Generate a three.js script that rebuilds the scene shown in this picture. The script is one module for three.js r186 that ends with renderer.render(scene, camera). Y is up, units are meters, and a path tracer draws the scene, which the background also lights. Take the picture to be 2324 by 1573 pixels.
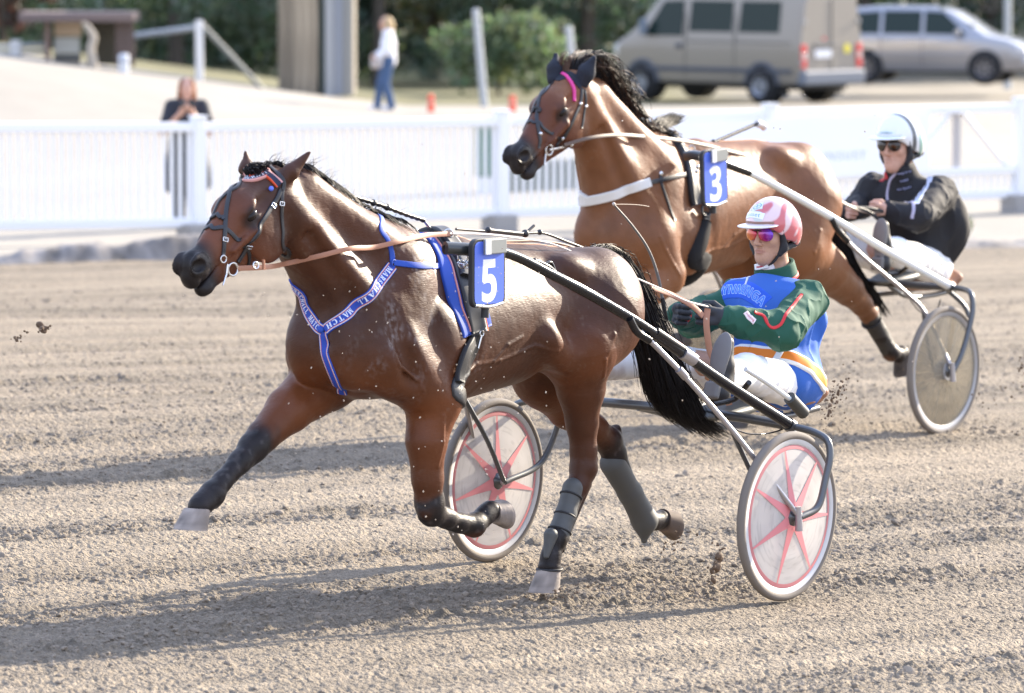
import * as THREE from 'three';
import { mergeGeometries, mergeVertices } from 'three/addons/utils/BufferGeometryUtils.js';
import { RoundedBoxGeometry } from 'three/addons/geometries/RoundedBoxGeometry.js';

// ---------------------------------------------------------------- camera, sky, sun, exposure
const scene = new THREE.Scene();
const EYE = new THREE.Vector3(0, 2.91, 0), PITCH = 0.0810208, FOC = 12765, PW = 2324, PH = 1573;
const camera = new THREE.PerspectiveCamera(7.0515, 1024 / 693, 0.5, 1500);
camera.position.copy(EYE); camera.rotation.x = -PITCH;
camera.focus = 23.2; camera.userData.fStop = 4.3;
const renderer = new THREE.WebGLRenderer({ antialias: true });
renderer.toneMapping = THREE.LinearToneMapping;
renderer.toneMappingExposure = 2.7;
renderer.shadowMap.enabled = true; renderer.shadowMap.type = THREE.PCFSoftShadowMap;

const SUN_EL = 22 * Math.PI / 180;
const SUN = new THREE.Vector3(1, Math.tan(SUN_EL) * 1.40, -0.98).normalize();
{ // hazy bright summer sky, computed
  const w = 512, h = 256, data = new Float32Array(w * h * 4), v = new THREE.Vector3();
  for (let j = 0; j < h; j++) for (let i = 0; i < w; i++) {
    const th = Math.PI * (j + 0.5) / h - Math.PI / 2, ph = 2 * Math.PI * (i + 0.5) / w - Math.PI;
    v.set(Math.cos(th) * Math.cos(ph), Math.sin(th), Math.cos(th) * Math.sin(ph));
    const up = Math.max(v.y, 0), t = Math.pow(up, 0.55), c = v.dot(SUN);
    const glow = 0.55 * Math.exp((c - 1) * 7) + 1.2 * Math.exp((c - 1) * 60);
    const k = (v.y < 0 ? 0.45 : 1) * 1.08, o = (j * w + i) * 4;
    data[o] = k * (0.62 + (0.30 - 0.62) * t + glow * 1.0);
    data[o + 1] = k * (0.64 + (0.40 - 0.64) * t + glow * 0.93);
    data[o + 2] = k * (0.68 + (0.66 - 0.68) * t + glow * 0.82);
    data[o + 3] = 1;
  }
  const sky = new THREE.DataTexture(data, w, h, THREE.RGBAFormat, THREE.FloatType);
  sky.mapping = THREE.EquirectangularReflectionMapping; sky.magFilter = THREE.LinearFilter; sky.needsUpdate = true;
  scene.background = sky; scene.environment = sky; scene.environmentIntensity = 1; scene.backgroundIntensity = 1;
}
const sun = new THREE.DirectionalLight(new THREE.Color().setRGB(1, 0.87, 0.69), 5);
sun.position.copy(SUN).multiplyScalar(120).add(new THREE.Vector3(0, 0, -35));
sun.target.position.set(0, 0, -35); scene.add(sun, sun.target);
sun.castShadow = true; sun.shadow.mapSize.set(4096, 4096); sun.shadow.radius = 1.1;
Object.assign(sun.shadow.camera, { left: -40, right: 40, top: 40, bottom: -40, near: 1, far: 320 });

// ---------------------------------------------------------------- small helpers
function rngOf(seed) { let a = seed >>> 0; return () => { a = (a + 0x6D2B79F5) | 0; let t = Math.imul(a ^ (a >>> 15), 1 | a); t = (t + Math.imul(t ^ (t >>> 7), 61 | t)) ^ t; return ((t ^ (t >>> 14)) >>> 0) / 4294967296; }; }
const V = (x, y, z) => new THREE.Vector3(x, y, z);
const lerp = (a, b, t) => a + (b - a) * t, clamp = (x, a = 0, b = 1) => Math.min(b, Math.max(a, x));
const smooth = (a, b, x) => { const t = clamp((x - a) / (b - a)); return t * t * (3 - 2 * t); };
function hash3(i, j, k) { let n = Math.imul(i, 374761393) + Math.imul(j, 668265263) + Math.imul(k, 2147483647 ^ 0x5bd1e995) | 0; n = Math.imul(n ^ (n >>> 13), 1274126177); return ((n ^ (n >>> 16)) >>> 0) / 4294967296; }
function noise(x, y, z = 0) {
  const i = Math.floor(x), j = Math.floor(y), k = Math.floor(z); let u = x - i, v = y - j, w = z - k;
  u = u * u * (3 - 2 * u); v = v * v * (3 - 2 * v); w = w * w * (3 - 2 * w);
  const a = lerp(lerp(hash3(i, j, k), hash3(i + 1, j, k), u), lerp(hash3(i, j + 1, k), hash3(i + 1, j + 1, k), u), v);
  if (w === 0) return a * 2 - 1;
  const b = lerp(lerp(hash3(i, j, k + 1), hash3(i + 1, j, k + 1), u), lerp(hash3(i, j + 1, k + 1), hash3(i + 1, j + 1, k + 1), u), v);
  return lerp(a, b, w) * 2 - 1;
}
const fbm = (x, y, z, n) => { let s = 0, a = 0.5; for (let i = 0; i < n; i++) { s += a * noise(x, y, z); x *= 2.03; y *= 2.03; z *= 2.03; a *= 0.5; } return s; };
const used = {};
function numbered(n) { if (used[n] === undefined) { used[n] = 0; return n; } used[n]++; return n + '_' + String(used[n]).padStart(3, '0'); }
function tag(o, label, category, group) { o.userData.label = label; o.userData.category = category; if (group) o.userData.group = group; return o; }
function shade(o) { o.castShadow = true; o.receiveShadow = true; return o; }
function mesh(name, geo, mat, parent) { const m = shade(new THREE.Mesh(Array.isArray(geo) ? merge(geo) : geo, mat)); m.name = parent === scene || !parent ? numbered(name) : name; (parent || scene).add(m); return m; }
function thing(name, label, category, pos, group) { const o = new THREE.Group(); o.name = numbered(name); if (pos) o.position.copy(pos); scene.add(o); tag(o, label, category, group); return o; }
function merge(list) {
  const keep = list.some(g => g.attributes.color) ? ['position', 'normal', 'uv', 'color'] : ['position', 'normal', 'uv'];
  list = list.map(g => { const q = g.index ? g.toNonIndexed() : g.clone(); for (const k of Object.keys(q.attributes)) if (!keep.includes(k)) q.deleteAttribute(k);
    if (!q.attributes.uv) q.setAttribute('uv', new THREE.BufferAttribute(new Float32Array(q.attributes.position.count * 2), 2));
    if (keep.includes('color') && !q.attributes.color) q.setAttribute('color', new THREE.BufferAttribute(new Float32Array(q.attributes.position.count * 3).fill(1), 3));
    if (!q.attributes.normal) q.computeVertexNormals(); return q; });
  return list.length === 1 ? list[0] : mergeGeometries(list);
}
const lin = (r, g, b) => new THREE.Color().setRGB(r, g, b);
const css = c => new THREE.Color(c);
const std = (color, roughness = 0.7, o = {}) => new THREE.MeshStandardMaterial({ color: color.isColor ? color : css(color), roughness, ...o });
const phys = (color, roughness = 0.5, o = {}) => new THREE.MeshPhysicalMaterial({ color: color.isColor ? color : css(color), roughness, ...o });
function dataTex(n, f, srgb = false, rep = 1) { // f(u,v) in 0..1 -> value or [r,g,b]
  const d = new Uint8Array(n * n * 4);
  for (let j = 0; j < n; j++) for (let i = 0; i < n; i++) { const c = f(i / n, j / n), o = (j * n + i) * 4; for (let k = 0; k < 3; k++) d[o + k] = clamp(Array.isArray(c) ? c[k] : c) * 255; d[o + 3] = 255; }
  const t = new THREE.DataTexture(d, n, n); t.magFilter = THREE.LinearFilter; t.minFilter = THREE.LinearMipmapLinearFilter; t.generateMipmaps = true; t.wrapS = t.wrapT = THREE.RepeatWrapping; t.repeat.set(rep, rep); if (srgb) t.colorSpace = THREE.SRGBColorSpace; t.needsUpdate = true; return t;
}
const pn = (x, y, p, s) => { // tiling noise, period p
  const i = Math.floor(x), j = Math.floor(y), m = a => ((a % p) + p) % p; let u = x - i, v = y - j; u = u * u * (3 - 2 * u); v = v * v * (3 - 2 * v);
  return lerp(lerp(hash3(m(i), m(j), s), hash3(m(i + 1), m(j), s), u), lerp(hash3(m(i), m(j + 1), s), hash3(m(i + 1), m(j + 1), s), u), v);
};
function canvasTex(w, h, draw) { const c = document.createElement('canvas'); c.width = w; c.height = h; const g = c.getContext('2d'); draw(g, w, h); const t = new THREE.CanvasTexture(c); t.colorSpace = THREE.SRGBColorSpace; t.anisotropy = 8; return t; }
function uvScale(geo, s) { const a = geo.attributes.uv; for (let i = 0; i < a.count; i++) a.setXY(i, a.getX(i) * s, a.getY(i) * s); return geo; }
function box(w, h, d, x, y, z, r = 0) { const g = r ? new RoundedBoxGeometry(w, h, d, 2, r) : new THREE.BoxGeometry(w, h, d); g.translate(x, y, z); return g; }
function tube(pts, r, sides = 8, seg = 0, closed = false) { // r number or function(t)
  const c = new THREE.CatmullRomCurve3(pts, closed, 'centripetal'), n = seg || Math.max(2, (pts.length - 1) * 6), fr = c.computeFrenetFrames(n, closed);
  const P = [], N = [], U = [], I = [], q = V(0, 0, 0), nn = V(0, 0, 0);
  for (let i = 0; i <= n; i++) { c.getPointAt(i / n, q); const rr = typeof r === 'function' ? r(i / n) : r;
    for (let j = 0; j <= sides; j++) { const a = j / sides * Math.PI * 2; nn.copy(fr.normals[i]).multiplyScalar(Math.cos(a)).addScaledVector(fr.binormals[i], Math.sin(a)); P.push(q.x + nn.x * rr, q.y + nn.y * rr, q.z + nn.z * rr); N.push(nn.x, nn.y, nn.z); U.push(i / n, j / sides); } }
  for (let i = 0; i < n; i++) for (let j = 0; j < sides; j++) { const a = i * (sides + 1) + j, b = a + sides + 1; I.push(a, a + 1, b, b, a + 1, b + 1); }
  if (!closed) for (const e of [0, n]) { const o = P.length / 3; c.getPointAt(e / n, q); const tn = fr.tangents[e].clone().multiplyScalar(e ? 1 : -1); P.push(q.x, q.y, q.z); N.push(tn.x, tn.y, tn.z); U.push(0, 0); const rr = typeof r === 'function' ? r(e / n) : r;
    for (let j = 0; j <= sides; j++) { const a = j / sides * Math.PI * 2; nn.copy(fr.normals[e]).multiplyScalar(Math.cos(a)).addScaledVector(fr.binormals[e], Math.sin(a)); P.push(q.x + nn.x * rr, q.y + nn.y * rr, q.z + nn.z * rr); N.push(tn.x, tn.y, tn.z); U.push(0, 0); }
    for (let j = 0; j < sides; j++) e ? I.push(o, o + 1 + j, o + 2 + j) : I.push(o, o + 2 + j, o + 1 + j); }
  const g = new THREE.BufferGeometry(); g.setAttribute('position', new THREE.Float32BufferAttribute(P, 3)); g.setAttribute('normal', new THREE.Float32BufferAttribute(N, 3)); g.setAttribute('uv', new THREE.Float32BufferAttribute(U, 2)); g.setIndex(I); return g;
}
const rod = (a, b, r, sides = 10, r2) => { const L = a.distanceTo(b), g = new THREE.CylinderGeometry(r2 ?? r, r, L, sides, 1); g.translate(0, L / 2, 0); g.applyQuaternion(new THREE.Quaternion().setFromUnitVectors(V(0, 1, 0), b.clone().sub(a).normalize())); g.translate(a.x, a.y, a.z); return g; };
const ball = (c, r, n = 12) => { const g = new THREE.SphereGeometry(r, n, n * 3 / 4 | 0); g.translate(c.x, c.y, c.z); return g; };
function torus(c, R, r, normal, seg = 32) { const g = new THREE.TorusGeometry(R, r, 8, seg); g.applyQuaternion(new THREE.Quaternion().setFromUnitVectors(V(0, 0, 1), normal.clone().normalize())); g.translate(c.x, c.y, c.z); return g; }
// a wisp of hair: a tapering three-sided strand
function strands(list, sides = 3) { const P = [], N = [], I = [];
  for (const { pts, r, seg = 8 } of list) { const c = new THREE.CatmullRomCurve3(pts), fr = c.computeFrenetFrames(seg), o = P.length / 3, q = V(0, 0, 0), nn = V(0, 0, 0);
    for (let i = 0; i <= seg; i++) { c.getPoint(i / seg, q); const rr = r * (1 - 0.85 * Math.pow(i / seg, 2));
      for (let j = 0; j < sides; j++) { const a = j / sides * Math.PI * 2; nn.copy(fr.normals[i]).multiplyScalar(Math.cos(a)).addScaledVector(fr.binormals[i], Math.sin(a)); P.push(q.x + nn.x * rr, q.y + nn.y * rr, q.z + nn.z * rr); N.push(nn.x, nn.y, nn.z); } }
    for (let i = 0; i < seg; i++) for (let j = 0; j < sides; j++) { const a = o + i * sides + j, b = o + i * sides + (j + 1) % sides; I.push(a, b, a + sides, b, b + sides, a + sides); } }
  const g = new THREE.BufferGeometry(); g.setAttribute('position', new THREE.Float32BufferAttribute(P, 3)); g.setAttribute('normal', new THREE.Float32BufferAttribute(N, 3)); g.setAttribute('uv', new THREE.Float32BufferAttribute(new Float32Array(P.length / 3 * 2), 2)); g.setIndex(I); return g;
}

// ---------------------------------------------------------------- measuring the photograph: pixel -> point of the place
const viewDir = (x, y) => { const a = (x - PW / 2) / FOC, b = -(y - PH / 2) / FOC, c = Math.cos(-PITCH), s = Math.sin(-PITCH); return V(a, b * c + s, b * s - c); };
const atDepth = (x, y, D) => viewDir(x, y).multiplyScalar(D).add(EYE);
// the frame of a horse and its cart: X forward, Y up, Z to the horse's right; 53 degrees off the picture plane
const TH = 53 * Math.PI / 180, FWD = V(-Math.cos(TH), 0, Math.sin(TH)), LEFT = V(Math.sin(TH), 0, Math.cos(TH));
class Frame {
  constructor(O) { this.O = O; }
  place(g) { g.position.copy(this.O); g.rotation.y = Math.PI + TH; return g; }
  local(p) { const q = p.clone().sub(this.O); return V(q.dot(FWD), q.y, -q.dot(LEFT)); }
  at(x, y, s) { const r = viewDir(x, y), t = (s - LEFT.dot(EYE.clone().sub(this.O))) / LEFT.dot(r); return this.local(EYE.clone().addScaledVector(r, t)); }
  ray(x, y) { const o = this.local(EYE), p = this.local(atDepth(x, y, 10)); return [o, p.sub(o).normalize()]; }
}

// ---------------------------------------------------------------- distance fields and their skin
const MIN = 1e9;
function cone(a, b, ra, rb, o = {}) { // tapered capsule; zs narrows it across (local z)
  const zs = o.zs ?? 1, iz = 1 / zs, az = a.z * (o.zc ? 1 : 1), c0 = o.cz ?? (a.z + b.z) / 2, dx = b.x - a.x, dy = b.y - a.y, dz = (b.z - a.z) * 1, L2 = dx * dx + dy * dy + dz * dz + 1e-9;
  const f = (x, y, z) => { const px = x - a.x, py = y - a.y, pz = z - a.z; const t = clamp((px * dx + py * dy + pz * dz) / L2); const ex = px - dx * t, ey = py - dy * t, ez = (pz - dz * t) * iz; return (Math.sqrt(ex * ex + ey * ey + ez * ez) - (ra + (rb - ra) * t)) * (zs < 1 ? 0.5 + 0.5 * zs : 1); };
  const R = Math.max(ra, rb) * Math.max(1, zs); return { f, k: o.k ?? 0.04, sub: o.sub, lo: V(Math.min(a.x, b.x) - R, Math.min(a.y, b.y) - R, Math.min(a.z, b.z) - R), hi: V(Math.max(a.x, b.x) + R, Math.max(a.y, b.y) + R, Math.max(a.z, b.z) + R) };
}
function ell(c, rx, ry, rz, o = {}) { // ellipsoid turned by rot (Euler)
  const q = new THREE.Quaternion().setFromEuler(new THREE.Euler(...(o.rot ?? [0, 0, 0]))).invert(), m = new THREE.Matrix4().makeRotationFromQuaternion(q).elements, mn = Math.min(rx, ry, rz);
  const f = (x, y, z) => { const px = x - c.x, py = y - c.y, pz = z - c.z; const u = (m[0] * px + m[4] * py + m[8] * pz) / rx, v = (m[1] * px + m[5] * py + m[9] * pz) / ry, w = (m[2] * px + m[6] * py + m[10] * pz) / rz;
    const k0 = Math.sqrt(u * u + v * v + w * w), k1 = Math.sqrt(u * u / (rx * rx) + v * v / (ry * ry) + w * w / (rz * rz)); return k1 < 1e-6 ? -mn : k0 * (k0 - 1) / k1; };
  const R = Math.max(rx, ry, rz); return { f, k: o.k ?? 0.04, sub: o.sub, lo: V(c.x - R, c.y - R, c.z - R), hi: V(c.x + R, c.y + R, c.z + R) };
}
function field(prims, extra) {
  const ev = (x, y, z, list) => { let d = MIN; for (const p of list) { let e = p.f(x, y, z); const k = p.k; if (p.sub) { e = -e; const h = Math.max(k - Math.abs(d - e), 0) / k; d = Math.max(d, e) + h * h * k / 4; } else { const h = Math.max(k - Math.abs(d - e), 0) / k; d = Math.min(d, e) - h * h * k / 4; } } return extra && Math.abs(d) < 0.06 ? d + extra(x, y, z) : d; };
  return (x, y, z, list = prims) => ev(x, y, z, list);
}
function skin(prims, cell, colour, extra, scaleUV = 1, clip) { // surface nets in sparse blocks
  const F = field(prims, extra), lo = V(MIN, MIN, MIN), hi = V(-MIN, -MIN, -MIN);
  for (const p of prims) if (!p.sub) { lo.min(p.lo); hi.max(p.hi); }
  lo.addScalar(-0.03); hi.addScalar(0.03); const B = 8, bs = cell * B, half = bs * 0.87;
  const nx = Math.ceil((hi.x - lo.x) / bs), ny = Math.ceil((hi.y - lo.y) / bs), nz = Math.ceil((hi.z - lo.z) / bs), gx = nx * B + 2, gy = ny * B + 2;
  const ids = new Map(), P = [], lists = [], own = [], quads = [], val = new Float32Array((B + 1) ** 3), key = (i, j, k) => (k * gy + j) * gx + i;
  for (let bz = 0; bz < nz; bz++) for (let by = 0; by < ny; by++) for (let bx = 0; bx < nx; bx++) {
    const cx = lo.x + (bx + 0.5) * bs, cy = lo.y + (by + 0.5) * bs, cz = lo.z + (bz + 0.5) * bs; let near = [], best = MIN;
    for (const p of prims) { const e = p.f(cx, cy, cz); if (e < half * 2.2 + p.k) { near.push(p); if (!p.sub) best = Math.min(best, e); } }
    if (best > half * 2.2 + 0.05) continue; const dc = F(cx, cy, cz, near); if (Math.abs(dc) > half * 2 + 0.01) continue;
    for (let k = 0, o = 0; k <= B; k++) for (let j = 0; j <= B; j++) for (let i = 0; i <= B; i++) val[o++] = F(lo.x + (bx * B + i) * cell, lo.y + (by * B + j) * cell, lo.z + (bz * B + k) * cell, near);
    const at = (i, j, k) => val[(k * (B + 1) + j) * (B + 1) + i]; let li = -1;
    for (let k = 0; k < B; k++) for (let j = 0; j < B; j++) for (let i = 0; i < B; i++) {
      let m = 0, n = 0, sx = 0, sy = 0, sz = 0; const c = [at(i, j, k), at(i + 1, j, k), at(i, j + 1, k), at(i + 1, j + 1, k), at(i, j, k + 1), at(i + 1, j, k + 1), at(i, j + 1, k + 1), at(i + 1, j + 1, k + 1)];
      for (let q = 0; q < 8; q++) if (c[q] < 0) m |= 1 << q; if (m === 0 || m === 255) continue;
      for (const [a, b] of EDGES) { if ((c[a] < 0) === (c[b] < 0)) continue; const t = c[a] / (c[a] - c[b]); sx += (a & 1) + ((b & 1) - (a & 1)) * t; sy += ((a >> 1) & 1) + (((b >> 1) & 1) - ((a >> 1) & 1)) * t; sz += (a >> 2) + ((b >> 2) - (a >> 2)) * t; n++; }
      const I = bx * B + i, J = by * B + j, K = bz * B + k; if (li < 0) { lists.push(near); li = lists.length - 1; }
      ids.set(key(I, J, K), P.length / 3); P.push(lo.x + (I + sx / n) * cell, lo.y + (J + sy / n) * cell, lo.z + (K + sz / n) * cell); own.push(li);
      if ((c[0] < 0) !== (c[1] < 0)) quads.push(0, I, J, K, c[0] < 0); if ((c[0] < 0) !== (c[2] < 0)) quads.push(1, I, J, K, c[0] < 0); if ((c[0] < 0) !== (c[4] < 0)) quads.push(2, I, J, K, c[0] < 0);
    }
  }
  const nV = P.length / 3, N = new Float32Array(nV * 3), C = colour ? new Float32Array(nV * 3) : null, U = new Float32Array(nV * 2), e = cell * 0.5;
  for (let v = 0; v < nV; v++) { const L = lists[own[v]]; let x = P[v * 3], y = P[v * 3 + 1], z = P[v * 3 + 2], nx_, ny_, nz_;
    for (let it = 0; it < 2; it++) { const d = F(x, y, z, L); nx_ = F(x + e, y, z, L) - F(x - e, y, z, L); ny_ = F(x, y + e, z, L) - F(x, y - e, z, L); nz_ = F(x, y, z + e, L) - F(x, y, z - e, L); const l = Math.hypot(nx_, ny_, nz_) || 1; const g = l / (2 * e); nx_ /= l; ny_ /= l; nz_ /= l;
      if (it === 0) { const st = clamp(d / Math.max(g, 0.4), -cell * 0.7, cell * 0.7); x -= nx_ * st; y -= ny_ * st; z -= nz_ * st; } }
    P[v * 3] = x; P[v * 3 + 1] = y; P[v * 3 + 2] = z; N[v * 3] = nx_; N[v * 3 + 1] = ny_; N[v * 3 + 2] = nz_; U[v * 2] = (x + z * 0.8) * scaleUV; U[v * 2 + 1] = (y + z * 0.35) * scaleUV;
    if (colour) { const c = colour(x, y, z, nx_, ny_, nz_); C[v * 3] = c[0]; C[v * 3 + 1] = c[1]; C[v * 3 + 2] = c[2]; } }
  const I = []; for (let q = 0; q < quads.length; q += 5) { const [ax, i, j, k, inn] = quads.slice(q, q + 5);
    const s = ax === 0 ? [[0, 0, 0], [0, -1, 0], [0, -1, -1], [0, 0, -1]] : ax === 1 ? [[0, 0, 0], [0, 0, -1], [-1, 0, -1], [-1, 0, 0]] : [[0, 0, 0], [-1, 0, 0], [-1, -1, 0], [0, -1, 0]];
    const d = s.map(o => ids.get(key(i + o[0], j + o[1], k + o[2]))); if (d.some(o => o === undefined)) continue;
    if (clip && clip(P[d[0] * 3], P[d[0] * 3 + 1], P[d[0] * 3 + 2])) continue;
    if (inn) I.push(d[0], d[1], d[2], d[0], d[2], d[3]); else I.push(d[0], d[2], d[1], d[0], d[3], d[2]); }
  const g = new THREE.BufferGeometry(); g.setAttribute('position', new THREE.Float32BufferAttribute(P, 3)); g.setAttribute('normal', new THREE.BufferAttribute(N, 3)); g.setAttribute('uv', new THREE.BufferAttribute(U, 2)); if (C) g.setAttribute('color', new THREE.BufferAttribute(C, 3)); g.setIndex(I);
  return g;
}
const EDGES = [[0, 1], [2, 3], [4, 5], [6, 7], [0, 2], [1, 3], [4, 6], [5, 7], [0, 4], [1, 5], [2, 6], [3, 7]];
const gradOf = (F, p, e = 0.004) => V(F(p.x + e, p.y, p.z) - F(p.x - e, p.y, p.z), F(p.x, p.y + e, p.z) - F(p.x, p.y - e, p.z), F(p.x, p.y, p.z + e) - F(p.x, p.y, p.z - e)).normalize();
function onto(F, p, off = 0) { p = p.clone(); for (let i = 0; i < 6; i++) p.addScaledVector(gradOf(F, p), -(F(p.x, p.y, p.z) - off) * 0.85); return p; }
function hit(F, frame, x, y) { const [o, d] = frame.ray(x, y); let t = 15, best = MIN, bt = t; for (let i = 0; i < 160 && t < 40; i++) { const p = o.clone().addScaledVector(d, t), e = F(p.x, p.y, p.z); if (e < best) { best = e; bt = t; } if (e < 0.0008) return p; t += Math.max(e * 0.55, 0.0006); } return onto(F, o.addScaledVector(d, bt)); }
// a strap lying on a field: path of local points, drawn onto the surface, with width, thickness and rounded back
function strap(F, pts, w, th, o = {}) {
  const c = new THREE.CatmullRomCurve3(pts, !!o.closed, 'centripetal'), n = o.seg || Math.max(6, Math.round(c.getLength() / 0.012)), X = o.prof || ((typeof w === 'number' ? w : 0.1) > 0.03 ? [[-0.5, 0], [-0.5, 0.7], [-0.45, 1], [-0.34, 1], [-0.23, 1], [-0.11, 1], [0, 1], [0.11, 1], [0.23, 1], [0.34, 1], [0.45, 1], [0.5, 0.7], [0.5, 0]] : [[-0.5, 0], [-0.5, 0.7], [-0.42, 1], [0, 1], [0.42, 1], [0.5, 0.7], [0.5, 0]]);
  let line = []; for (let i = 0; i <= n; i++) line.push(c.getPointAt(i / n));
  if (F) line = line.map(p => onto(F, p, o.off ?? 0));
  const nor = line.map((p, i) => F ? gradOf(F, p) : (o.normal ? o.normal.clone() : V(0, 1, 0)));
  if (F) for (let r = 0; r < 2; r++) { const q = nor.map(a => a.clone()); for (let i = 1; i < n; i++) nor[i].addScaledVector(q[i - 1], 0.7).addScaledVector(q[i + 1], 0.7).normalize(); }
  const P = [], U = [], I = [], m = X.length, t = V(0, 0, 0), b = V(0, 0, 0); let len = 0;
  for (let i = 0; i <= n; i++) { t.copy(line[Math.min(i + 1, n)]).sub(line[Math.max(i - 1, 0)]).normalize(); b.crossVectors(nor[i], t).normalize(); if (i) len += line[i].distanceTo(line[i - 1]); const ww = typeof w === 'function' ? w(i / n) : w;
    for (const [u, v] of X) { let q = line[i].clone().addScaledVector(b, u * ww); if (F && o.hug !== false) { const d = F(q.x, q.y, q.z) - (o.off ?? 0); q.addScaledVector(nor[i], -clamp(d, -0.03, 0.03)); } q.addScaledVector(nor[i], v * th - (v === 0 ? 0.002 : 0)); P.push(q.x, q.y, q.z); U.push(i / n, u + 0.5); } }
  for (let i = 0; i < n; i++) for (let j = 0; j < m - 1; j++) { const a = i * m + j; I.push(a, a + m, a + 1, a + 1, a + m, a + m + 1); }
  for (let j = 1; j < m - 1; j++) { I.push(0, j + 1, j); const z = n * m; I.push(z, z + j, z + j + 1); }
  const g = new THREE.BufferGeometry(); g.setAttribute('position', new THREE.Float32BufferAttribute(P, 3)); g.setAttribute('uv', new THREE.Float32BufferAttribute(U, 2)); g.setIndex(I); g.computeVertexNormals(); g.userData.len = len; return g;
}
const TSPEED = typeof performance !== 'undefined' ? performance.now() : 0;
// ---------------------------------------------------------------- the lie of the land
const prof = (T, d) => { for (let i = 0; i < T.length - 1; i++) if (d <= T[i + 1][0] || i === T.length - 2) { const t = clamp((d - T[i][0]) / (T[i + 1][0] - T[i][0])); return lerp(T[i][1], T[i + 1][1], t * t * (3 - 2 * t) * 0.5 + t * 0.5); } };
const LIE = [[10, 0.0], [23, 0.043], [30, 0.068], [36, 0.0], [44, -0.28], [52, -0.56], [60, -0.84], [75, -0.9], [97, -0.94], [116, -1.44], [140, -1.9], [400, -5]];
const groundY = (x, z) => { const D = -z; let y = prof(LIE, D) - 0.039 * (1 - smooth(30, 46, D)) * clamp(x, -9, 9); y += 0.135 * Math.max(0, Math.min(14, -x - 2.0)) * smooth(80, 99, D) * (1 - smooth(118, 130, D)); return y; };
const edgeZ = u => 54.74 / (1 - 0.6 * u); // the outer edge of the track, for x = u * distance
const TR = V(-0.73, 0, 0.68); // the way the harrow and the wheels run
function trackRelief(x, z, D) {
  const a = x * TR.x + z * TR.z, b = -x * TR.z + z * TR.x;
  const q = smooth(-0.35, 0.5, fbm(a * 0.13, b * 1.9, 1.7, 4) * 1.7);
  let y = 0.030 * fbm(a * 0.2, b * 4.2, 2.2, 3) + 0.020 * Math.pow(0.5 + 0.5 * noise(a * 0.18, b * 11, 5), 2);
  const n1 = noise(a * 11, b * 13, 8.5), n2 = noise(a * 24, b * 27, 3.5), n3 = noise(x * 52, z * 52, 9.5);
  const far = 1 - 0.55 * smooth(26, 40, D);
  const n0 = noise(a * 4.5, b * 7.5, 6.5), l1 = Math.max(0, n1 + 0.35 * n2), l2 = Math.max(0, n2 - 0.12);
  y += far * (0.008 * n0 + 0.017 * (0.15 + 0.85 * q) * Math.pow(l1, 1.6) + 0.022 * (0.2 + 0.8 * q) * Math.pow(l2, 1.2) + 0.009 * (0.5 + 0.5 * q) * n3 + 0.006 * noise(x * 90, z * 40, 4.5));
  return [y, q, n1, n2];
}
function sheet(us, rows, zOf, yOf, colOf) {
  const P = [], C = [], U = [], I = [], n = us.length;
  for (let r = 0; r <= rows; r++) for (const u of us) { const D = zOf(r / rows, u), x = u * D, z = -D, y = yOf(x, z, D); P.push(x, y, z); U.push(x, z); if (colOf) C.push(...colOf(x, z, D, y)); }
  for (let r = 0; r < rows; r++) for (let i = 0; i < n - 1; i++) { const a = r * n + i, b = a + n; I.push(a, a + 1, b, a + 1, b + 1, b); }
  const g = new THREE.BufferGeometry(); g.setAttribute('position', new THREE.Float32BufferAttribute(P, 3)); g.setAttribute('uv', new THREE.Float32BufferAttribute(U, 2)); if (colOf) g.setAttribute('color', new THREE.Float32BufferAttribute(C, 3)); g.setIndex(I); g.computeVertexNormals(); return g;
}
const structure = o => { o.userData.kind = 'structure'; return o; };
const fanU = (w, n, ext, m) => { const a = []; for (let i = m; i >= 1; i--) a.push(-w - (ext - w) * Math.pow(i / m, 1.6)); for (let i = 0; i <= n; i++) a.push(-w + 2 * w * i / n); for (let i = 1; i <= m; i++) a.push(w + (ext - w) * Math.pow(i / m, 1.6)); return a; };
const sandTex = dataTex(1024, (u, v) => { const a = pn(u * 60, v * 60, 60, 1), b = pn(u * 140, v * 140, 140, 2), c = pn(u * 26, v * 26, 26, 3), d = pn(u * 300, v * 300, 300, 5); return clamp(0.5 + 1.5 * (0.32 * a + 0.34 * b + 0.2 * c + 0.14 * d - 0.5)); });
sandTex.repeat.set(1.15, 1.15);
const grainTex = dataTex(1024, (u, v) => { const a = pn(u * 90, v * 90, 90, 11), b = pn(u * 220, v * 220, 220, 12), c = pn(u * 40, v * 40, 40, 13), k = clamp(0.88 + 0.5 * (0.4 * a + 0.35 * b + 0.25 * c - 0.5) - 0.9 * Math.max(0, 0.4 * a + 0.6 * b - 0.62), 0.3, 1); return [k, k * 0.99, k * 0.975]; }, true);
grainTex.repeat.set(1.3, 1.3);
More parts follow.
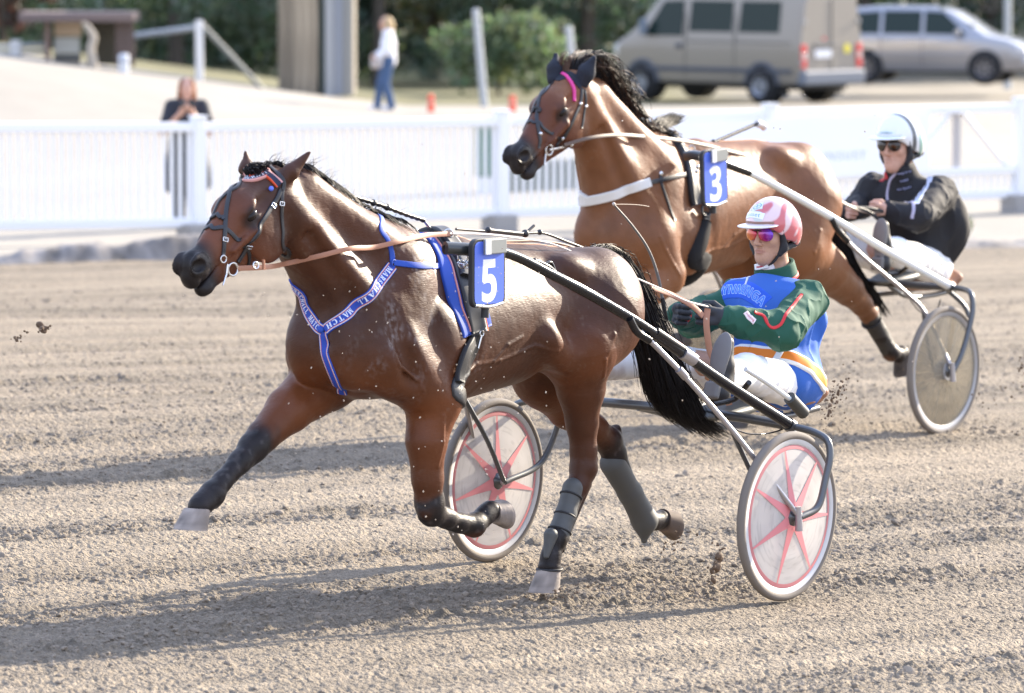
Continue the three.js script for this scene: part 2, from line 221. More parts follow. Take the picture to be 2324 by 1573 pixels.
{
  const col = (x, z, D) => { const [, q, n1, n2] = trackRelief(x, z, D), a = x * TR.x + z * TR.z, b = -x * TR.z + z * TR.x, p = fbm(a * 0.6 + 9, b * 2.1, 4.4, 3), g = noise(x * 33, z * 33, 1.5);
    const damp = clamp(0.30 * Math.max(0, n2) * (0.4 + 0.6 * q) + 0.26 * q * Math.max(0, n1) + 0.16 * p + 0.07 * g, -0.2, 0.6), k = 1 - damp; const st = 1 + 0.30 * noise(a * 0.08, b * 5, 3.3) + 0.16 * noise(a * 0.2, b * 15, 6.3) + 0.16 * (0.5 - q); return [0.305 * k * st, 0.254 * k * st, 0.190 * k * st]; };
  const g = sheet(fanU(0.106, 740, 0.5, 20), 1120, (t, u) => 1 / lerp(1 / 18.2, 1 / edgeZ(u), t), (x, z, D) => groundY(x, z) + trackRelief(x, z, D)[0], col);
  structure(mesh('track', g, std(lin(1, 1, 1), 0.95, { vertexColors: true, map: grainTex, bumpMap: sandTex, bumpScale: 0.0145 }), scene));
  // the foreground under the camera and the land to the sides
  structure(mesh('ground', sheet(fanU(0.5, 20, 6, 12), 30, t => lerp(1, 18.2, t), (x, z) => groundY(x, z) + 0.005, null), std(lin(0.21, 0.17, 0.135), 0.95), scene));
  const rg = rngOf(5), lump = k => { const q = new THREE.IcosahedronGeometry(1, 1), a = q.attributes.position; for (let i = 0; i < a.count; i++) { const s = 1 + 0.38 * noise(a.getX(i) * 1.7 + k * 9, a.getY(i) * 1.7, a.getZ(i) * 1.7 + 0.5); a.setXYZ(i, a.getX(i) * s * 1.15, a.getY(i) * s * 0.72, a.getZ(i) * s); } q.computeVertexNormals(); return q; };
  const N = 42000, spots = []; while (spots.length < N) { const D = 1 / lerp(1 / 18.5, 1 / 46, rg()), u = (rg() * 2 - 1) * 0.115, x = u * D, z = -D, [, q] = trackRelief(x, z, D); if (rg() > 0.06 + 0.94 * q * q) continue; spots.push([x, z, D, q]); }
  for (let k = 0; k < 3; k++) { const mine = spots.filter((s, i) => i % 3 === k), im = new THREE.InstancedMesh(lump(k + 1), std(lin(1, 1, 1), 0.95), mine.length), m = new THREE.Matrix4(), qn = new THREE.Quaternion(), c = new THREE.Color();
    mine.forEach(([x, z, D], i) => { const s = 0.0028 + 0.0085 * Math.pow(rg(), 3) + (rg() < 0.009 ? 0.005 + 0.009 * rg() : 0); qn.setFromEuler(new THREE.Euler(rg() * 0.6, rg() * 6.3, rg() * 0.6)); m.compose(V(x, groundY(x, z) + trackRelief(x, z, D)[0] + s * 0.1, z), qn, V(s * 1.15, s, s)); im.setMatrixAt(i, m); const b = 0.62 + 0.4 * rg(); im.setColorAt(i, c.setRGB(0.27 * b, 0.222 * b, 0.170 * b)); });
    im.name = numbered('dirt_clods'); im.userData.kind = 'stuff'; tag(im, 'small dirt clods strewn over the sandy track', 'dirt'); shade(im); scene.add(im); }
}
{ // rough stony lip along the outer edge of the track, then the pale gravel behind it
  const lip = (x, w) => { const h = 0.12 + 0.08 * noise(x * 0.9, 4.1) + 0.07 * noise(x * 2.7, 1.3); return h * smooth(0, 0.16, w) * (1 - 0.75 * smooth(0.3, 1.3, w)) + 0.035 * noise(x * 9, w * 9, 2.5) * smooth(0, 0.1, w) * (1 - smooth(0.9, 1.3, w)); };
  const us = fanU(0.11, 520, 0.5, 20), W = 1.4;
  structure(mesh('verge', sheet(us, 26, (t, u) => edgeZ(u) - 0.02 + W * Math.pow(t, 1.5), (x, z, D) => { const w = D - edgeZ(x / D); return groundY(x, z) + lip(x, w) - (w < 0 ? 0.03 : 0) + 0.02; }, (x, z, D) => { const k = 0.75 + 0.35 * noise(x * 7, z * 7, 1.1) + 0.2 * noise(x * 22, z * 22, 2.1); return [0.27 * k, 0.25 * k, 0.235 * k]; }), std(lin(1, 1, 1), 0.95, { vertexColors: true }), scene));
  const gravel = dataTex(256, (u, v) => 0.5 * pn(u * 90, v * 90, 90, 7) + 0.5 * pn(u * 30, v * 30, 30, 8)); gravel.repeat.set(0.5, 0.5);
  structure(mesh('gravel_yard', sheet(fanU(0.11, 120, 0.9, 16), 130, (t, u) => 1 / lerp(1 / (edgeZ(u) + W - 0.1), 1 / 106, t), (x, z) => groundY(x, z) + 0.03, (x, z) => { const k = 0.92 + 0.12 * fbm(x * 0.35, z * 0.12, 1, 3) + 0.05 * noise(x * 3, z * 1.2, 5); return [0.31 * k, 0.283 * k, 0.238 * k]; }), std(lin(1, 1, 1), 0.9, { vertexColors: true, bumpMap: gravel, bumpScale: 0.006 }), scene));
  structure(mesh('dry_grass', sheet(fanU(0.11, 100, 1.5, 16), 40, (t, u) => 1 / lerp(1 / 105.9, 1 / 420, t), (x, z) => groundY(x, z) + 0.02, (x, z) => { const k = 0.8 + 0.4 * fbm(x * 0.8, z * 0.5, 3, 3), p = smooth(3, 6, x); return [lerp(0.14, 0.27, p) * k, lerp(0.13, 0.235, p) * k, lerp(0.05, 0.175, p) * k]; }), std(lin(1, 1, 1), 0.95, { vertexColors: true }), scene));
}
// ---------------------------------------------------------------- the fence beyond the track
const FA = V(-5.23, 0, -57.4), FB = V(5.96, 0, -65.42), FDIR = FB.clone().sub(FA).normalize(), fenceT = px => { const r = viewDir(px, 400); const n = V(-FDIR.z, 0, FDIR.x), t = n.dot(FA.clone().sub(EYE)) / n.dot(r); return EYE.clone().addScaledVector(r, t).sub(FA).setY(0).dot(FDIR); };
const rodeo = std(lin(0.84, 0.85, 0.86), 0.45), fenceAng = Math.atan2(-FDIR.z, FDIR.x);
{
  const posts = [fenceT(450) - (fenceT(1140) - fenceT(450)), fenceT(450), fenceT(1140), fenceT(1747), fenceT(2315), fenceT(2315) + 3.9].map(t => t);
  const at = t => { const p = FA.clone().addScaledVector(FDIR, t); p.y = groundY(p.x, p.z) + 0.03; return p; };
  const names = ['leftmost white slatted fence panel, left of the woman with a phone', 'white slatted fence panel behind the front horse, right of the woman with a phone', 'white slatted fence panel behind the head and neck of horse three', 'open white fence panel with diagonal braces behind the driver in black', 'white slatted fence panel at the right edge of the photo'];
  for (let i = 0; i < 5; i++) {
    const a = at(posts[i]), b = at(posts[i + 1]), L = a.distanceTo(b), open = i === 3, base = 0.17, top = base + 1.10;
    const g = thing('picket_fence', names[i], 'fence', a, 'white fence panels beyond the track'); g.rotation.y = fenceAng; g.rotation.z = Math.asin((b.y - a.y) / L) * 0;
    const sl = (b.y - a.y) / L, yy = x => sl * x;
    const bar = (name, y, h, d, mat = rodeo, zz = 0, x0 = 0.05, x1 = L - 0.05) => { const q = new RoundedBoxGeometry(x1 - x0, h, d, 2, 0.012); q.rotateZ(Math.atan(sl)); q.translate((x0 + x1) / 2, y + yy((x0 + x1) / 2), zz); return mesh(name, q, mat, g); };
    bar('top_rail', top - 0.05, 0.10, 0.07, rodeo, 0, -0.02, L + 0.02); bar('bottom_rail', base + 0.05, 0.10, 0.06);
    const sg = new RoundedBoxGeometry(0.040, open ? 0.25 : 0.9, 0.022, 1, 0.004), n = Math.round(L / 0.102);
    for (let k = 1; k < n; k++) { const x = k * L / n, m = shade(new THREE.Mesh(sg, rodeo)); if (x > L - 0.09 || x < 0.09) continue; m.name = 'slat'; m.position.set(x, (open ? base + 0.2 : base + 0.55) + yy(x), -0.032); g.add(m); }
    if (open) { bar('middle_rail', base + 0.33, 0.09, 0.06);
      const X = fenceT(2178) - posts[3]; mesh('brace_post', box(0.09, 0.72, 0.06, X, base + 0.72 + yy(X), -0.06, 0.01), std(lin(0.50, 0.47, 0.45), 0.7), g);
      for (const s of [-1, 1]) mesh('brace', rod(V(X + s * 0.1, top - 0.1 + yy(X), -0.06), V(X + s * 0.78, base + 0.35 + yy(X), -0.06), 0.035, 8), rodeo, g); }
  }
  posts.forEach((t, i) => { if (i > 5) return; const p = at(t), where = ['out of sight at the left', 'in front of the woman with a phone', 'left of the nose of horse three', 'behind the back of horse three', 'at the right edge of the photo', 'out of sight at the right'][i]; if (i === 0 || i === 5) return;
    const g = thing('fence_post', 'white fence post on a grey concrete foot ' + where, 'post', p, 'white fence posts beyond the track'); g.rotation.y = fenceAng;
    mesh('shaft', box(0.14, 1.30, 0.12, 0, 0.66, 0.0, 0.015), rodeo, g); mesh('cap', box(0.16, 0.03, 0.14, 0, 1.325, 0, 0.008), rodeo, g);
    mesh('concrete_foot', box(0.30, 0.26, 0.30, -0.08, 0.08, 0.06, 0.02), std(lin(0.34, 0.325, 0.31), 0.9), g); });
  // banner on the near side of the fence
  const t0 = fenceT(1510), t1 = fenceT(2100), pm = at((t0 + t1) / 2), tx = canvasTex(1024, 256, (c, W, H) => { c.fillStyle = '#f4f6fb'; c.fillRect(0, 0, W, H); c.fillStyle = '#c3cbdb'; c.font = 'bold 52px sans-serif'; c.fillText('ELAJNSUST', 500, 190); });
  const bn = thing('banner', 'white advertising banner with faint grey lettering, hung on the fence behind horse three', 'banner', pm); bn.rotation.y = fenceAng;
  const bg = new THREE.BoxGeometry(t1 - t0, 0.66, 0.012, 40, 8, 1); { const a = bg.attributes.position; for (let i = 0; i < a.count; i++) a.setZ(i, a.getZ(i) + 0.012 * noise(a.getX(i) * 2.2, a.getY(i) * 2)); bg.computeVertexNormals(); }
  bg.translate(0, 0.17 + 1.0 - 0.33, 0.075); mesh('sheet', bg, std('#ffffff', 0.6, { map: tx }), bn);
  mesh('eyelet', [torus(V(-(t1 - t0) / 2 + 0.05, 1.14, 0.09), 0.014, 0.004, V(0, 0, 1), 12)], M0(), bn);
}
function M0() { return std(lin(0.6, 0.6, 0.6), 0.3, { metalness: 1 }); }
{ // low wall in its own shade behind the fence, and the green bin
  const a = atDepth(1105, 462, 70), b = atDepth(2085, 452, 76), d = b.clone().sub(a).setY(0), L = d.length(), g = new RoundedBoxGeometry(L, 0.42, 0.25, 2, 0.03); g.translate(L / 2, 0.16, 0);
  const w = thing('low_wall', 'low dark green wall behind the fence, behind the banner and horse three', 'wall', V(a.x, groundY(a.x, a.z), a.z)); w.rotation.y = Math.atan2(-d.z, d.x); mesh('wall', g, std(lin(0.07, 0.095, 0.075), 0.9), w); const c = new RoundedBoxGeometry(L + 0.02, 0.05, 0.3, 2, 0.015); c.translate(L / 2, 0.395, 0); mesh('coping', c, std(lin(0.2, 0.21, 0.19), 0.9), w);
  const p = atDepth(1104, 400, 70), q = thing('green_box', 'green box on a white stand, seen between the fence slats', 'box', V(p.x, groundY(p.x, p.z), p.z)); const y0 = p.y - q.position.y, H = 110 / (FOC / 70);
  mesh('box', box(0.30, H, 0.3, 0, y0 + H / 2, 0, 0.03), std(lin(0.012, 0.13, 0.07), 0.6), q); mesh('lid', box(0.33, 0.05, 0.33, 0, y0 + H + 0.02, 0, 0.015), std(lin(0.35, 0.42, 0.4), 0.6), q); mesh('stand', box(0.2, y0, 0.2, 0, y0 / 2 - 0.002, 0, 0.01), rodeo, q);
}
// ---------------------------------------------------------------- poles, shelter, hut, bollards
const greyPaint = std(lin(0.42, 0.44, 0.44), 0.6);
function post(name, label, px0, py0, px1, py1, D, r, mat, D2 = D) { const a = atDepth(px0, py0, D2), b = atDepth(px1, py1, D), d = a.clone().sub(b).normalize(), gy = groundY(b.x, b.z); const foot = b.clone().addScaledVector(d, (gy - b.y) / d.y); const g = thing(name, label, 'pole', foot); mesh('shaft', rod(V(0, 0, 0), a.clone().sub(foot), r, 12, r * 0.92), mat, g); const t = a.clone().sub(foot); mesh('cap', ball(t, r * 1.0, 10), mat, g); return g; }
post('leaning_pole', 'grey leaning pole beside the right-hand orange bollard, clear of the horses', 1080, 28, 1100, 248, 103, 0.075, greyPaint);
post('leaning_pole', 'grey pole rising behind the ears of horse three', 1291, 68, 1312, 260, 104, 0.075, greyPaint);
post('lamp_pole', 'grey pole behind the bonnet of the silver car', 2287, -120, 2287, 120, 132, 0.09, greyPaint);
{ const D = 101, sc = FOC / D, top = atDepth(452, 46, D), g = thing('barrier_post', 'white post with a sloping grey stay and a rail, behind the woman with a phone', 'post', V(top.x, groundY(top.x, top.z), top.z)), T = p => p.clone().sub(g.position);
  mesh('shaft', box(0.14, T(top).y, 0.14, 0, T(top).y / 2, 0, 0.02), std(lin(0.74, 0.74, 0.72), 0.5), g);
  mesh('rail', rod(T(atDepth(450, 62, D)), T(atDepth(300, 82, D + 1)), 0.055, 8), greyPaint, g); mesh('stay', rod(T(atDepth(458, 56, D)), T(atDepth(640, 250, D + 1)), 0.045, 8), std(lin(0.18, 0.2, 0.2), 0.6), g);
  const p = atDepth(36, 92, D), h = thing('barrier_post', 'short white post with grey rails at the left edge of the photo', 'post', V(p.x, groundY(p.x, p.z), p.z)), T2 = q => q.clone().sub(h.position);
  mesh('shaft', box(0.19, T2(p).y, 0.16, 0, T2(p).y / 2, 0, 0.02), std(lin(0.74, 0.74, 0.72), 0.5), h); for (const y of [107, 122]) mesh('rail', rod(T2(atDepth(-120, y + 6, D)), T2(atDepth(110, y - 6, D)), 0.04, 8), greyPaint, h); }
{ // open wooden shelter
  const D = 100, P = (x, y, dd = 0) => atDepth(x, y, D + dd), o = P(170, 150); o.y = groundY(o.x, o.z); const g = thing('wooden_shelter', 'dark brown open shelter with a flat roof at the upper left', 'shelter', o), sc = D / FOC, W = px => px * sc, brown = std(lin(0.115, 0.085, 0.075), 0.8), X = px => (px - 170) * sc, Y = py => P(170, py).y - o.y;
  mesh('roof', box(W(262), W(20), 1.6, X(176), Y(38), -0.5, 0.01), std(lin(0.17, 0.13, 0.12), 0.8), g);
  for (let k = 0; k < 5; k++) mesh('board', box(W(8.2), Y(48) + 0.02, 0.05, X(266.5 + k * 8.7), (Y(48) + 0.02) / 2, 0.0 + (k % 2) * 0.008, 0.004), brown, g);
  mesh('post', box(W(12), Y(48), 0.1, X(108), Y(48) / 2, 0, 0.01), std(lin(0.22, 0.15, 0.12), 0.8), g);
  mesh('board_panel', box(W(62), W(34), 0.05, X(152), Y(66), -0.25, 0.006), std(lin(0.50, 0.37, 0.24), 0.75), g);
  mesh('notice', box(W(58), W(36), 0.04, X(150), Y(104), -0.25, 0.006), std(lin(0.46, 0.46, 0.41), 0.6), g); mesh('counter', box(W(62), W(16), 0.1, X(150), Y(131), -0.25, 0.006), std(lin(0.10, 0.105, 0.10), 0.7), g); mesh('shelf', box(W(60), 0.7, 0.06, X(150), Y(140) - 0.33, -0.25, 0.006), std(lin(0.3, 0.26, 0.2), 0.7), g);
  mesh('back_wall', box(W(80), Y(46), 0.06, X(226), Y(46) / 2, -1.0, 0.006), std(lin(0.09, 0.08, 0.055), 0.85), g);
  const b = P(281, 135, -1.5); const bin = thing('litter_bin', 'small white bin in front of the brown shelter wall', 'bin', V(b.x, groundY(b.x, b.z), b.z)); const y = P(281, 124, -1.5).y - bin.position.y;
  mesh('drum', new THREE.LatheGeometry([[0, 0], [0.07, 0], [0.09, 0.03], [0.095, y * 0.9], [0.085, y], [0, y + 0.02]].map(([a, b]) => new THREE.Vector2(a, b)), 20), std(lin(0.68, 0.71, 0.74), 0.5), bin); mesh('label_plate', box(0.09, 0.12, 0.02, 0, y * 0.75, 0.125, 0.004), std(lin(0.35, 0.4, 0.48), 0.5), bin);
  const s = P(205, 150, -1.2), tr = thing('crooked_trunk', 'pale bare crooked trunk standing inside the shelter opening', 'tree trunk', V(s.x, groundY(s.x, s.z), s.z)), T = (x, y) => P(x, y, -1.2).sub(tr.position);
  mesh('trunk', tube([V(0.05, -0.05, 0), T(212, 150), T(206, 110), T(212, 85), T(196, 58)], t => 0.10 - 0.04 * t, 10, 30), std(lin(0.42, 0.37, 0.30), 0.9), tr); mesh('branch', tube([T(210, 88), T(202, 66), T(188, 52)], 0.04, 8), std(lin(0.42, 0.37, 0.30), 0.9), tr);
}
{ // pale hut end
  const D = 104, o = atDepth(715, 230, D), sc = D / FOC; o.y = groundY(o.x, o.z); const g = thing('wooden_hut', 'tall pale beige boarded hut with grey door strip, left of the woman in white', 'hut', o), H = 3.4, X = px => (px - 715) * sc;
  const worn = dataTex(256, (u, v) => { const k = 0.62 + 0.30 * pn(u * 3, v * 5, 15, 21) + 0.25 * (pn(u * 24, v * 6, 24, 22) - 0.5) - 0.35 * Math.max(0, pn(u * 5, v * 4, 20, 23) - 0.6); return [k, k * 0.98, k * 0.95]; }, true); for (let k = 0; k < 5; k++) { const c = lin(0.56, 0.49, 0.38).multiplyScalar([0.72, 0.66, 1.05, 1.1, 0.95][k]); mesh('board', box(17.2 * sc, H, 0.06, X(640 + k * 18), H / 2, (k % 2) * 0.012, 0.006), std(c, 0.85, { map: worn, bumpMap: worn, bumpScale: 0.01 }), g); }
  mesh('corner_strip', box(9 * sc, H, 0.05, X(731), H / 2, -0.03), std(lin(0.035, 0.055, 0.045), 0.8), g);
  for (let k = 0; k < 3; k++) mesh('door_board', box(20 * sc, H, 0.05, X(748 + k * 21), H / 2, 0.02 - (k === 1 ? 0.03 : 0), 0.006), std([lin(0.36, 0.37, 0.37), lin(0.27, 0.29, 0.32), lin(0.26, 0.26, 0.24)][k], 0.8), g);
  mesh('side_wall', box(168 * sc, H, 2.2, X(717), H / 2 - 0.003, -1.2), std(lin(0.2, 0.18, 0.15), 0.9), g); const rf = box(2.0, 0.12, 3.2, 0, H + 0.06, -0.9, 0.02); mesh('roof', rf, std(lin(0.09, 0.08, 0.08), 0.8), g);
}
for (const [x, y0, w, which] of [[978, 213, 15, 'left of the grey leaning pole'], [1163, 216, 16, 'in front of the nose of horse three']]) { const D = 97, t = atDepth(x, y0, D), g = thing('bollard', 'small orange red bollard ' + which, 'bollard', V(t.x, groundY(t.x, t.z), t.z), 'orange bollards beyond the fence'), h = t.y - g.position.y, r = w / 2 * D / FOC;
  mesh('shaft', new THREE.LatheGeometry([[0, 0], [r * 1.25, 0], [r * 1.2, 0.03], [r, 0.06], [r * 0.95, h * 0.85], [r * 0.7, h * 0.97], [0, h]].map(([a, b]) => new THREE.Vector2(a, b)), 18), std(lin(0.78, 0.085, 0.035), 0.5), g); mesh('band', new THREE.CylinderGeometry(r * 1.01, r * 1.02, 0.05, 18, 1, true).translate(0, h * 0.6, 0), std(lin(0.75, 0.3, 0.25), 0.5), g); }
// ---------------------------------------------------------------- trees
function leaves(n, spread, size, rg, tone, clumps) { const P = [], N = [], C = [], c = new THREE.Color();
  for (let i = 0; i < n; i++) { const [cx, cy, cz, r] = clumps[Math.floor(rg() * clumps.length)], a = rg() * 6.283, b = Math.acos(2 * rg() - 1), q = r * Math.pow(rg(), 0.42), x = cx + Math.sin(b) * Math.cos(a) * q, y = cy + Math.cos(b) * q * 0.85, z = cz + Math.sin(b) * Math.sin(a) * q;
    const d = V(rg() - 0.5, rg() - 0.5, rg() - 0.5).normalize(), e = V(rg() - 0.5, rg() - 0.5, rg() - 0.5).cross(d).normalize(), s = size * (0.6 + 0.8 * rg()), nn = V(0, 0, 0).crossVectors(d, e).normalize().negate();
    const k = 0.65 + 0.7 * rg(), t = [tone[0] * k * (1 + 0.5 * (rg() - 0.5)), tone[1] * k, tone[2] * k];
    const v = [[0, 0], [0.5, 0.32], [1, 0], [0.5, -0.32]].map(([u, w]) => [x + (d.x * (u - 0.5) + e.x * w) * s, y + (d.y * (u - 0.5) + e.y * w) * s, z + (d.z * (u - 0.5) + e.z * w) * s]);
    for (const j of [0, 1, 2, 0, 2, 3]) { P.push(...v[j]); N.push(nn.x, nn.y, nn.z); C.push(...t); } }
  const g = new THREE.BufferGeometry(); g.setAttribute('position', new THREE.Float32BufferAttribute(P, 3)); g.setAttribute('normal', new THREE.Float32BufferAttribute(N, 3)); g.setAttribute('uv', new THREE.Float32BufferAttribute(new Float32Array(P.length / 3 * 2), 2)); g.setAttribute('color', new THREE.Float32BufferAttribute(C, 3)); return g; }
const leafMat = new THREE.MeshPhysicalMaterial({ color: 0xffffff, vertexColors: true, roughness: 0.85, transmission: 0.68, thickness: 0, side: THREE.DoubleSide }), bark = std(lin(0.09, 0.075, 0.06), 0.95);
function tree(label, px, D, h, w, low, tone, n, seed, size = 0.26, name = 'tree', cat = 'tree', grp = 'trees beyond the yard') {
  const rg = rngOf(seed), p = atDepth(px, 230, D), o = V(p.x, groundY(p.x, p.z), p.z), g = thing(name, label, cat, o, grp), cl = [];
  const m = Math.round(16 + w * 5); for (let i = 0; i < m; i++) { const y = lerp(low, h, Math.pow(rg(), 0.9)), rr = w * 0.5 * Math.sqrt(Math.max(0.08, 1 - Math.pow((y - lerp(low, h, 0.4)) / (h - low) * 1.5, 2))), a = rg() * 6.283, q = rr * Math.sqrt(rg()); cl.push([Math.cos(a) * q, y, Math.sin(a) * q, w * (0.13 + 0.10 * rg())]); }
  mesh('crown', leaves(n, 1, size, rg, tone, cl), leafMat, g);
  const lim = [tube([V(0, -0.2, 0), V(0.1 * (rg() - 0.5), h * 0.35, 0.1), V(0.3 * (rg() - 0.5), h * 0.8, 0)], t => 0.05 * h * 0.5 * (1 - 0.75 * t), 8, 12)]; for (let i = 0; i < 6; i++) { const c = cl[Math.floor(rg() * m)]; lim.push(tube([V(0, Math.min(c[1] * 0.6, h * 0.5), 0), V(c[0] * 0.5, c[1] * 0.85, c[2] * 0.5), V(c[0], c[1], c[2])], t => 0.045 * (1 - 0.7 * t) + 0.012, 5, 6)); }
  mesh('trunk', lim, bark, g); return g;
}
{
  const dk = [0.108, 0.162, 0.082], md = [0.105, 0.16, 0.07], lt = [0.15, 0.21, 0.09], ye = [0.17, 0.165, 0.06], rd = [0.09, 0.045, 0.035];
  tree('reddish brown bush at the upper left corner', 10, 120, 3.4, 2.2, 0.4, rd, 2600, 21, 0.2, 'bush', 'bush', null);
  tree('bright green bush behind the left end of the shelter', 95, 128, 3.2, 3.6, 0.3, lt, 3000, 22);
  tree('dark tree behind the shelter roof', 240, 138, 8, 5.5, 1.2, dk, 4200, 23);
  tree('dark tree between the shelter and the barrier post', 400, 134, 8.5, 5.5, 0.3, dk, 4600, 24);
  tree('mid green tree left of the pale hut', 560, 138, 8, 4.5, 0.2, md, 4200, 25);
  tree('dark tree behind the woman in white', 860, 136, 8, 5, 0.3, dk, 4600, 26);
  tree('light green bush at the foot of the leaning pole', 1130, 122, 1.75, 3.0, 0.2, lt, 2600, 27, 0.18, 'bush', 'bush', null);
  tree('dark tree above the leaning pole', 1090, 138, 8.5, 5.5, 0.8, dk, 4600, 28);
  tree('yellow tinged tree right of the woman in white', 985, 142, 5.5, 3.2, 0.6, ye, 1800, 29);
  tree('dark tree behind the ears of horse three', 1330, 137, 8.5, 5.5, 0.3, dk, 4600, 30);
  tree('bright yellow green tree at the nose of the van', 1455, 140, 5.5, 2.6, 1.1, [0.2, 0.24, 0.09], 1800, 31);
  tree('dark tree above the van', 1640, 146, 9, 6.5, 0.5, dk, 4200, 32);
  tree('dark tree between the van and the silver car', 1960, 146, 9, 6.0, 0.5, dk, 4200, 33);
  tree('mid green tree above the silver car', 2250, 146, 9, 6.0, 0.5, [0.035, 0.07, 0.03], 4200, 34);
  tree('dark tree left of the frame, beyond the shelter', -60, 140, 8, 6, 0.5, md, 3600, 35);
  const rg = rngOf(77), cl = []; for (let i = 0; i < 420; i++) cl.push([-26 + 54 * rg(), -3 + 12 * rg(), -156 - 10 * rg(), 1.6 + rg()]);
  const w = mesh('far_wood', leaves(46000, 1, 0.6, rg, [0.095, 0.15, 0.085], cl), leafMat, scene); w.userData.kind = 'stuff'; tag(w, 'dark wood filling the distance behind the trees', 'wood');
}
{ // a weed on the verge
  const p = atDepth(2193, 508, 57.5), g = thing('weed', 'small yellow green weed on the verge right of the driver in black', 'plant', V(p.x, groundY(p.x, p.z) + 0.1, p.z)), rg = rngOf(8), l = []; for (let i = 0; i < 60; i++) { const a = rg() * 6.3, r = 0.05 + 0.05 * rg(), h = 0.12 + 0.16 * rg(); l.push({ pts: [V(0, 0, 0), V(Math.cos(a) * r * 0.5, h * 0.7, Math.sin(a) * r * 0.5), V(Math.cos(a) * r, h, Math.sin(a) * r)], r: 0.007, seg: 4 }); }
  mesh('leaf_tuft', strands(l), std(lin(0.22, 0.26, 0.08), 0.8), g);
}
// ---------------------------------------------------------------- cloth and skin
const plane = (n, c, k = 0.006, sub = true) => ({ f: (x, y, z) => -((x - c.x) * n.x + (y - c.y) * n.y + (z - c.z) * n.z), k, sub, lo: V(MIN, MIN, MIN), hi: V(-MIN, -MIN, -MIN) }); // removes the side the normal points to
const inter = (x, y, z) => x;
const weave = dataTex(128, (u, v) => 0.5 + 0.25 * Math.sin(u * 128 * 0.8) * Math.sin(v * 128 * 0.8) + 0.3 * (pn(u * 40, v * 40, 40, 2) - 0.5));
const clothMat = (c, o = {}) => phys(c, 0.8, { sheen: 0.4, sheenRoughness: 0.5, bumpMap: weave, bumpScale: 0.0007, ...o });
const folds = (amp, fx, fy, seed = 0) => (x, y, z) => { const u = x * fx * 1.3 + y * fy * 0.9 + seed, v = y * fy * 0.8 - x * fx * 0.5, r = 1 - Math.abs(noise(u, v, z * fx * 0.9 + seed)); return amp * (0.8 * noise(x * fx + seed, y * fy, z * fx) + 0.4 * noise(x * fx * 2.3 + 5, y * fy * 2.1, z * fx * 2.3 + seed) - 0.75 * Math.pow(r, 5)); };
const skinMat = phys(lin(0.60, 0.36, 0.26), 0.5, { sheen: 0.2 });
// ---------------------------------------------------------------- the horses
const hairTex = dataTex(256, (u, v) => 0.5 + 0.5 * (pn(u * 24, v * 120, 24 * 5, 1) - 0.5) + 0.35 * (pn(u * 60, v * 200, 300, 2) - 0.5));
const M = {
  coat: phys(lin(1, 1, 1), 0.5, { vertexColors: true, specularIntensity: 0.42, bumpMap: hairTex, bumpScale: 0.0009, clearcoat: 0.14, clearcoatRoughness: 0.36, sheen: 0.06, sheenColor: lin(0.5, 0.35, 0.22), sheenRoughness: 0.4 }),
  blackHair: phys(lin(0.012, 0.010, 0.010), 0.5, { specularIntensity: 0.5 }),
  brownHair: phys(lin(0.07, 0.032, 0.016), 0.5),
  hoof: std(lin(0.33, 0.29, 0.26), 0.75, { vertexColors: true, bumpMap: dataTex(128, (u, v) => 0.5 * pn(u * 40, v * 6, 240, 4) + 0.5 * pn(u * 12, v * 12, 12, 5)), bumpScale: 0.0015 }),
  leather: phys(lin(0.018, 0.018, 0.021), 0.42, { clearcoat: 0.15, clearcoatRoughness: 0.4 }),
  tan: phys(lin(0.38, 0.17, 0.095), 0.5),
  brownRein: phys(lin(0.13, 0.085, 0.06), 0.5),
  metal: std(lin(0.72, 0.72, 0.72), 0.22, { metalness: 1 }),
  blueWeb: std(lin(0.018, 0.075, 0.42), 0.65),
  navy: std(lin(0.012, 0.018, 0.05), 0.6),
  orange: std(lin(0.75, 0.16, 0.04), 0.6),
  pinkPipe: std(lin(0.65, 0.27, 0.24), 0.6),
  whitePipe: std(lin(0.75, 0.72, 0.68), 0.6),
  pink: std(lin(0.72, 0.05, 0.28), 0.5),
  eye: phys(lin(0.010, 0.006, 0.005), 0.16, { specularIntensity: 0.6 }),
  boot: std(lin(0.085, 0.088, 0.086), 0.6),
  rubber: std(lin(0.022, 0.022, 0.024), 0.6),
  fleece: std(lin(0.012, 0.012, 0.013), 0.95),
  whiteFoam: std(lin(0.72, 0.70, 0.66), 0.6),
  cloth: std(lin(0.014, 0.018, 0.03), 0.85),
  tongue: std(lin(0.6, 0.5, 0.42), 0.5),
};
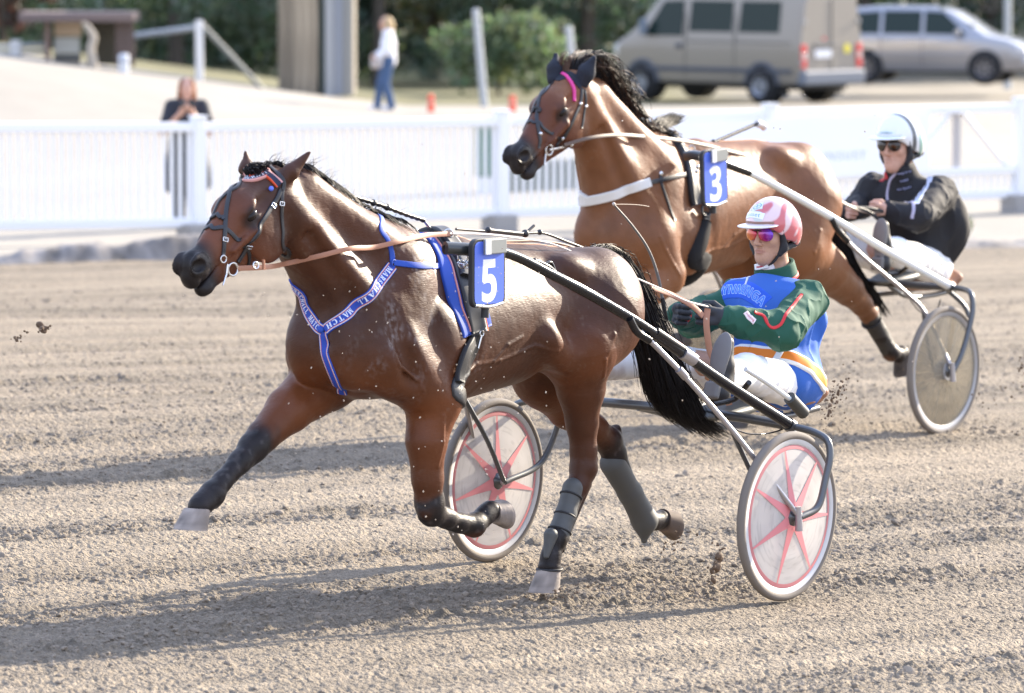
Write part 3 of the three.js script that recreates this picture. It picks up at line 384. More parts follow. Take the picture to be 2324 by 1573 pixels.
function horseField(S) {
  const A = (x, y, s) => S.frame.at(x, y, s), H = (u, v, s) => V(S.poll.x + (u * S.cu + v * S.su) * S.hs, S.poll.y + (-u * S.su + v * S.cu) * S.hs, -s * S.hs), hs = S.hs;
  const b = [], L = (f, y, s) => V(f, y, -s), dw = S.dw, dc = S.dc;
  // trunk
  b.push(cone(L(0.74, 1.205 + dc, 0), L(1.42, 1.19 + dw * 0.6, 0), 0.235, 0.295, { zs: 0.93, k: 0.08 }));
  b.push(cone(L(0.95, 1.10, 0), L(1.5, 1.10, 0), 0.165, 0.215, { zs: 1.0, k: 0.1 }));
  b.push(cone(L(0.55, 1.36 + dc, 0), L(1.25, 1.40 + (dw + dc) / 2, 0), 0.09, 0.10, { k: 0.1, zs: 1.1 }));
  b.push(cone(L(1.28, 1.42 + dw, 0), L(1.70, 1.475 + dw, 0), 0.09, 0.085, { zs: 0.65, k: 0.1 }));
  b.push(ell(L(1.78, 1.17, 0), 0.36, 0.245, 0.235, { k: 0.09 }));
  for (const s of [1, -1]) {
    b.push(ell(L(0.47, 1.205 + dc, s * 0.115), 0.275, 0.255, 0.165, { k: 0.08, rot: [0, 0, 0.1] }));
    b.push(ell(L(0.68, 1.38 + dc, s * 0.16), 0.10, 0.055, 0.06, { k: 0.08, rot: [0, 0, 0.3] }));
    b.push(ell(L(1.80, 1.23, s * 0.165), 0.17, 0.29, 0.085, { k: 0.07, rot: [0, 0, 0.38] }));
    b.push(ell(L(1.62, 1.10, s * 0.20), 0.13, 0.17, 0.075, { k: 0.06, rot: [0, 0, -0.25] }));
    b.push(ell(L(2.025, 1.15, s * 0.092), 0.125, 0.16, 0.092, { k: 0.06 }));
  }
  b.push(cone(L(0.32, 1.37 + dc, 0), L(0.19, 1.385 + dc, 0), 0.055, 0.03, { k: 0.08 }));
  // neck
  for (let i = 0; i < S.neck.length - 1; i++) { const [f, y, r, z] = S.neck[i], [f2, y2, r2, z2] = S.neck[i + 1]; b.push(cone(L(f, y, 0), L(f2, y2, 0), r, r2, { zs: (z + z2) / 2, k: i ? 0.05 : 0.09 })); }
  for (const s of [1, -1]) { const n = S.neck; // the long muscle down the side of the neck, and the jugular groove
    b.push(cone(L(n[4][0] - 0.02, n[4][1] - 0.02, s * 0.05), L(n[1][0] + 0.02, n[1][1] - 0.16, s * 0.12), 0.05, 0.085, { k: 0.08 }));
    b.push(cone(L(n[3][0] - 0.03, n[3][1] + 0.09, s * 0.03), L(n[0][0] + 0.05, n[0][1] + 0.13, s * 0.1), 0.04, 0.07, { k: 0.08 }));
    b.push(cone(L(n[3][0] + 0.04, n[3][1] - 0.09, s * 0.10), L(n[1][0] + 0.16, n[1][1] - 0.12, s * 0.165), 0.010, 0.014, { k: 0.07, sub: true }));
  }
  // head
  const h = [], hc = (u, v, u2, v2, r, r2, zs, k = 0.04) => h.push(cone(H(u, v, 0), H(u2, v2, 0), r * hs, r2 * hs, { zs, k }));
  hc(0.02, -0.10, 0.20, -0.075, 0.095, 0.105, 0.84, 0.05);
  hc(0.20, -0.075, 0.50, -0.083, 0.105, 0.062, 0.68, 0.05);
  hc(0.15, -0.195, 0.44, -0.150, 0.100, 0.052, 0.48, 0.05);
  const rz = [0, 0, -Math.atan2(S.su, S.cu)];
  for (const s of [1, -1]) {
    h.push(ell(H(0.165, -0.185, s * 0.058), 0.115 * hs, 0.105 * hs, 0.034 * hs, { k: 0.03, rot: rz }));
    h.push(ell(H(0.212, -0.022, s * 0.076), 0.044 * hs, 0.020 * hs, 0.020 * hs, { k: 0.04, rot: rz }));
    h.push(ell(H(0.228, -0.046, s * 0.098), 0.026 * hs, 0.013 * hs, 0.012 * hs, { k: 0.018, sub: true, rot: rz }));
    h.push(cone(H(0.25, -0.105, s * 0.080), H(0.37, -0.112, s * 0.058), 0.020 * hs, 0.012 * hs, { k: 0.025 }));
    h.push(ell(H(0.15, -0.04, s * 0.085), 0.05 * hs, 0.022 * hs, 0.02 * hs, { k: 0.03, sub: true, rot: rz }));
  }
  h.push(ell(H(0.533, -0.070, 0), 0.056 * hs, 0.060 * hs, 0.046 * hs, { k: 0.035, rot: rz }));
  h.push(ell(H(0.578, -0.100, 0), 0.026 * hs, 0.038 * hs, 0.038 * hs, { k: 0.022, rot: rz }));
  h.push(cone(H(0.44, -0.165, 0), H(0.542, -0.163, 0), 0.040 * hs, 0.028 * hs, { zs: 0.95, k: 0.015 }));
  h.push(ell(H(0.525, -0.176, 0), 0.034 * hs, 0.024 * hs, 0.032 * hs, { k: 0.02, rot: rz }));
  for (const s of [1, -1]) {
    h.push(ell(H(0.548, -0.046, s * 0.042), 0.050 * hs, 0.040 * hs, 0.014 * hs, { k: 0.022, rot: rz }));
    h.push(ell(H(0.558, -0.046, s * 0.058), 0.036 * hs, 0.025 * hs, 0.025 * hs, { k: 0.006, sub: true, rot: [0, 0, rz[2] + 0.35] }));
    h.push(ell(H(0.53, -0.132, s * 0.05), 0.085 * hs, 0.0065 * hs, 0.05 * hs, { k: 0.012, sub: true, rot: [0, 0, rz[2] - 0.12] }));
  }
  // ears
  for (const [p, t] of S.ears) { const d = t.clone().sub(p), side = Math.sign(p.z), m = p.clone().addScaledVector(d, 0.35), r = 0.032 * hs;
    h.push(cone(p, m, r * 0.85, r, { k: 0.02 })); h.push(cone(m, t, r, 0.006, { k: 0.01 }));
    if (side > 0) { const fr = S.earOpen.clone().multiplyScalar(r * 0.62).add(V(0, 0, side * r * 0.25)); h.push(cone(p.clone().addScaledVector(d, 0.22).add(fr), p.clone().addScaledVector(d, 0.85).add(fr.clone().multiplyScalar(0.5)), r * 0.5, 0.005, { k: 0.008, sub: true })); } }
  b.push(...h.filter(p => 1));
  // legs
  const lim = (pts, k0 = 0.05) => { for (let i = 0; i < pts.length - 1; i++) { const [p, r] = pts[i], [q, r2] = pts[i + 1]; b.push(cone(p, q, r, r2, { k: i ? 0.022 : k0 })); } };
  for (const leg of S.legs) lim(leg.map(([x, y, s, r]) => [x.isVector3 ? x : A(x, y, s), r]), 0.055);
  for (const e of S.extra || []) b.push(e);
  return { prims: b, H };
}
function coatColour(S) {
  const J = S.black.map(([p, q, r]) => [p, q, r]);
  return (x, y, z, nx, ny, nz) => {
    let k = 0; for (const [p, q, r] of J) { const d = q.clone().sub(p), t0 = V(x, y, z).sub(p).dot(d) / d.lengthSq(), t = clamp(t0), e = Math.hypot(x - p.x - d.x * t, y - p.y - d.y * t, z - p.z - d.z * t); k = Math.max(k, (1 - smooth(Math.abs(r), Math.abs(r) * 1.35, e)) * smooth(-0.10, 0.16, t0 + (0.05 * noise(x * 30, y * 18, z * 30)) )); }
    const m = fbm(x * 9, y * 9, z * 9, 3), w = noise(x * 40, y * 22, z * 40);
    const hu = S.toHead(x, y, z); let muz = smooth(0.42, 0.50, hu[0] + 0.03 * m) * (hu[1] > -0.35 ? 1 : 0) * (hu[0] > 0 ? 1 : 0);
    const eye = 1 - smooth(0.028, 0.062, Math.hypot(hu[0] - 0.235, hu[1] + 0.05) + 0.012 * w), face = smooth(0.10, 0.3, hu[0]);
    let c = S.base.map((v, i) => v * (1 + 0.30 * m + 0.10 * w));
    const r2 = S.ruddy; // the lighter red of the lower flank, thigh and cheek
    const near = (f, h, r) => Math.exp(-((x - f) ** 2 + (y - h) ** 2) / (r * r)), red = clamp(Math.max(near(0.72, 0.98, 0.2), near(1.66, 0.8, 0.22), near(0.38, 0.86, 0.24), near(2.05, 0.88, 0.2), near(0.15, 1.05, 0.25) * 0.8) * (0.8 + 0.4 * noise(x * 9, y * 9, z * 7)) + smooth(-0.3, 0.4, noise(x * 3.2 + 7, y * 3.2, z * 2)) * 0.25); c = c.map((v, i) => lerp(v, r2[i], red * 0.85));
    if (face > 0 && hu[0] < 0.7 && hu[1] > -0.36) c = c.map((v, i) => lerp(v, S.face[i] * (1 + 0.25 * m), face));
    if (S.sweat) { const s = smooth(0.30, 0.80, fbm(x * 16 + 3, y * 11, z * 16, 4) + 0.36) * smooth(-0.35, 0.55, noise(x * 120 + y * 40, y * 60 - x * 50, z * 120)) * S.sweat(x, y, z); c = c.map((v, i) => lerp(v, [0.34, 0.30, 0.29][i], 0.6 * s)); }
    { const du = smooth(0.45, 0.9, noise(x * 95, y * 95, z * 95)) * 0.25 * smooth(-0.1, 0.4, noise(x * 5, y * 5, z * 5)); c = c.map((v, i) => lerp(v, [0.30, 0.25, 0.20][i], du * 0.5)); }
    c = c.map((v, i) => lerp(v, [0.017, 0.013, 0.013][i] * (1 + 0.5 * w), Math.max(k, muz, eye * 0.85 * (hu[0] > 0 ? 1 : 0))));
    if (k > 0.5) { const dst = smooth(0.35, 0.8, noise(x * 60, y * 34, z * 60)); c = c.map((v, i) => v + [0.03, 0.027, 0.026][i] * dst); }
    return c;
  };
}
function hoofGeo(c, dir, r, len, tilt) { // c coronet centre, dir towards the toe along the wall axis, sole turned by tilt
  const g = new THREE.CylinderGeometry(r * 0.84, r * 1.06, len, 28, 10, false), a = g.attributes.position, C = [], n = V(0, 0, 0);
  for (let i = 0; i < a.count; i++) { n.fromBufferAttribute(a, i); const t = 0.5 - n.y / len; // 0 coronet, 1 sole
    const toe = Math.max(0, n.x / r); n.x += t * r * 0.55; n.x *= 1 + 0.08 * toe; if (n.x < 0) n.x *= 0.82; n.z *= 0.94; n.y -= 0.16 * len * (t < 0.5 ? 0 : 0) ; if (t < 0.02) n.y -= n.x < 0 ? 0.25 * len * (-n.x / r) : 0;
    a.setXYZ(i, n.x, n.y, n.z); const b = 0.8 + 0.35 * noise(n.x * 60, n.y * 20, n.z * 60) + 0.25 * noise(n.x * 18, n.y * 60, n.z * 18); C.push(b, b * 0.97, b * 0.95); }
  g.setAttribute('color', new THREE.Float32BufferAttribute(C, 3)); g.translate(0, -len / 2, 0); g.computeVertexNormals();
  const y = dir.clone().multiplyScalar(-1).normalize(), x = tilt.clone().addScaledVector(y, -tilt.dot(y)).normalize(), z = V(0, 0, 0).crossVectors(x, y);
  g.applyMatrix4(new THREE.Matrix4().makeBasis(x, y, z)); g.translate(c.x, c.y, c.z); return g;
}
const FR1 = new Frame(V(0.52057579, 0, -23.32197)), FR2 = new Frame(V(1.71788647, -0.0226, -30.59523));
const Lc = (f, y, s) => V(f, y, -s);
function horseSpec(S) { S.su = -Math.sin(S.ang); S.cu = Math.cos(S.ang); S.su = Math.sin(-S.ang); S.toHead = (x, y, z) => { const dx = (x - S.poll.x) / S.hs, dy = (y - S.poll.y) / S.hs; return [dx * S.cu - dy * S.su, dx * S.su + dy * S.cu, -z / S.hs]; }; return S; }
const A1 = (x, y, s) => FR1.at(x, y, s), A2 = (x, y, s) => FR2.at(x, y, s);
const tendons1 = () => { const o = [], t = (x, y, x2, y2, s, r, k = 0.012) => o.push(cone(A1(x, y, s), A1(x2, y2, s), r, r, { k }));
  t(562, 1052, 498, 1120, -0.15, 0.014); t(500, 1122, 487, 1145, -0.15, 0.016, 0.015); t(588, 1020, 566, 1046, -0.155, 0.022, 0.02); t(1335, 1100, 1283, 1218, 0.13, 0.015); t(1282, 1222, 1274, 1248, 0.13, 0.015, 0.015); t(1018, 1196, 1072, 1210, 0.17, 0.014); t(1082, 1203, 1100, 1190, 0.165, 0.014, 0.015);
  for (const s of [1, -1]) {
    o.push(ell(V(1.60, 1.13, -s * 0.215), 0.10, 0.18, 0.075, { k: 0.035, rot: [0, 0, -0.35] })); o.push(cone(V(1.46, 1.22, -s * 0.32), V(1.46, 0.98, -s * 0.32), 0.03, 0.03, { k: 0.07, sub: true })); // triceps and the hollow behind it
    o.push(cone(V(1.99, 1.33, -s * 0.255), V(1.86, 1.02, -s * 0.285), 0.03, 0.03, { k: 0.06, sub: true })); } // in front of the shoulder blade
  return o; };
const H1 = horseSpec({ frame: FR1, poll: V(2.438, 1.849, 0), ang: -32.9 * Math.PI / 180, hs: 1, dw: 0, dc: 0,
  neck: [[1.70, 1.36, 0.255, 0.68], [1.90, 1.43, 0.238, 0.57], [2.08, 1.575, 0.176, 0.53], [2.245, 1.68, 0.145, 0.50], [2.40, 1.745, 0.112, 0.66]],
  ears: [[Lc(2.41, 1.80, 0.062), A1(702, 346, 0.12)], [Lc(2.455, 1.815, -0.062), A1(557, 345, -0.10)]], earOpen: V(0.55, -0.45, 0),
  base: [0.055, 0.0205, 0.0105], ruddy: [0.165, 0.052, 0.017], face: [0.135, 0.044, 0.019],
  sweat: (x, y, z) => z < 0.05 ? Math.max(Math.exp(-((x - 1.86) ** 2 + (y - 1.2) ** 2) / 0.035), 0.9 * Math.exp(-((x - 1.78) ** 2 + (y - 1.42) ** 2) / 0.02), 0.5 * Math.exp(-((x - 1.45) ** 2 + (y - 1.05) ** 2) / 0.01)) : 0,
  legs: [
    [[Lc(1.88, 1.12, 0.165), 0, 0, 0.13], [985, 905, 0.19, 0.112], [968, 1000, 0.19, 0.080], [970, 1085, 0.185, 0.060], [975, 1142, 0.18, 0.056], [979, 1164, 0.178, 0.050], [1012, 1176, 0.175, 0.038], [1042, 1186, 0.17, 0.035], [1076, 1192, 0.165, 0.045], [1100, 1170, 0.165, 0.037], [1112, 1160, 0.165, 0.042]],
    [[Lc(1.90, 1.10, -0.165), 0, 0, 0.13], [738, 862, -0.165, 0.125], [655, 930, -0.16, 0.088], [596, 992, -0.155, 0.060], [574, 1016, -0.155, 0.056], [545, 1048, -0.153, 0.042], [505, 1092, -0.15, 0.036], [481, 1122, -0.15, 0.047], [462, 1140, -0.15, 0.042], [452, 1150, -0.15, 0.044]],
    [[Lc(0.50, 1.18, 0.12), 0, 0, 0.22], [1310, 790, 0.155, 0.165], [1318, 880, 0.15, 0.098], [1321, 960, 0.135, 0.064], [1324, 1022, 0.13, 0.052], [1324, 1062, 0.13, 0.054], [1314, 1100, 0.13, 0.043], [1288, 1160, 0.13, 0.036], [1262, 1222, 0.13, 0.044], [1250, 1262, 0.13, 0.038], [1247, 1285, 0.13, 0.047]],
    [[Lc(0.52, 1.16, -0.12), 0, 0, 0.22], [1245, 850, -0.15, 0.15], [1290, 925, -0.14, 0.088], [1345, 972, -0.135, 0.060], [1380, 1000, -0.13, 0.055], [1393, 1030, -0.13, 0.050], [1430, 1115, -0.13, 0.038], [1465, 1180, -0.13, 0.046], [1485, 1183, -0.13, 0.036], [1499, 1180, -0.13, 0.042]],
  ],
  extra: [
    cone(A1(975, 1148, 0.195), A1(968, 1160, 0.19), 0.035, 0.03, { k: 0.02 }),
    cone(A1(1345, 1042, 0.13), A1(1332, 1085, 0.13), 0.022, 0.02, { k: 0.03 }), cone(A1(1398, 975, -0.13), A1(1402, 1010, -0.13), 0.022, 0.02, { k: 0.03 }),
    cone(Lc(0.95, 1.12, 0.235), Lc(0.80, 1.03, 0.20), 0.05, 0.05, { k: 0.07 }),
    cone(A1(1262, 690, 0.33), A1(1250, 790, 0.30), 0.03, 0.03, { k: 0.07, sub: true }),
    ...tendons1(), cone(A1(755, 780, 0.07), A1(775, 860, 0.02), 0.018, 0.02, { k: 0.06, sub: true }),
  ],
  black: [[A1(600, 985, -0.155), A1(455, 1150, -0.15), 0.062], [A1(968, 1120, 0.18), A1(985, 1165, 0.178), 0.064], [A1(985, 1165, 0.178), A1(1115, 1160, 0.165), 0.075], [A1(1300, 1125, 0.13), A1(1247, 1290, 0.13), 0.07], [A1(1372, 985, -0.13), A1(1499, 1180, -0.13), 0.075]],
});
const H2 = horseSpec({ frame: FR2, poll: V(2.377, 2.005, 0), ang: -37.5 * Math.PI / 180, hs: 1.09, dw: 0.085, dc: 0.125,
  neck: [[1.68, 1.40, 0.27, 0.72], [1.90, 1.45, 0.265, 0.66], [2.05, 1.64, 0.190, 0.54], [2.19, 1.80, 0.152, 0.50], [2.33, 1.885, 0.122, 0.66]],
  ears: [[Lc(2.35, 1.965, 0.068), A2(1347, 134, 0.13)], [Lc(2.40, 1.98, -0.068), A2(1262, 127, -0.085)]], earOpen: V(0.55, -0.45, 0),
  base: [0.175, 0.072, 0.032], ruddy: [0.235, 0.094, 0.036], face: [0.115, 0.037, 0.018], sweat: null,
  legs: [
    [[Lc(1.88, 1.14, 0.165), 0, 0, 0.13], [Lc(1.80, 0.95, 0.19), 0, 0, 0.11], [Lc(2.06, 0.80, 0.18), 0, 0, 0.075], [Lc(2.22, 0.70, 0.18), 0, 0, 0.056], [Lc(2.36, 0.54, 0.18), 0, 0, 0.036], [Lc(2.42, 0.47, 0.18), 0, 0, 0.044], [Lc(2.50, 0.42, 0.18), 0, 0, 0.04]],
    [[Lc(1.88, 1.14, -0.165), 0, 0, 0.13], [Lc(1.66, 0.95, -0.19), 0, 0, 0.11], [Lc(1.60, 0.72, -0.18), 0, 0, 0.07], [Lc(1.60, 0.55, -0.18), 0, 0, 0.056], [Lc(1.34, 0.44, -0.18), 0, 0, 0.036], [Lc(1.26, 0.43, -0.18), 0, 0, 0.044], [Lc(1.2, 0.5, -0.18), 0, 0, 0.04]],
    [[Lc(0.48, 1.25, 0.13), 0, 0, 0.24], [1790, 560, 0.17, 0.20], [1872, 612, 0.16, 0.125], [1925, 658, 0.145, 0.085], [1955, 690, 0.14, 0.060], [1970, 712, 0.135, 0.050], [1998, 762, 0.135, 0.040], [2022, 800, 0.13, 0.046], [2040, 806, 0.13, 0.038], [2046, 800, 0.13, 0.04]],
    [[Lc(0.52, 1.22, -0.13), 0, 0, 0.22], [Lc(0.62, 0.98, -0.16), 0, 0, 0.15], [Lc(0.55, 0.80, -0.15), 0, 0, 0.10], [Lc(0.42, 0.62, -0.14), 0, 0, 0.06], [Lc(0.36, 0.54, -0.14), 0, 0, 0.052], [Lc(0.50, 0.30, -0.14), 0, 0, 0.038], [Lc(0.56, 0.2, -0.14), 0, 0, 0.046], [Lc(0.6, 0.11, -0.14), 0, 0, 0.042]],
  ],
  extra: [cone(A2(1985, 700, 0.14), A2(1990, 730, 0.14), 0.022, 0.02, { k: 0.03 })],
  black: [[Lc(2.2, 0.72, 0.18), Lc(2.5, 0.42, 0.18), 0.07], [Lc(1.6, 0.6, -0.18), Lc(1.6, 0.55, -0.18), 0.07], [Lc(1.6, 0.55, -0.18), Lc(1.2, 0.5, -0.18), 0.07], [A2(1975, 722, 0.14), A2(2046, 803, 0.13), 0.08], [Lc(0.36, 0.5, -0.14), Lc(0.6, 0.1, -0.14), 0.08]],
});
// px(orig zoom) helpers for the two heads
const headPx = (x, y) => [390.4 + x * 0.2364, 334.7 + y * 0.2364], nearPx = (x, y) => [371.8 + x * 0.3664, 316.1 + y * 0.3664], h2Px = (x, y) => [1115.5 + x * 0.3664, 93 + y * 0.3664];
function plate(parent, digit, centre, w, h, roll = 0) { // number plate facing the horse's left
  const g = new THREE.Group(); g.name = 'number_plate'; g.position.copy(centre); g.rotation.set(0, Math.PI, roll); parent.add(g);
  const rr = (w, h, r) => { const s = new THREE.Shape(), x = -w / 2, y = -h / 2; s.moveTo(x + r, y); s.lineTo(x + w - r, y); s.quadraticCurveTo(x + w, y, x + w, y + r); s.lineTo(x + w, y + h - r); s.quadraticCurveTo(x + w, y + h, x + w - r, y + h); s.lineTo(x + r, y + h); s.quadraticCurveTo(x, y + h, x, y + h - r); s.lineTo(x, y + r); s.quadraticCurveTo(x, y, x + r, y); return s; };
  const back = new THREE.ExtrudeGeometry(rr(w, h, 0.038), { depth: 0.016, bevelEnabled: true, bevelSize: 0.003, bevelThickness: 0.003, bevelSegments: 2, curveSegments: 8 });
  mesh('frame', back, std(lin(0.02, 0.022, 0.026), 0.45), g);
  const face = new THREE.ShapeGeometry(rr(w - 0.018, h - 0.018, 0.031), 10); { const p = face.attributes.position, u = face.attributes.uv; for (let i = 0; i < p.count; i++) u.setXY(i, p.getX(i) / w + 0.5, p.getY(i) / h + 0.5); }
  face.translate(0, 0, 0.0205);
  const t = canvasTex(512, 704, (c, W, Hh) => { c.fillStyle = '#5874da'; c.fillRect(0, 0, W, Hh); c.fillStyle = '#f6f6f4'; c.save(); c.translate(W * 0.5, Hh * 0.615); c.scale(0.80, 1.0); c.font = 'bold 600px sans-serif'; c.textAlign = 'center'; c.textBaseline = 'alphabetic'; c.fillText(digit, 0, 216); c.strokeStyle = '#f6f6f4'; c.lineWidth = 14; c.strokeText(digit, 0, 216); c.restore(); });
  const fm = mesh('digit_face', face, new THREE.MeshPhysicalMaterial({ map: t, roughness: 0.35 }), g); fm.userData.label = 'blue face with a white ' + (digit === '5' ? 'five' : 'three');
  mesh('grey_box', [box(w * 0.62, h * 0.225, 0.034, w * 0.13, h * 0.385, 0.022, 0.005)], std(lin(0.26, 0.27, 0.25), 0.5), g);
  mesh('box_label', [box(w * 0.16, h * 0.22, 0.006, -w * 0.155, h * 0.385, 0.040, 0.001)], std(lin(0.75, 0.75, 0.73), 0.5), g);
  mesh('rim_bar', [tube([V(-w * 0.42, -h * 0.47, 0.02), V(0, -h * 0.505, 0.022), V(w * 0.42, -h * 0.47, 0.02)], 0.006, 6)], std(lin(0.7, 0.7, 0.7), 0.35, { metalness: 0.6 }), g);
  mesh('bracket', [rod(V(-0.01, -h * 0.5, 0.008), V(-0.012, -h * 0.5 - 0.045, 0.008), 0.016, 10), box(0.05, h * 0.6, 0.02, 0, 0.02, -0.014, 0.004)], M.rubber, g);
  return g;
}
function buckle(p, n, t, s) { const b = V(0, 0, 0).crossVectors(n, t).normalize(), q = p.clone().addScaledVector(n, 0.004), c = [[-1, -1], [1, -1], [1, 1], [-1, 1]].map(([u, v]) => q.clone().addScaledVector(t, u * s * 0.7).addScaledVector(b, v * s)); return merge([0, 1, 2, 3].map(i => rod(c[i], c[(i + 1) % 4], 0.0022, 6)).concat([rod(q, c[1].clone().lerp(c[2], 0.5), 0.0018, 5)])); }

function makeHorse(S, name, label, cell) {
  const root = thing(name, label, 'horse', null, null); S.frame.place(root);
  const { prims, H } = horseField(S); S.H = H; S.root = root;
  S.F = field(prims); S.hit = (x, y) => hit(S.F, S.frame, x, y); S.mir = p => V(p.x, p.y, -p.z);
  { const F0 = field(prims); for (const s of [1, -1]) for (const P of [[[1.58, 1.00], [1.42, 1.03], [1.25, 1.02], [1.05, 1.06], [0.92, 1.04]], [[1.30, 1.03], [1.22, 1.10], [1.12, 1.13]], [[1.70, 0.86], [1.68, 0.76], [1.70, 0.66]], [[1.98, 1.16], [1.93, 1.08], [1.86, 1.00], [1.82, 0.95]], [[0.60, 1.12], [0.66, 1.02], [0.62, 0.92]], [[2.62, 1.62], [2.70, 1.58], [2.75, 1.54]]]) { const q = P.map(([f, h]) => onto(F0, V(f, h, -s * 0.32), -0.0035)); for (let i = 0; i < q.length - 1; i++) prims.push(cone(q[i], q[i + 1], 0.0075, 0.0068, { k: 0.010 })); } }
  const relief = (x, y, z) => 0.0009 * noise(x * 16, y * 13, z * 16) + 0.0007 * noise(x * 34 + 4, y * 26, z * 34) + 0.0005 * noise(x * 70, y * 60, z * 70);
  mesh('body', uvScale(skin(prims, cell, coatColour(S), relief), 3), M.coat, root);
  const rz = [0, 0, -Math.atan2(S.su, S.cu)];
  for (const s of [1, -1]) { const e = new THREE.SphereGeometry(0.028 * S.hs, 20, 14); e.scale(1.1, 0.72, 0.66); e.rotateZ(rz[2]); const p = H(0.229, -0.046, s * 0.080); e.translate(p.x, p.y, p.z); mesh('eye', e, M.eye, root); }
  return root;
}
// ---------------------------------------------------------------- horse in front, number five
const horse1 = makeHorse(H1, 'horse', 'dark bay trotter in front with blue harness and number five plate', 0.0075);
{
  const R = horse1, F = H1.F, hp = (x, y) => H1.hit(...headPx(x, y)), np = (x, y) => H1.hit(...nearPx(x, y)), mir = H1.mir;
  mesh('hoof', hoofGeo(A1(1116, 1160, 0.165), V(-0.93, 0.22, 0), 0.058, 0.075, V(-0.2, -1, 0)), M.hoof, R);
  mesh('hoof', hoofGeo(A1(449, 1154, -0.15), V(0.10, -1, 0), 0.064, 0.082, V(1, 0.16, 0)), M.hoof, R);
  mesh('hoof', hoofGeo(A1(1247, 1292, 0.13), V(0.02, -1, 0), 0.062, 0.088, V(1, 0, 0)), M.hoof, R);
  mesh('hoof', hoofGeo(A1(1502, 1178, -0.13), V(-1, 0.06, 0), 0.060, 0.078, V(-0.1, -1, 0)), std(lin(0.16, 0.125, 0.105), 0.8, { vertexColors: true }), R);
  // boots on the hind legs
  const bt = prims => skin(prims, 0.006);
  mesh('leg_boot', bt([cone(A1(1391, 1052, -0.13), A1(1430, 1118, -0.13), 0.056, 0.050, { k: 0.02 }), cone(A1(1430, 1118, -0.13), A1(1463, 1180, -0.13), 0.050, 0.056, { k: 0.02 }), cone(A1(1462, 1185, -0.13), A1(1462, 1226, -0.13), 0.046, 0.014, { k: 0.03 })]), M.boot, R);
  mesh('leg_boot', bt([cone(A1(1300, 1108, 0.13), A1(1284, 1168, 0.13), 0.043, 0.041, { k: 0.02 }), cone(A1(1284, 1168, 0.13), A1(1268, 1210, 0.13), 0.041, 0.047, { k: 0.02 }), cone(A1(1250, 1215, 0.145), A1(1240, 1262, 0.145), 0.03, 0.012, { k: 0.02 })]), M.boot, R);
  mesh('boot_strap', [[1296, 1125], [1282, 1170], [1270, 1205]].map(([x, y], i) => torus(A1(x, y, 0.13), [0.044, 0.043, 0.047][i], 0.005, A1(1300, 1108, 0.13).sub(A1(1268, 1210, 0.13)))), M.rubber, R);
  mesh('boot_strap', [torus(A1(1247, 1292, 0.13), 0.050, 0.006, V(0, 1, 0))], M.rubber, R);
  // bridle
  const br = new THREE.Group(); br.name = 'bridle'; R.add(br);
  const st = (name, pts, w, th = 0.005, m = M.leather, o = {}) => mesh(name, strap(F, pts, w, th, o), m, br);
  const pollTop = H(0.0 * 1, 0); function H(u, v, s = 0) { return H1.H(u, v, s); }
  const bb = [hp(1030, 360), hp(940, 275), hp(840, 225), hp(740, 205)], bbm = [H(0.095, 0.03, 0), ...bb.slice().reverse().map(mir)];
  const bt2 = canvasTex(1024, 96, (c, W, Hh) => { c.fillStyle = '#141d3a'; c.fillRect(0, 0, W, Hh); c.fillStyle = '#e2572f'; c.fillRect(0, 0, W, 14); c.fillStyle = '#d79a90'; c.fillRect(0, Hh - 22, W, 22); c.fillStyle = '#e8e8ee'; c.font = 'bold 54px serif'; c.textAlign = 'center'; c.fillText('SHERIFFI', W * 0.55, 66); });
  st('browband', [...bb, ...bbm], 0.036, 0.009, std('#ffffff', 0.6, { map: bt2 }), { seg: 70 });
  const ck = [[700, 262], [640, 300], [590, 370], [545, 480], [520, 620], [508, 780], [500, 900], [487, 1030]].map(a => hp(...a));
  st('cheek_strap', ck, 0.017, 0.007); const fck = [H(0.17, 0.055, 0.012), H(0.26, 0.03, -0.03), H(0.36, -0.0, -0.055), H(0.45, -0.06, -0.062)];
  st('cheek_strap', [hp(640, 300), ...fck.map(p => onto(F, p))], 0.015, 0.007);
  const nb = [...[[720, 965], [640, 890], [545, 805], [492, 768]].map(a => hp(...a)), onto(F, H(0.385, 0.03, 0.035))]; st('noseband', [...nb, onto(F, H(0.375, 0.05, 0)), ...nb.slice().reverse().map(mir)], 0.017, 0.006, M.leather, { seg: 60 });
  const n2 = [hp(495, 695), hp(478, 662), onto(F, H(0.335, 0.04, 0.035))]; st('noseband', [...n2, onto(F, H(0.325, 0.06, 0)), ...n2.slice().reverse().map(mir)], 0.016, 0.009);
  const jw = [[1045, 400], [1000, 500], [930, 610], [850, 730], [760, 900], [690, 1000], [628, 1100]].map(a => hp(...a)); st('jaw_strap', jw, 0.018, 0.008);
  st('jaw_strap', jw.map(mir), 0.014, 0.007);
  const tl = [[1075, 345], [1055, 450], [1052, 600], [1062, 800], [1062, 940]].map(a => hp(...a)); st('throat_lash', [onto(F, H(-0.015, 0.0, 0.02)), ...tl, onto(F, H(0.06, -0.36, 0.0)), ...tl.slice().reverse().map(mir), onto(F, H(-0.015, 0, -0.02))], 0.016, 0.006, M.leather, { seg: 90 });
  st('chin_strap', [hp(722, 960), hp(742, 1040), hp(738, 1100), onto(F, H(0.30, -0.26, 0)), mir(hp(738, 1100))], 0.013, 0.006);
  const bk = (x, y, x2, y2, s) => { const p = hp(x, y), q = hp(x2, y2); mesh('buckle', buckle(p.clone().addScaledVector(gradOf(F, p), 0.004), gradOf(F, p), q.sub(p).normalize(), s), M.metal, br); };
  bk(503, 885, 510, 780, 0.0105); bk(735, 950, 780, 870, 0.011); bk(965, 560, 1000, 500, 0.010); bk(1045, 540, 1050, 450, 0.010);
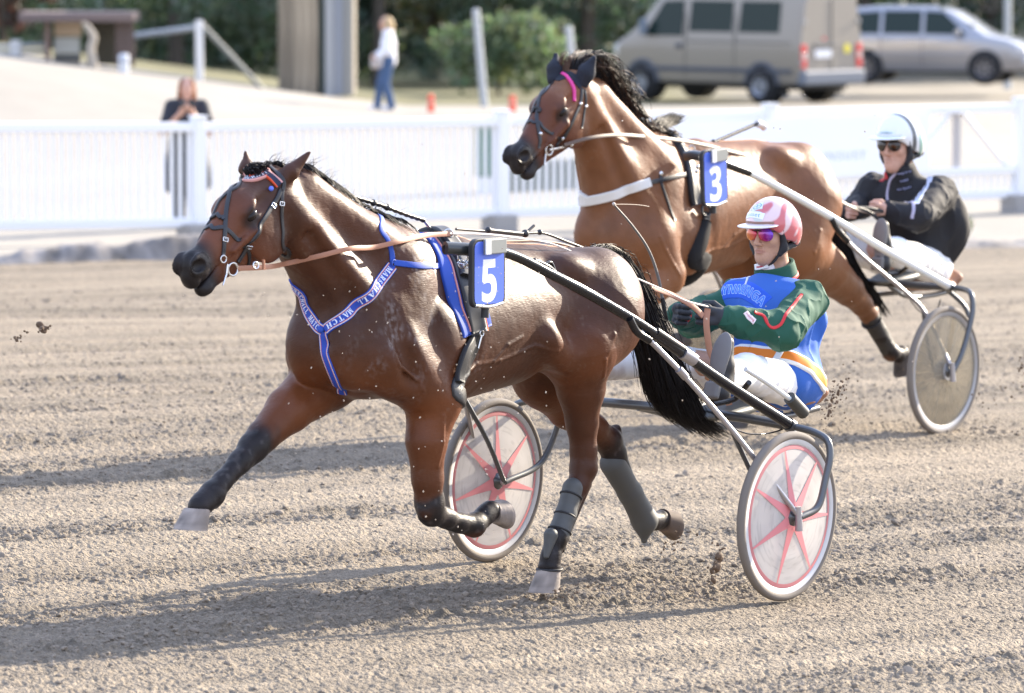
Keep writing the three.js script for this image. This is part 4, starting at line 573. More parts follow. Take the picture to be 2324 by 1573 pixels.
  const bitC = hp(560, 1160), bn = gradOf(F, bitC); bitC.addScaledVector(bn, 0.012); H1.bit = bitC;
  mesh('bit', [torus(bitC, 0.024, 0.0042, V(0.15, 0, -1)), rod(hp(512, 1110).addScaledVector(bn, 0.012), hp(500, 1200).addScaledVector(bn, 0.012), 0.006, 8), rod(hp(500, 1200).addScaledVector(bn, 0.012), A1(...headPx(488, 1325), 0.055), 0.0045, 8, 0.003)], M.metal, br);
  mesh('ring', [torus(hp(478, 1065).addScaledVector(bn, 0.008), 0.0135, 0.003, V(0.2, 0, -1))], M.metal, br);
  mesh('stud', [ball(hp(940, 395).add(V(0, 0, -0.006)), 0.010, 12)], std(lin(0.12, 0.2, 0.8), 0.25), br);
  // overcheck, braided from the poll to the saddle
  const oc = [[640, 375], [668, 396], [740, 424], [800, 446], [866, 466], [925, 488], [962, 500]].map(([x, y]) => A1(x, y, 0.0));
  mesh('overcheck', [tube(oc, t => 0.009 + 0.0018 * Math.sin(t * 160), 8, 160), ...[0.45, 0.62, 0.7].map(t => ball(new THREE.CatmullRomCurve3(oc).getPoint(t), 0.014, 8))], M.leather, R);
  // breast collar
  const bc = new THREE.Group(); bc.name = 'breast_collar'; R.add(bc); const bs = (n, pts, w, th, m, o) => mesh(n, strap(F, pts, w, th, o), m, bc);
  const letter = (txt, flip) => canvasTex(1024, 112, (c, W, Hh) => { c.fillStyle = '#2346a8'; c.fillRect(0, 0, W, Hh); for (const y of [8, Hh - 22]) { c.fillStyle = '#d8d0cf'; c.fillRect(0, y, W, 14); c.fillStyle = '#c9543c'; c.fillRect(0, y + (y < 50 ? 8 : 0), W, 6); } c.fillStyle = '#e9ecf4'; c.font = 'bold 74px serif'; c.textAlign = 'center'; c.textBaseline = 'middle'; c.save(); c.translate(W / 2, Hh / 2 + 2); if (flip) c.scale(-1, -1); [...txt].forEach((ch, i) => c.fillText(ch, (i + 0.5 - txt.length / 2) * W * 0.94 / txt.length, 0)); c.restore(); });
  const rb = [[1415, 785], [1330, 895], [1230, 1000], [1110, 1105], [1000, 1180]].map(a => np(...a));
  bs('chest_band', rb, 0.046, 0.006, std('#ffffff', 0.7, { map: letter('MARSCHALL MATCH') }), { seg: 60 });
  const jn = np(985, 1185); bs('chest_band', [jn, ...[[955, 1165], [905, 1095], [872, 1030], [850, 965]].map(a => np(...a)), onto(F, np(850, 965).add(V(-0.05, 0.08, 0.03)))], 0.046, 0.006, std('#ffffff', 0.7, { map: letter('MARSCHALL MATCH', true) }), { seg: 60 });
  bs('front_strap', [[987, 1195], [995, 1290], [1020, 1400], [1060, 1500], [1105, 1575]].map(a => np(...a)), 0.040, 0.006, std('#ffffff', 0.7, { map: letter('') }));
  bs('neck_strap', [onto(F, Lc(1.72, 1.62, -0.02)), ...[[1345, 560], [1385, 620], [1410, 700], [1418, 770]].map(a => np(...a))], 0.022, 0.006, M.blueWeb);
  bs('side_strap', [[1425, 765], [1500, 775], [1600, 785], [1700, 785], [1805, 780]].map(a => np(...a)), 0.024, 0.006, M.blueWeb);
  mesh('collar_joint', [torus(np(1418, 768).add(V(0, 0, -0.006)), 0.013, 0.003, V(0, 0, 1)), ball(np(975, 1180), 0.016, 10)], M.blueWeb, bc);
  // saddle and girth
  const sd = new THREE.Group(); sd.name = 'saddle'; R.add(sd); const ss = (n, pts, w, th, m, o) => mesh(n, strap(F, pts, w, th, o), m, sd);
  const top = onto(F, Lc(1.37, 1.6, 0)), pad = [[1075, 752], [1066, 700], [1052, 640], [1030, 590], [1000, 550]].map(a => H1.hit(...a));
  ss('saddle_pad', [...pad, top, ...pad.slice().reverse().map(mir)], 0.20, 0.014, M.blueWeb, { seg: 110, prof: [[-0.5, 0], [-0.5, 0.6], [-0.47, 1], [-0.3, 1.05], [0, 1], [0.3, 1.05], [0.47, 1], [0.5, 0.6], [0.5, 0]] });
  const edge = (off, n, m, w, h) => ss(n, [...pad, top, ...pad.slice().reverse().map(mir)].map(p => p.clone().add(V(off, 0, 0))), w, h, m, { seg: 110, off: 0.012 });
  ss('saddle_panel', [...pad, top, ...pad.slice().reverse().map(mir)].map(p => p.clone().add(V(-0.006, 0, 0))), 0.088, 0.012, M.leather, { seg: 110, off: 0.013 });
  edge(0.050, 'piping', M.pinkPipe, 0.007, 0.006); edge(-0.056, 'piping', M.whitePipe, 0.007, 0.006); edge(-0.064, 'piping', M.orange, 0.006, 0.005);
  ss('saddle_tree', [...pad.slice(2), top, ...pad.slice(2).reverse().map(mir)].map(p => p.clone().add(V(-0.018, 0, 0))), t => 0.10 - 0.03 * Math.sin(t * Math.PI), 0.03, M.leather, { seg: 80, off: 0.014 });
  const gt = [[1082, 700], [1078, 760], [1065, 810], [1050, 850], [1036, 885]].map(a => H1.hit(...a)), gb = onto(F, Lc(1.42, 0.86, 0));
  ss('girth', [...gt, gb, ...gt.slice().reverse().map(mir)], 0.07, 0.010, M.leather, { seg: 110 });
  mesh('girth_keeper', strap(F, [[1068, 772], [1052, 800], [1040, 835], [1036, 870]].map(a => H1.hit(...a)), 0.045, 0.016, { off: 0.01 }), M.rubber, sd);
  mesh('girth_ring', [torus(H1.hit(1084, 756).add(V(0, 0, -0.02)), 0.012, 0.003, V(0, 0, 1)), rod(H1.hit(1084, 760).add(V(0, 0, -0.02)), H1.hit(1076, 790).add(V(0, 0, -0.02)), 0.005)], M.metal, sd);
  H1.terret = A1(1018, 531, 0.08); mesh('terret', [torus(H1.terret, 0.018, 0.0035, V(0.7, 0, -0.7)), rod(H1.terret.clone().add(V(0, -0.018, 0)), onto(F, H1.terret), 0.005)], M.metal, sd);
  const tm = H1.terret.clone(); tm.z *= -1; mesh('terret', [torus(tm, 0.018, 0.0035, V(0.7, 0, 0.7)), rod(tm.clone().add(V(0, -0.018, 0)), onto(F, tm), 0.005)], M.metal, sd);
  mesh('check_hook', [rod(A1(962, 500, 0), onto(F, Lc(1.36, 1.55, 0)), 0.006)], M.metal, sd);
  const rr = A1(1070, 605, 0.40); mesh('clip', [torus(A1(1048, 600, 0.36), 0.016, 0.003, V(0.3, 0.4, -1)), torus(A1(1058, 602, 0.37), 0.012, 0.003, V(0.8, 0.2, -0.4)), torus(A1(1050, 584, 0.36), 0.02, 0.0035, V(0.5, 0, -0.8)), ball(A1(1062, 598, 0.38), 0.010), ball(A1(1054, 603, 0.38), 0.008), rod(A1(1038, 597, 0.32), A1(1064, 603, 0.38), 0.004)], M.metal, sd);
  mesh('back_strap', strap(F, [[1035, 540], [1090, 542], [1170, 548], [1240, 556], [1310, 566]].map(([x, y]) => onto(F, A1(x, y, 0.0).add(V(0, 0.05, 0)))), 0.02, 0.005), M.tan, sd);
  mesh('check_line', [tube([A1(1035, 520, 0.0), A1(1090, 524, 0.0), A1(1180, 530, 0), A1(1232, 529, 0), A1(1285, 548, 0.0), A1(1332, 566, 0.0)], 0.006, 6, 40), ball(A1(1108, 522, 0), 0.014, 8), ball(A1(1192, 530, 0), 0.017, 8), ball(A1(1225, 527, 0), 0.012, 8), rod(A1(1192, 530, 0), A1(1212, 512, 0), 0.006), rod(A1(1110, 523, 0), A1(1185, 531, 0), 0.010)], M.leather, sd);
  plate(sd, '5', A1(1101, 618, 0.455), 0.205, 0.262);
  // forelock, mane and tail
  const rn = rngOf(11), hair = []; const crest = [[2.42, 1.85], [2.30, 1.85], [2.15, 1.80], [2.03, 1.745], [1.84, 1.668], [1.62, 1.585]].map(([f, y]) => V(f, y, 0)), cc = new THREE.CatmullRomCurve3(crest);
  for (let i = 0; i < 520; i++) { // short mane lying down both sides of the crest, in tufts, with a few loose hairs
    const t = 0.04 + 0.96 * rn(), c0 = cc.getPoint(t), side = rn() < 0.5 ? -1 : 1, tuft = smooth(-0.15, 0.35, noise(t * 26, 3.1)), l = (0.035 + 0.055 * rn()) * (0.45 + 0.55 * tuft) * (0.5 + 0.7 * smooth(0.15, 0.6, t)), p = onto(F, c0.clone().add(V(0, 0, side * 0.008)), -0.004), lean = -0.3 - 0.5 * rn(), pts = [p, p.clone().add(V(lean * 0.012, 0.012 + 0.010 * rn(), side * 0.008))];
    for (const k of [0.45, 0.8, 1]) pts.push(onto(F, c0.clone().add(V(lean * l * k, -l * k * 0.75, side * (0.015 + l * k * 0.6))), 0.004 + 0.010 * (1 - k) + 0.006 * rn())); hair.push({ pts, r: 0.0026, seg: 6 }); }
  for (let i = 0; i < 90; i++) { const t = rn(), p = onto(F, cc.getPoint(t), -0.004), l = 0.03 + 0.05 * rn(); hair.push({ pts: [p, p.clone().add(V(-l * 0.3, l * 0.45, (rn() - 0.5) * 0.02)), p.clone().add(V(-l * (0.7 + 0.5 * rn()), l * (0.5 + 0.4 * rn()), (rn() - 0.5) * 0.05))], r: 0.0012, seg: 5 }); }
  for (let i = 0; i < 120; i++) { const p = onto(F, H(0.02 + 0.05 * rn(), 0.03, (rn() - 0.5) * 0.07)), a = rn() * 6.28, r = 0.018 + 0.014 * rn(); hair.push({ pts: [p, p.clone().add(V(Math.cos(a) * r * 0.6, 0.028, Math.sin(a) * r)), p.clone().add(V(Math.cos(a + 0.8) * r - 0.015, 0.035 - 0.015 * rn(), Math.sin(a + 0.8) * r)), p.clone().add(V(Math.cos(a + 1.6) * r - 0.035, 0.022, Math.sin(a + 1.6) * r))], r: 0.003, seg: 6 }); }
  mesh('mane', strands(hair), M.blackHair, R);
  const path = [A1(1338, 566, 0), A1(1362, 560, 0), A1(1392, 568, 0.01), A1(1425, 605, 0.02), A1(1450, 665, 0.03), A1(1472, 740, 0.05), A1(1498, 820, 0.07), A1(1520, 885, 0.08), A1(1540, 932, 0.08), A1(1585, 966, 0.07)], tc = new THREE.CatmullRomCurve3(path), tail = [];
  for (let i = 0; i < 1500; i++) { const t0 = Math.pow(rn(), 1.4) * 0.5, t1 = Math.min(1, t0 + 0.5 + 0.6 * rn()), a = rn() * 6.28, rad = Math.sqrt(rn()), pts = [], sp = rn();
    for (let q = 0; q <= 7; q++) { const t = lerp(t0, t1, q / 7), p = tc.getPoint(t), w = (0.014 + 0.045 * smooth(0, 0.2, t) + 0.075 * smooth(0.3, 0.8, t)) * rad * (0.4 + 0.6 * q / 7), wob = 0.02 * (q / 7) * noise(i * 3.3, q * 0.9); pts.push(p.add(V(Math.cos(a) * w * 0.9 + wob, (Math.sin(a) * w * 0.4) + (q / 7) * 0.025 * (sp - 0.5), Math.sin(a) * w * 1.1 + wob))); }
    tail.push({ pts, r: 0.0036, seg: 12 }); }
  for (let i = 0; i < 160; i++) { const t = rn(), p = tc.getPoint(t), a = rn() * 6.28, w = 0.03 + 0.07 * smooth(0.1, 0.7, t), q = p.clone().add(V(Math.cos(a) * w, Math.abs(Math.sin(a)) * w * 0.5, Math.sin(a) * w)), e = tc.getPoint(Math.min(1, t + 0.25)); tail.push({ pts: [p, q, q.clone().lerp(e, 0.6).add(V((rn() - 0.6) * 0.10, (rn() - 0.4) * 0.06, (rn() - 0.5) * 0.10)), e.clone().add(V((rn() - 0.6) * 0.16, (rn() - 0.3) * 0.08, (rn() - 0.5) * 0.14))], r: 0.0016, seg: 8 }); }
  mesh('tail', strands(tail), M.blackHair, R);
}
// ---------------------------------------------------------------- horse three, behind
const horse2 = makeHorse(H2, 'horse', 'lighter bay trotter behind with raised head, black ear covers and number three plate', 0.010);
{
  const R = horse2, F = H2.F, hp = (x, y) => H2.hit(...h2Px(x, y)), mir = H2.mir, H = (u, v, s = 0) => H2.H(u, v, s);
  for (const [c, d, t] of [[Lc(2.51, 0.41, 0.18), V(0.3, -1, 0), V(1, 0.3, 0)], [Lc(1.19, 0.51, -0.18), V(-0.6, 0.8, 0), V(-0.8, -0.6, 0)], [A2(2047, 806, 0.13), V(-0.55, -0.85, 0), V(0.85, -0.55, 0)], [Lc(0.61, 0.10, -0.14), V(0.3, -1, 0), V(1, 0.3, 0)]]) mesh('hoof', hoofGeo(c, d, 0.058, 0.08, t), std(lin(0.09, 0.075, 0.065), 0.75, { vertexColors: true }), R);
  const br = new THREE.Group(); br.name = 'bridle'; R.add(br); const st = (name, pts, w, th = 0.006, m = M.leather, o = {}) => mesh(name, strap(F, pts, w, th, o), m, br);
  const ck = [[360, 225], [315, 310], [288, 400], [280, 480], [292, 560], [300, 620], [292, 665]].map(a => hp(...a)); st('cheek_strap', ck, 0.020); st('cheek_strap', [hp(360, 225), ...[[0.18, 0.06, 0.0], [0.27, 0.03, -0.035], [0.40, -0.02, -0.06]].map(a => onto(F, H(...a)))], 0.016);
  const nb = [...[[430, 610], [370, 575], [320, 540], [290, 500]].map(a => hp(...a)), onto(F, H(0.375, 0.03, 0.035))]; st('noseband', [...nb, onto(F, H(0.37, 0.05, 0)), ...nb.slice().reverse().map(mir)], 0.016, 0.007, M.leather, { seg: 60 });
  st('noseband', [hp(285, 440), onto(F, H(0.31, 0.04, 0.04)), onto(F, H(0.30, 0.06, 0)), onto(F, H(0.31, 0.04, -0.04)), mir(hp(285, 440))], 0.016, 0.012, M.rubber);
  const jw = [[560, 290], [548, 390], [510, 480], [470, 560], [435, 610], [400, 650]].map(a => hp(...a)); st('jaw_strap', jw, 0.020); st('throat_lash', [[575, 300], [582, 390], [570, 470], [558, 540]].map(a => hp(...a)), 0.014);
  const bb = [[512, 375], [510, 320], [495, 265], [470, 228], [440, 205]].map(a => hp(...a)); st('browband', [...bb], 0.016, 0.012, M.pink, { seg: 60 });
  st('brow_cover', [hp(560, 280), hp(520, 235), hp(470, 205), hp(400, 190), onto(F, H(0.06, 0.04, 0)), mir(hp(470, 205)), mir(hp(520, 235))], 0.05, 0.005, M.cloth, { seg: 50 });
  for (const [x, y] of [[300, 575], [440, 600], [545, 390], [580, 405], [492, 640]]) { const p = hp(x, y); mesh('buckle', ball(p.clone().addScaledVector(gradOf(F, p), 0.006), 0.011, 8), M.metal, br); }
  H2.bit = hp(345, 675).add(V(0, 0, -0.012)); mesh('bit', [torus(H2.bit, 0.026, 0.0055, V(0.1, 0, -1)), rod(H2.bit, hp(435, 655).add(V(0, 0, -0.014)), 0.008), rod(hp(325, 700).add(V(0, 0, -0.01)), A2(...h2Px(328, 770), 0.06), 0.005)], std(lin(0.6, 0.58, 0.55), 0.3, { metalness: 0.9 }), br);
  for (const [p, t] of H2.ears) { const d = t.clone().sub(p), s = Math.sign(p.z); mesh('ear_cover', skin([cone(p.clone().addScaledVector(d, -0.05), p.clone().addScaledVector(d, 0.4), 0.040, 0.042, { k: 0.02 }), cone(p.clone().addScaledVector(d, 0.4), p.clone().addScaledVector(d, 1.03), 0.042, 0.013, { k: 0.02 })], 0.007, null, folds(0.003, 20, 20)), M.cloth, br); }
  // harness
  const hn = new THREE.Group(); hn.name = 'harness'; R.add(hn); const hs = (n, pts, w, th, m, o) => mesh(n, strap(F, pts, w, th, o), m, hn);
  const wb = [[975, 878], [900, 902], [800, 938], [700, 970], [620, 988], [555, 992]].map(a => hp(...a)); hs('breast_strap', [...wb, onto(F, Lc(2.2, 1.33, -0.06)), onto(F, Lc(2.12, 1.36, -0.16))], 0.050, 0.016, M.whiteFoam, { seg: 70 });
  hs('side_strap', [[970, 880], [1050, 862], [1130, 842], [1200, 828], [1270, 815]].map(a => hp(...a)), 0.024, 0.008, M.leather); hs('neck_strap', [[1045, 815], [1052, 880], [1078, 960], [1105, 1040], [1135, 1115]].map(a => hp(...a)), 0.018, 0.006, M.leather); mesh('ring', ball(hp(1048, 822), 0.014, 8), M.metal, hn);
  const sd = [[1262, 1020], [1245, 960], [1232, 880], [1218, 780], [1185, 700], [1150, 640]].map(a => hp(...a)), top = onto(F, Lc(1.42, 1.75, 0)); hs('saddle_tree', [...sd, top, ...sd.slice().reverse().map(mir)], 0.085, 0.026, M.leather, { seg: 90 }); hs('saddle_edge', [...sd, top].map(p => p.clone().add(V(0.03, 0, 0))), 0.02, 0.03, M.rubber, { seg: 60 });
  const gt = [...[[1322, 1120], [1310, 1180], [1285, 1270], [1255, 1350]].map(a => hp(...a)), onto(F, Lc(1.47, 0.97, 0.27)), onto(F, Lc(1.47, 0.88, 0.15))], gb = onto(F, Lc(1.46, 0.8, 0)); hs('girth', [...gt, gb, ...gt.slice(2).reverse().map(mir)], t => t < 0.5 ? lerp(0.055, 0.10, smooth(0, 0.12, t)) : 0.1, 0.035, M.fleece, { seg: 110, prof: [[-0.5, 0], [-0.46, 0.6], [-0.25, 1], [0.25, 1], [0.46, 0.6], [0.5, 0]] });
  hs('girth', [[1330, 1060], [1325, 1120]].map(a => hp(...a)), 0.045, 0.014, M.leather); mesh('girth_loop', torus(hp(1310, 1050).add(V(0, 0, -0.02)), 0.03, 0.007, V(0.2, 0.2, -1)), M.leather, hn);
  H2.terret = A2(...h2Px(1240, 668), 0.1); mesh('terret', [torus(H2.terret, 0.016, 0.004, V(0.7, 0, -0.7)), ball(A2(...h2Px(1275, 780), 0.3), 0.012, 8), ball(A2(...h2Px(1268, 808), 0.3), 0.012, 8)], M.metal, hn);
  mesh('saddle_pommel', [tube([A2(...h2Px(1205, 712), 0.22), A2(...h2Px(1250, 708), 0.27), A2(...h2Px(1300, 716), 0.32)], 0.027, 10, 12)], phys(lin(0.05, 0.055, 0.055), 0.3, { clearcoat: 0.7 }), hn);
  const oc = [[560, 255], [640, 320], [760, 420], [860, 480], [960, 530], [1060, 580], [1150, 640]].map(a => A2(...h2Px(...a), 0.0)); mesh('overcheck', tube(oc, 0.008, 8, 60), M.leather, hn);
  const p0 = A2(...h2Px(1375, 628), 0.0), p1 = A2(...h2Px(1645, 512), 0.0), p2 = A2(...h2Px(1690, 535), 0.0); mesh('check_rod', rod(p0, p1, 0.0095, 10), M.leather, hn); mesh('rod_tip', [tube([p1, p1.clone().lerp(p2, 0.6).add(V(0, 0.006, 0)), p2], 0.021, 10, 10)], std(lin(0.74, 0.74, 0.72), 0.5), hn); mesh('rod_clamp', [ball(p0, 0.016, 8), rod(p0, A2(...h2Px(1290, 640), 0.0), 0.009)], M.rubber, hn);
  mesh('back_strap', strap(F, [[1400, 640], [1500, 640], [1600, 620], [1700, 610]].map(([x, y]) => onto(F, A2(...h2Px(x, y), 0).add(V(0, 0.03, 0)))), 0.02, 0.006), M.tan, hn);
  const pl = plate(hn, '3', A2(...h2Px(1368, 842), 0.455), 0.215, 0.285, 0.06);
  mesh('hind_boot', skin([cone(A2(1972, 716, 0.135), A2(2015, 790, 0.13), 0.052, 0.045, { k: 0.02 })], 0.008, null, folds(0.002, 30, 30)), std(lin(0.03, 0.028, 0.028), 0.6), R);
  mesh('boot_strap', [torus(A2(1978, 728, 0.135), 0.055, 0.006, A2(1972, 716, 0.135).sub(A2(2015, 790, 0.13)))], M.rubber, R);
  // mane flying back, forelock, tail
  const rn = rngOf(31), hair = [], hair2 = [], cc = new THREE.CatmullRomCurve3([[2.36, 2.02], [2.22, 1.98], [2.10, 1.92], [1.95, 1.83], [1.80, 1.755], [1.52, 1.68]].map(([f, y]) => V(f, y, 0)));
  for (let i = 0; i < 1500; i++) { const t = Math.pow(rn(), 1.7), p = onto(F, cc.getPoint(t).add(V(0, 0, (rn() - 0.5) * 0.04))), l = lerp(0.36, 0.10, Math.pow(t, 0.7)) * (0.5 + 0.6 * rn()), up = lerp(0.10, 0.03, t) * (0.3 + 0.9 * rn()), cl = noise(t * 16, 2.2), zz = (rn() - 0.35) * 0.14; p.y -= 0.012;
    const wi = 0.03 * noise(i * 1.7, 4.4), tip = rn(); (tip > 0.72 ? hair2 : hair).push({ pts: [p, p.clone().add(V(-l * 0.22, up * 0.62, zz * 0.4)), p.clone().add(V(-l * 0.62, up * (0.75 + 0.3 * cl), zz)), p.clone().add(V(-l, up * (0.45 + 0.55 * cl) - 0.14 * rn() * l / 0.3, zz * 1.4 + wi)), p.clone().add(V(-l * 1.18, up * 0.1 + 0.03 * cl - 0.22 * rn() * l / 0.3 + wi, zz * 1.6 + 0.02))], r: 0.0036, seg: 8 }); }
  mesh('mane', strands(hair), M.blackHair, R); mesh('mane_ends', strands(hair2), M.brownHair, R);
  const tuft = []; for (let i = 0; i < 160; i++) { const p = onto(F, V(1.55 + 0.14 * rn(), 1.72, (rn() - 0.5) * 0.05)); tuft.push({ pts: [p, p.clone().add(V(-0.07, 0.03 + 0.02 * rn(), 0)), p.clone().add(V(-0.16, 0.05 + 0.03 * (rn() - 0.5), 0.02)), p.clone().add(V(-0.24 - 0.06 * rn(), 0.075 + 0.02 * (rn() - 0.5), 0.03))], r: 0.0036, seg: 6 }); } mesh('mane', strands(tuft), M.blackHair, R);
  const fl = []; for (let i = 0; i < 60; i++) { const p = onto(F, H(0.01, 0.03, (rn() - 0.5) * 0.06)); fl.push({ pts: [p, p.clone().add(V(-0.01, 0.05 + 0.03 * rn(), (rn() - 0.5) * 0.04)), p.clone().add(V(-0.05 - 0.03 * rn(), 0.09 + 0.03 * (rn() - 0.5), (rn() - 0.5) * 0.05))], r: 0.002, seg: 5 }); } mesh('forelock', strands(fl), M.brownHair, R);
  const path = [A2(1842, 398, 0), A2(1860, 420, 0), A2(1885, 470, 0.02), A2(1903, 540, 0.03), A2(1925, 610, 0.04), A2(1960, 660, 0.05), A2(1985, 705, 0.04)], tc = new THREE.CatmullRomCurve3(path), tail = [];
  for (let i = 0; i < 900; i++) { const t0 = Math.pow(rn(), 1.4) * 0.5, t1 = Math.min(1, t0 + 0.45 + 0.35 * rn()), a = rn() * 6.28, rad = Math.sqrt(rn()), pts = []; for (let q = 0; q <= 6; q++) { const t = lerp(t0, t1, q / 6), p = tc.getPoint(t), w = (0.012 + 0.035 * smooth(0, 0.3, t) + 0.05 * smooth(0.3, 0.8, t)) * rad * (0.35 + 0.65 * q / 6); pts.push(p.add(V(Math.cos(a) * w, Math.sin(a) * w * 0.4, Math.sin(a) * w + 0.01 * noise(i, q)))); } tail.push({ pts, r: 0.004, seg: 10 }); }
  mesh('tail', strands(tail), M.blackHair, R);
}
// ---------------------------------------------------------------- the racing carts
function wheelGeo(R) { // parts about the origin, axle along z; returns a list
  const hub = 0.034, rim = R - 0.022, L = (pts, n = 72) => { const g = new THREE.LatheGeometry(pts.map(([a, b]) => new THREE.Vector2(a, b)), n); g.rotateX(Math.PI / 2); return g; };
  return { tyre: new THREE.TorusGeometry(R - 0.0185, 0.0185, 14, 80), rim: L([[rim - 0.004, -0.013], [rim - 0.030, -0.0125], [rim - 0.034, 0], [rim - 0.030, 0.0125], [rim - 0.004, 0.013], [rim, 0], [rim - 0.004, -0.013]]),
    disc: s => L([[hub, s * 0.030], [R * 0.45, s * 0.019], [rim - 0.032, s * 0.0085]]), ring: s => L([[rim - 0.050, s * 0.0112], [rim - 0.036, s * 0.0102], [rim - 0.033, s * 0.0085]]),
    hub: L([[0.0, -0.052], [0.014, -0.052], [0.016, -0.036], [0.036, -0.032], [0.038, 0], [0.036, 0.032], [0.016, 0.036], [0.014, 0.052], [0, 0.052]], 28) };
}
function star(R, n, s, phase) { const P = [], I = [], rim = R - 0.072, zOf = r => s * (0.0325 - (r - 0.034) / (R * 0.45 - 0.034) * 0.011) * 1 + (r > R * 0.45 ? s * ((r - R * 0.45) / (R * 0.4) * -0.0045) * 0 : 0);
  const z2 = r => r < R * 0.45 ? s * (0.0325 + (r - 0.034) / (R * 0.45 - 0.034) * (0.0215 - 0.0325)) : s * (0.0215 + (r - R * 0.45) / (R - 0.054 - R * 0.45) * (0.0115 - 0.0215));
  for (let k = 0; k < n; k++) { const a = phase + k / n * 6.2832, m = 10; for (let i = 0; i <= m; i++) { const r = lerp(0.036, rim, i / m), h = lerp(0.030, 0.004, Math.pow(i / m, 0.6)); for (const e of [-1, 1]) P.push(Math.cos(a) * r - Math.sin(a) * h * e, Math.sin(a) * r + Math.cos(a) * h * e, z2(r)); if (i) { const o = P.length / 3 - 4; I.push(o, o + 2, o + 1, o + 1, o + 2, o + 3); } } }
  const g = new THREE.BufferGeometry(); g.setAttribute('position', new THREE.Float32BufferAttribute(P, 3)); g.setIndex(I); g.computeVertexNormals(); return g; }
const discGrime = dataTex(256, (u, v) => { const k = 0.90 + 0.10 * pn(u * 6, v * 6, 6, 3) - 0.10 * Math.max(0, pn(u * 30, v * 30, 30, 4) - 0.62) * 2; return [k, k * 0.985, k * 0.96]; }, true);
const SM = { black: phys(lin(0.010, 0.010, 0.012), 0.25, { specularIntensity: 0.5, clearcoat: 0.35, clearcoatRoughness: 0.06 }), grey: phys(lin(0.10, 0.105, 0.11), 0.35, { metalness: 0.55, clearcoat: 0.4, clearcoatRoughness: 0.2 }), silver: std(lin(0.42, 0.41, 0.43), 0.32, { metalness: 0.75 }), white: phys(lin(0.74, 0.76, 0.74), 0.3, { clearcoat: 0.6 }),
  tyre: std(lin(0.19, 0.165, 0.14), 0.85, { bumpMap: hairTex, bumpScale: 0.0008 }), rimWhite: std(lin(0.62, 0.62, 0.62), 0.4), rimGrey: std(lin(0.36, 0.36, 0.37), 0.4, { metalness: 0.3 }),
  milky: new THREE.MeshPhysicalMaterial({ color: lin(0.92, 0.91, 0.92), map: discGrime, roughness: 0.6, transmission: 0.5, thickness: 0, side: THREE.DoubleSide }), grimy: new THREE.MeshPhysicalMaterial({ color: lin(0.66, 0.63, 0.55), map: discGrime, roughness: 0.25, transmission: 0.78, thickness: 0, side: THREE.DoubleSide }),
  red: std(lin(0.70, 0.24, 0.26), 0.5, { side: THREE.DoubleSide }), ringRed: std(lin(0.55, 0.20, 0.21), 0.5), seat: std(lin(0.30, 0.15, 0.09), 0.6), sheet: std(lin(0.12, 0.125, 0.12), 0.5) };
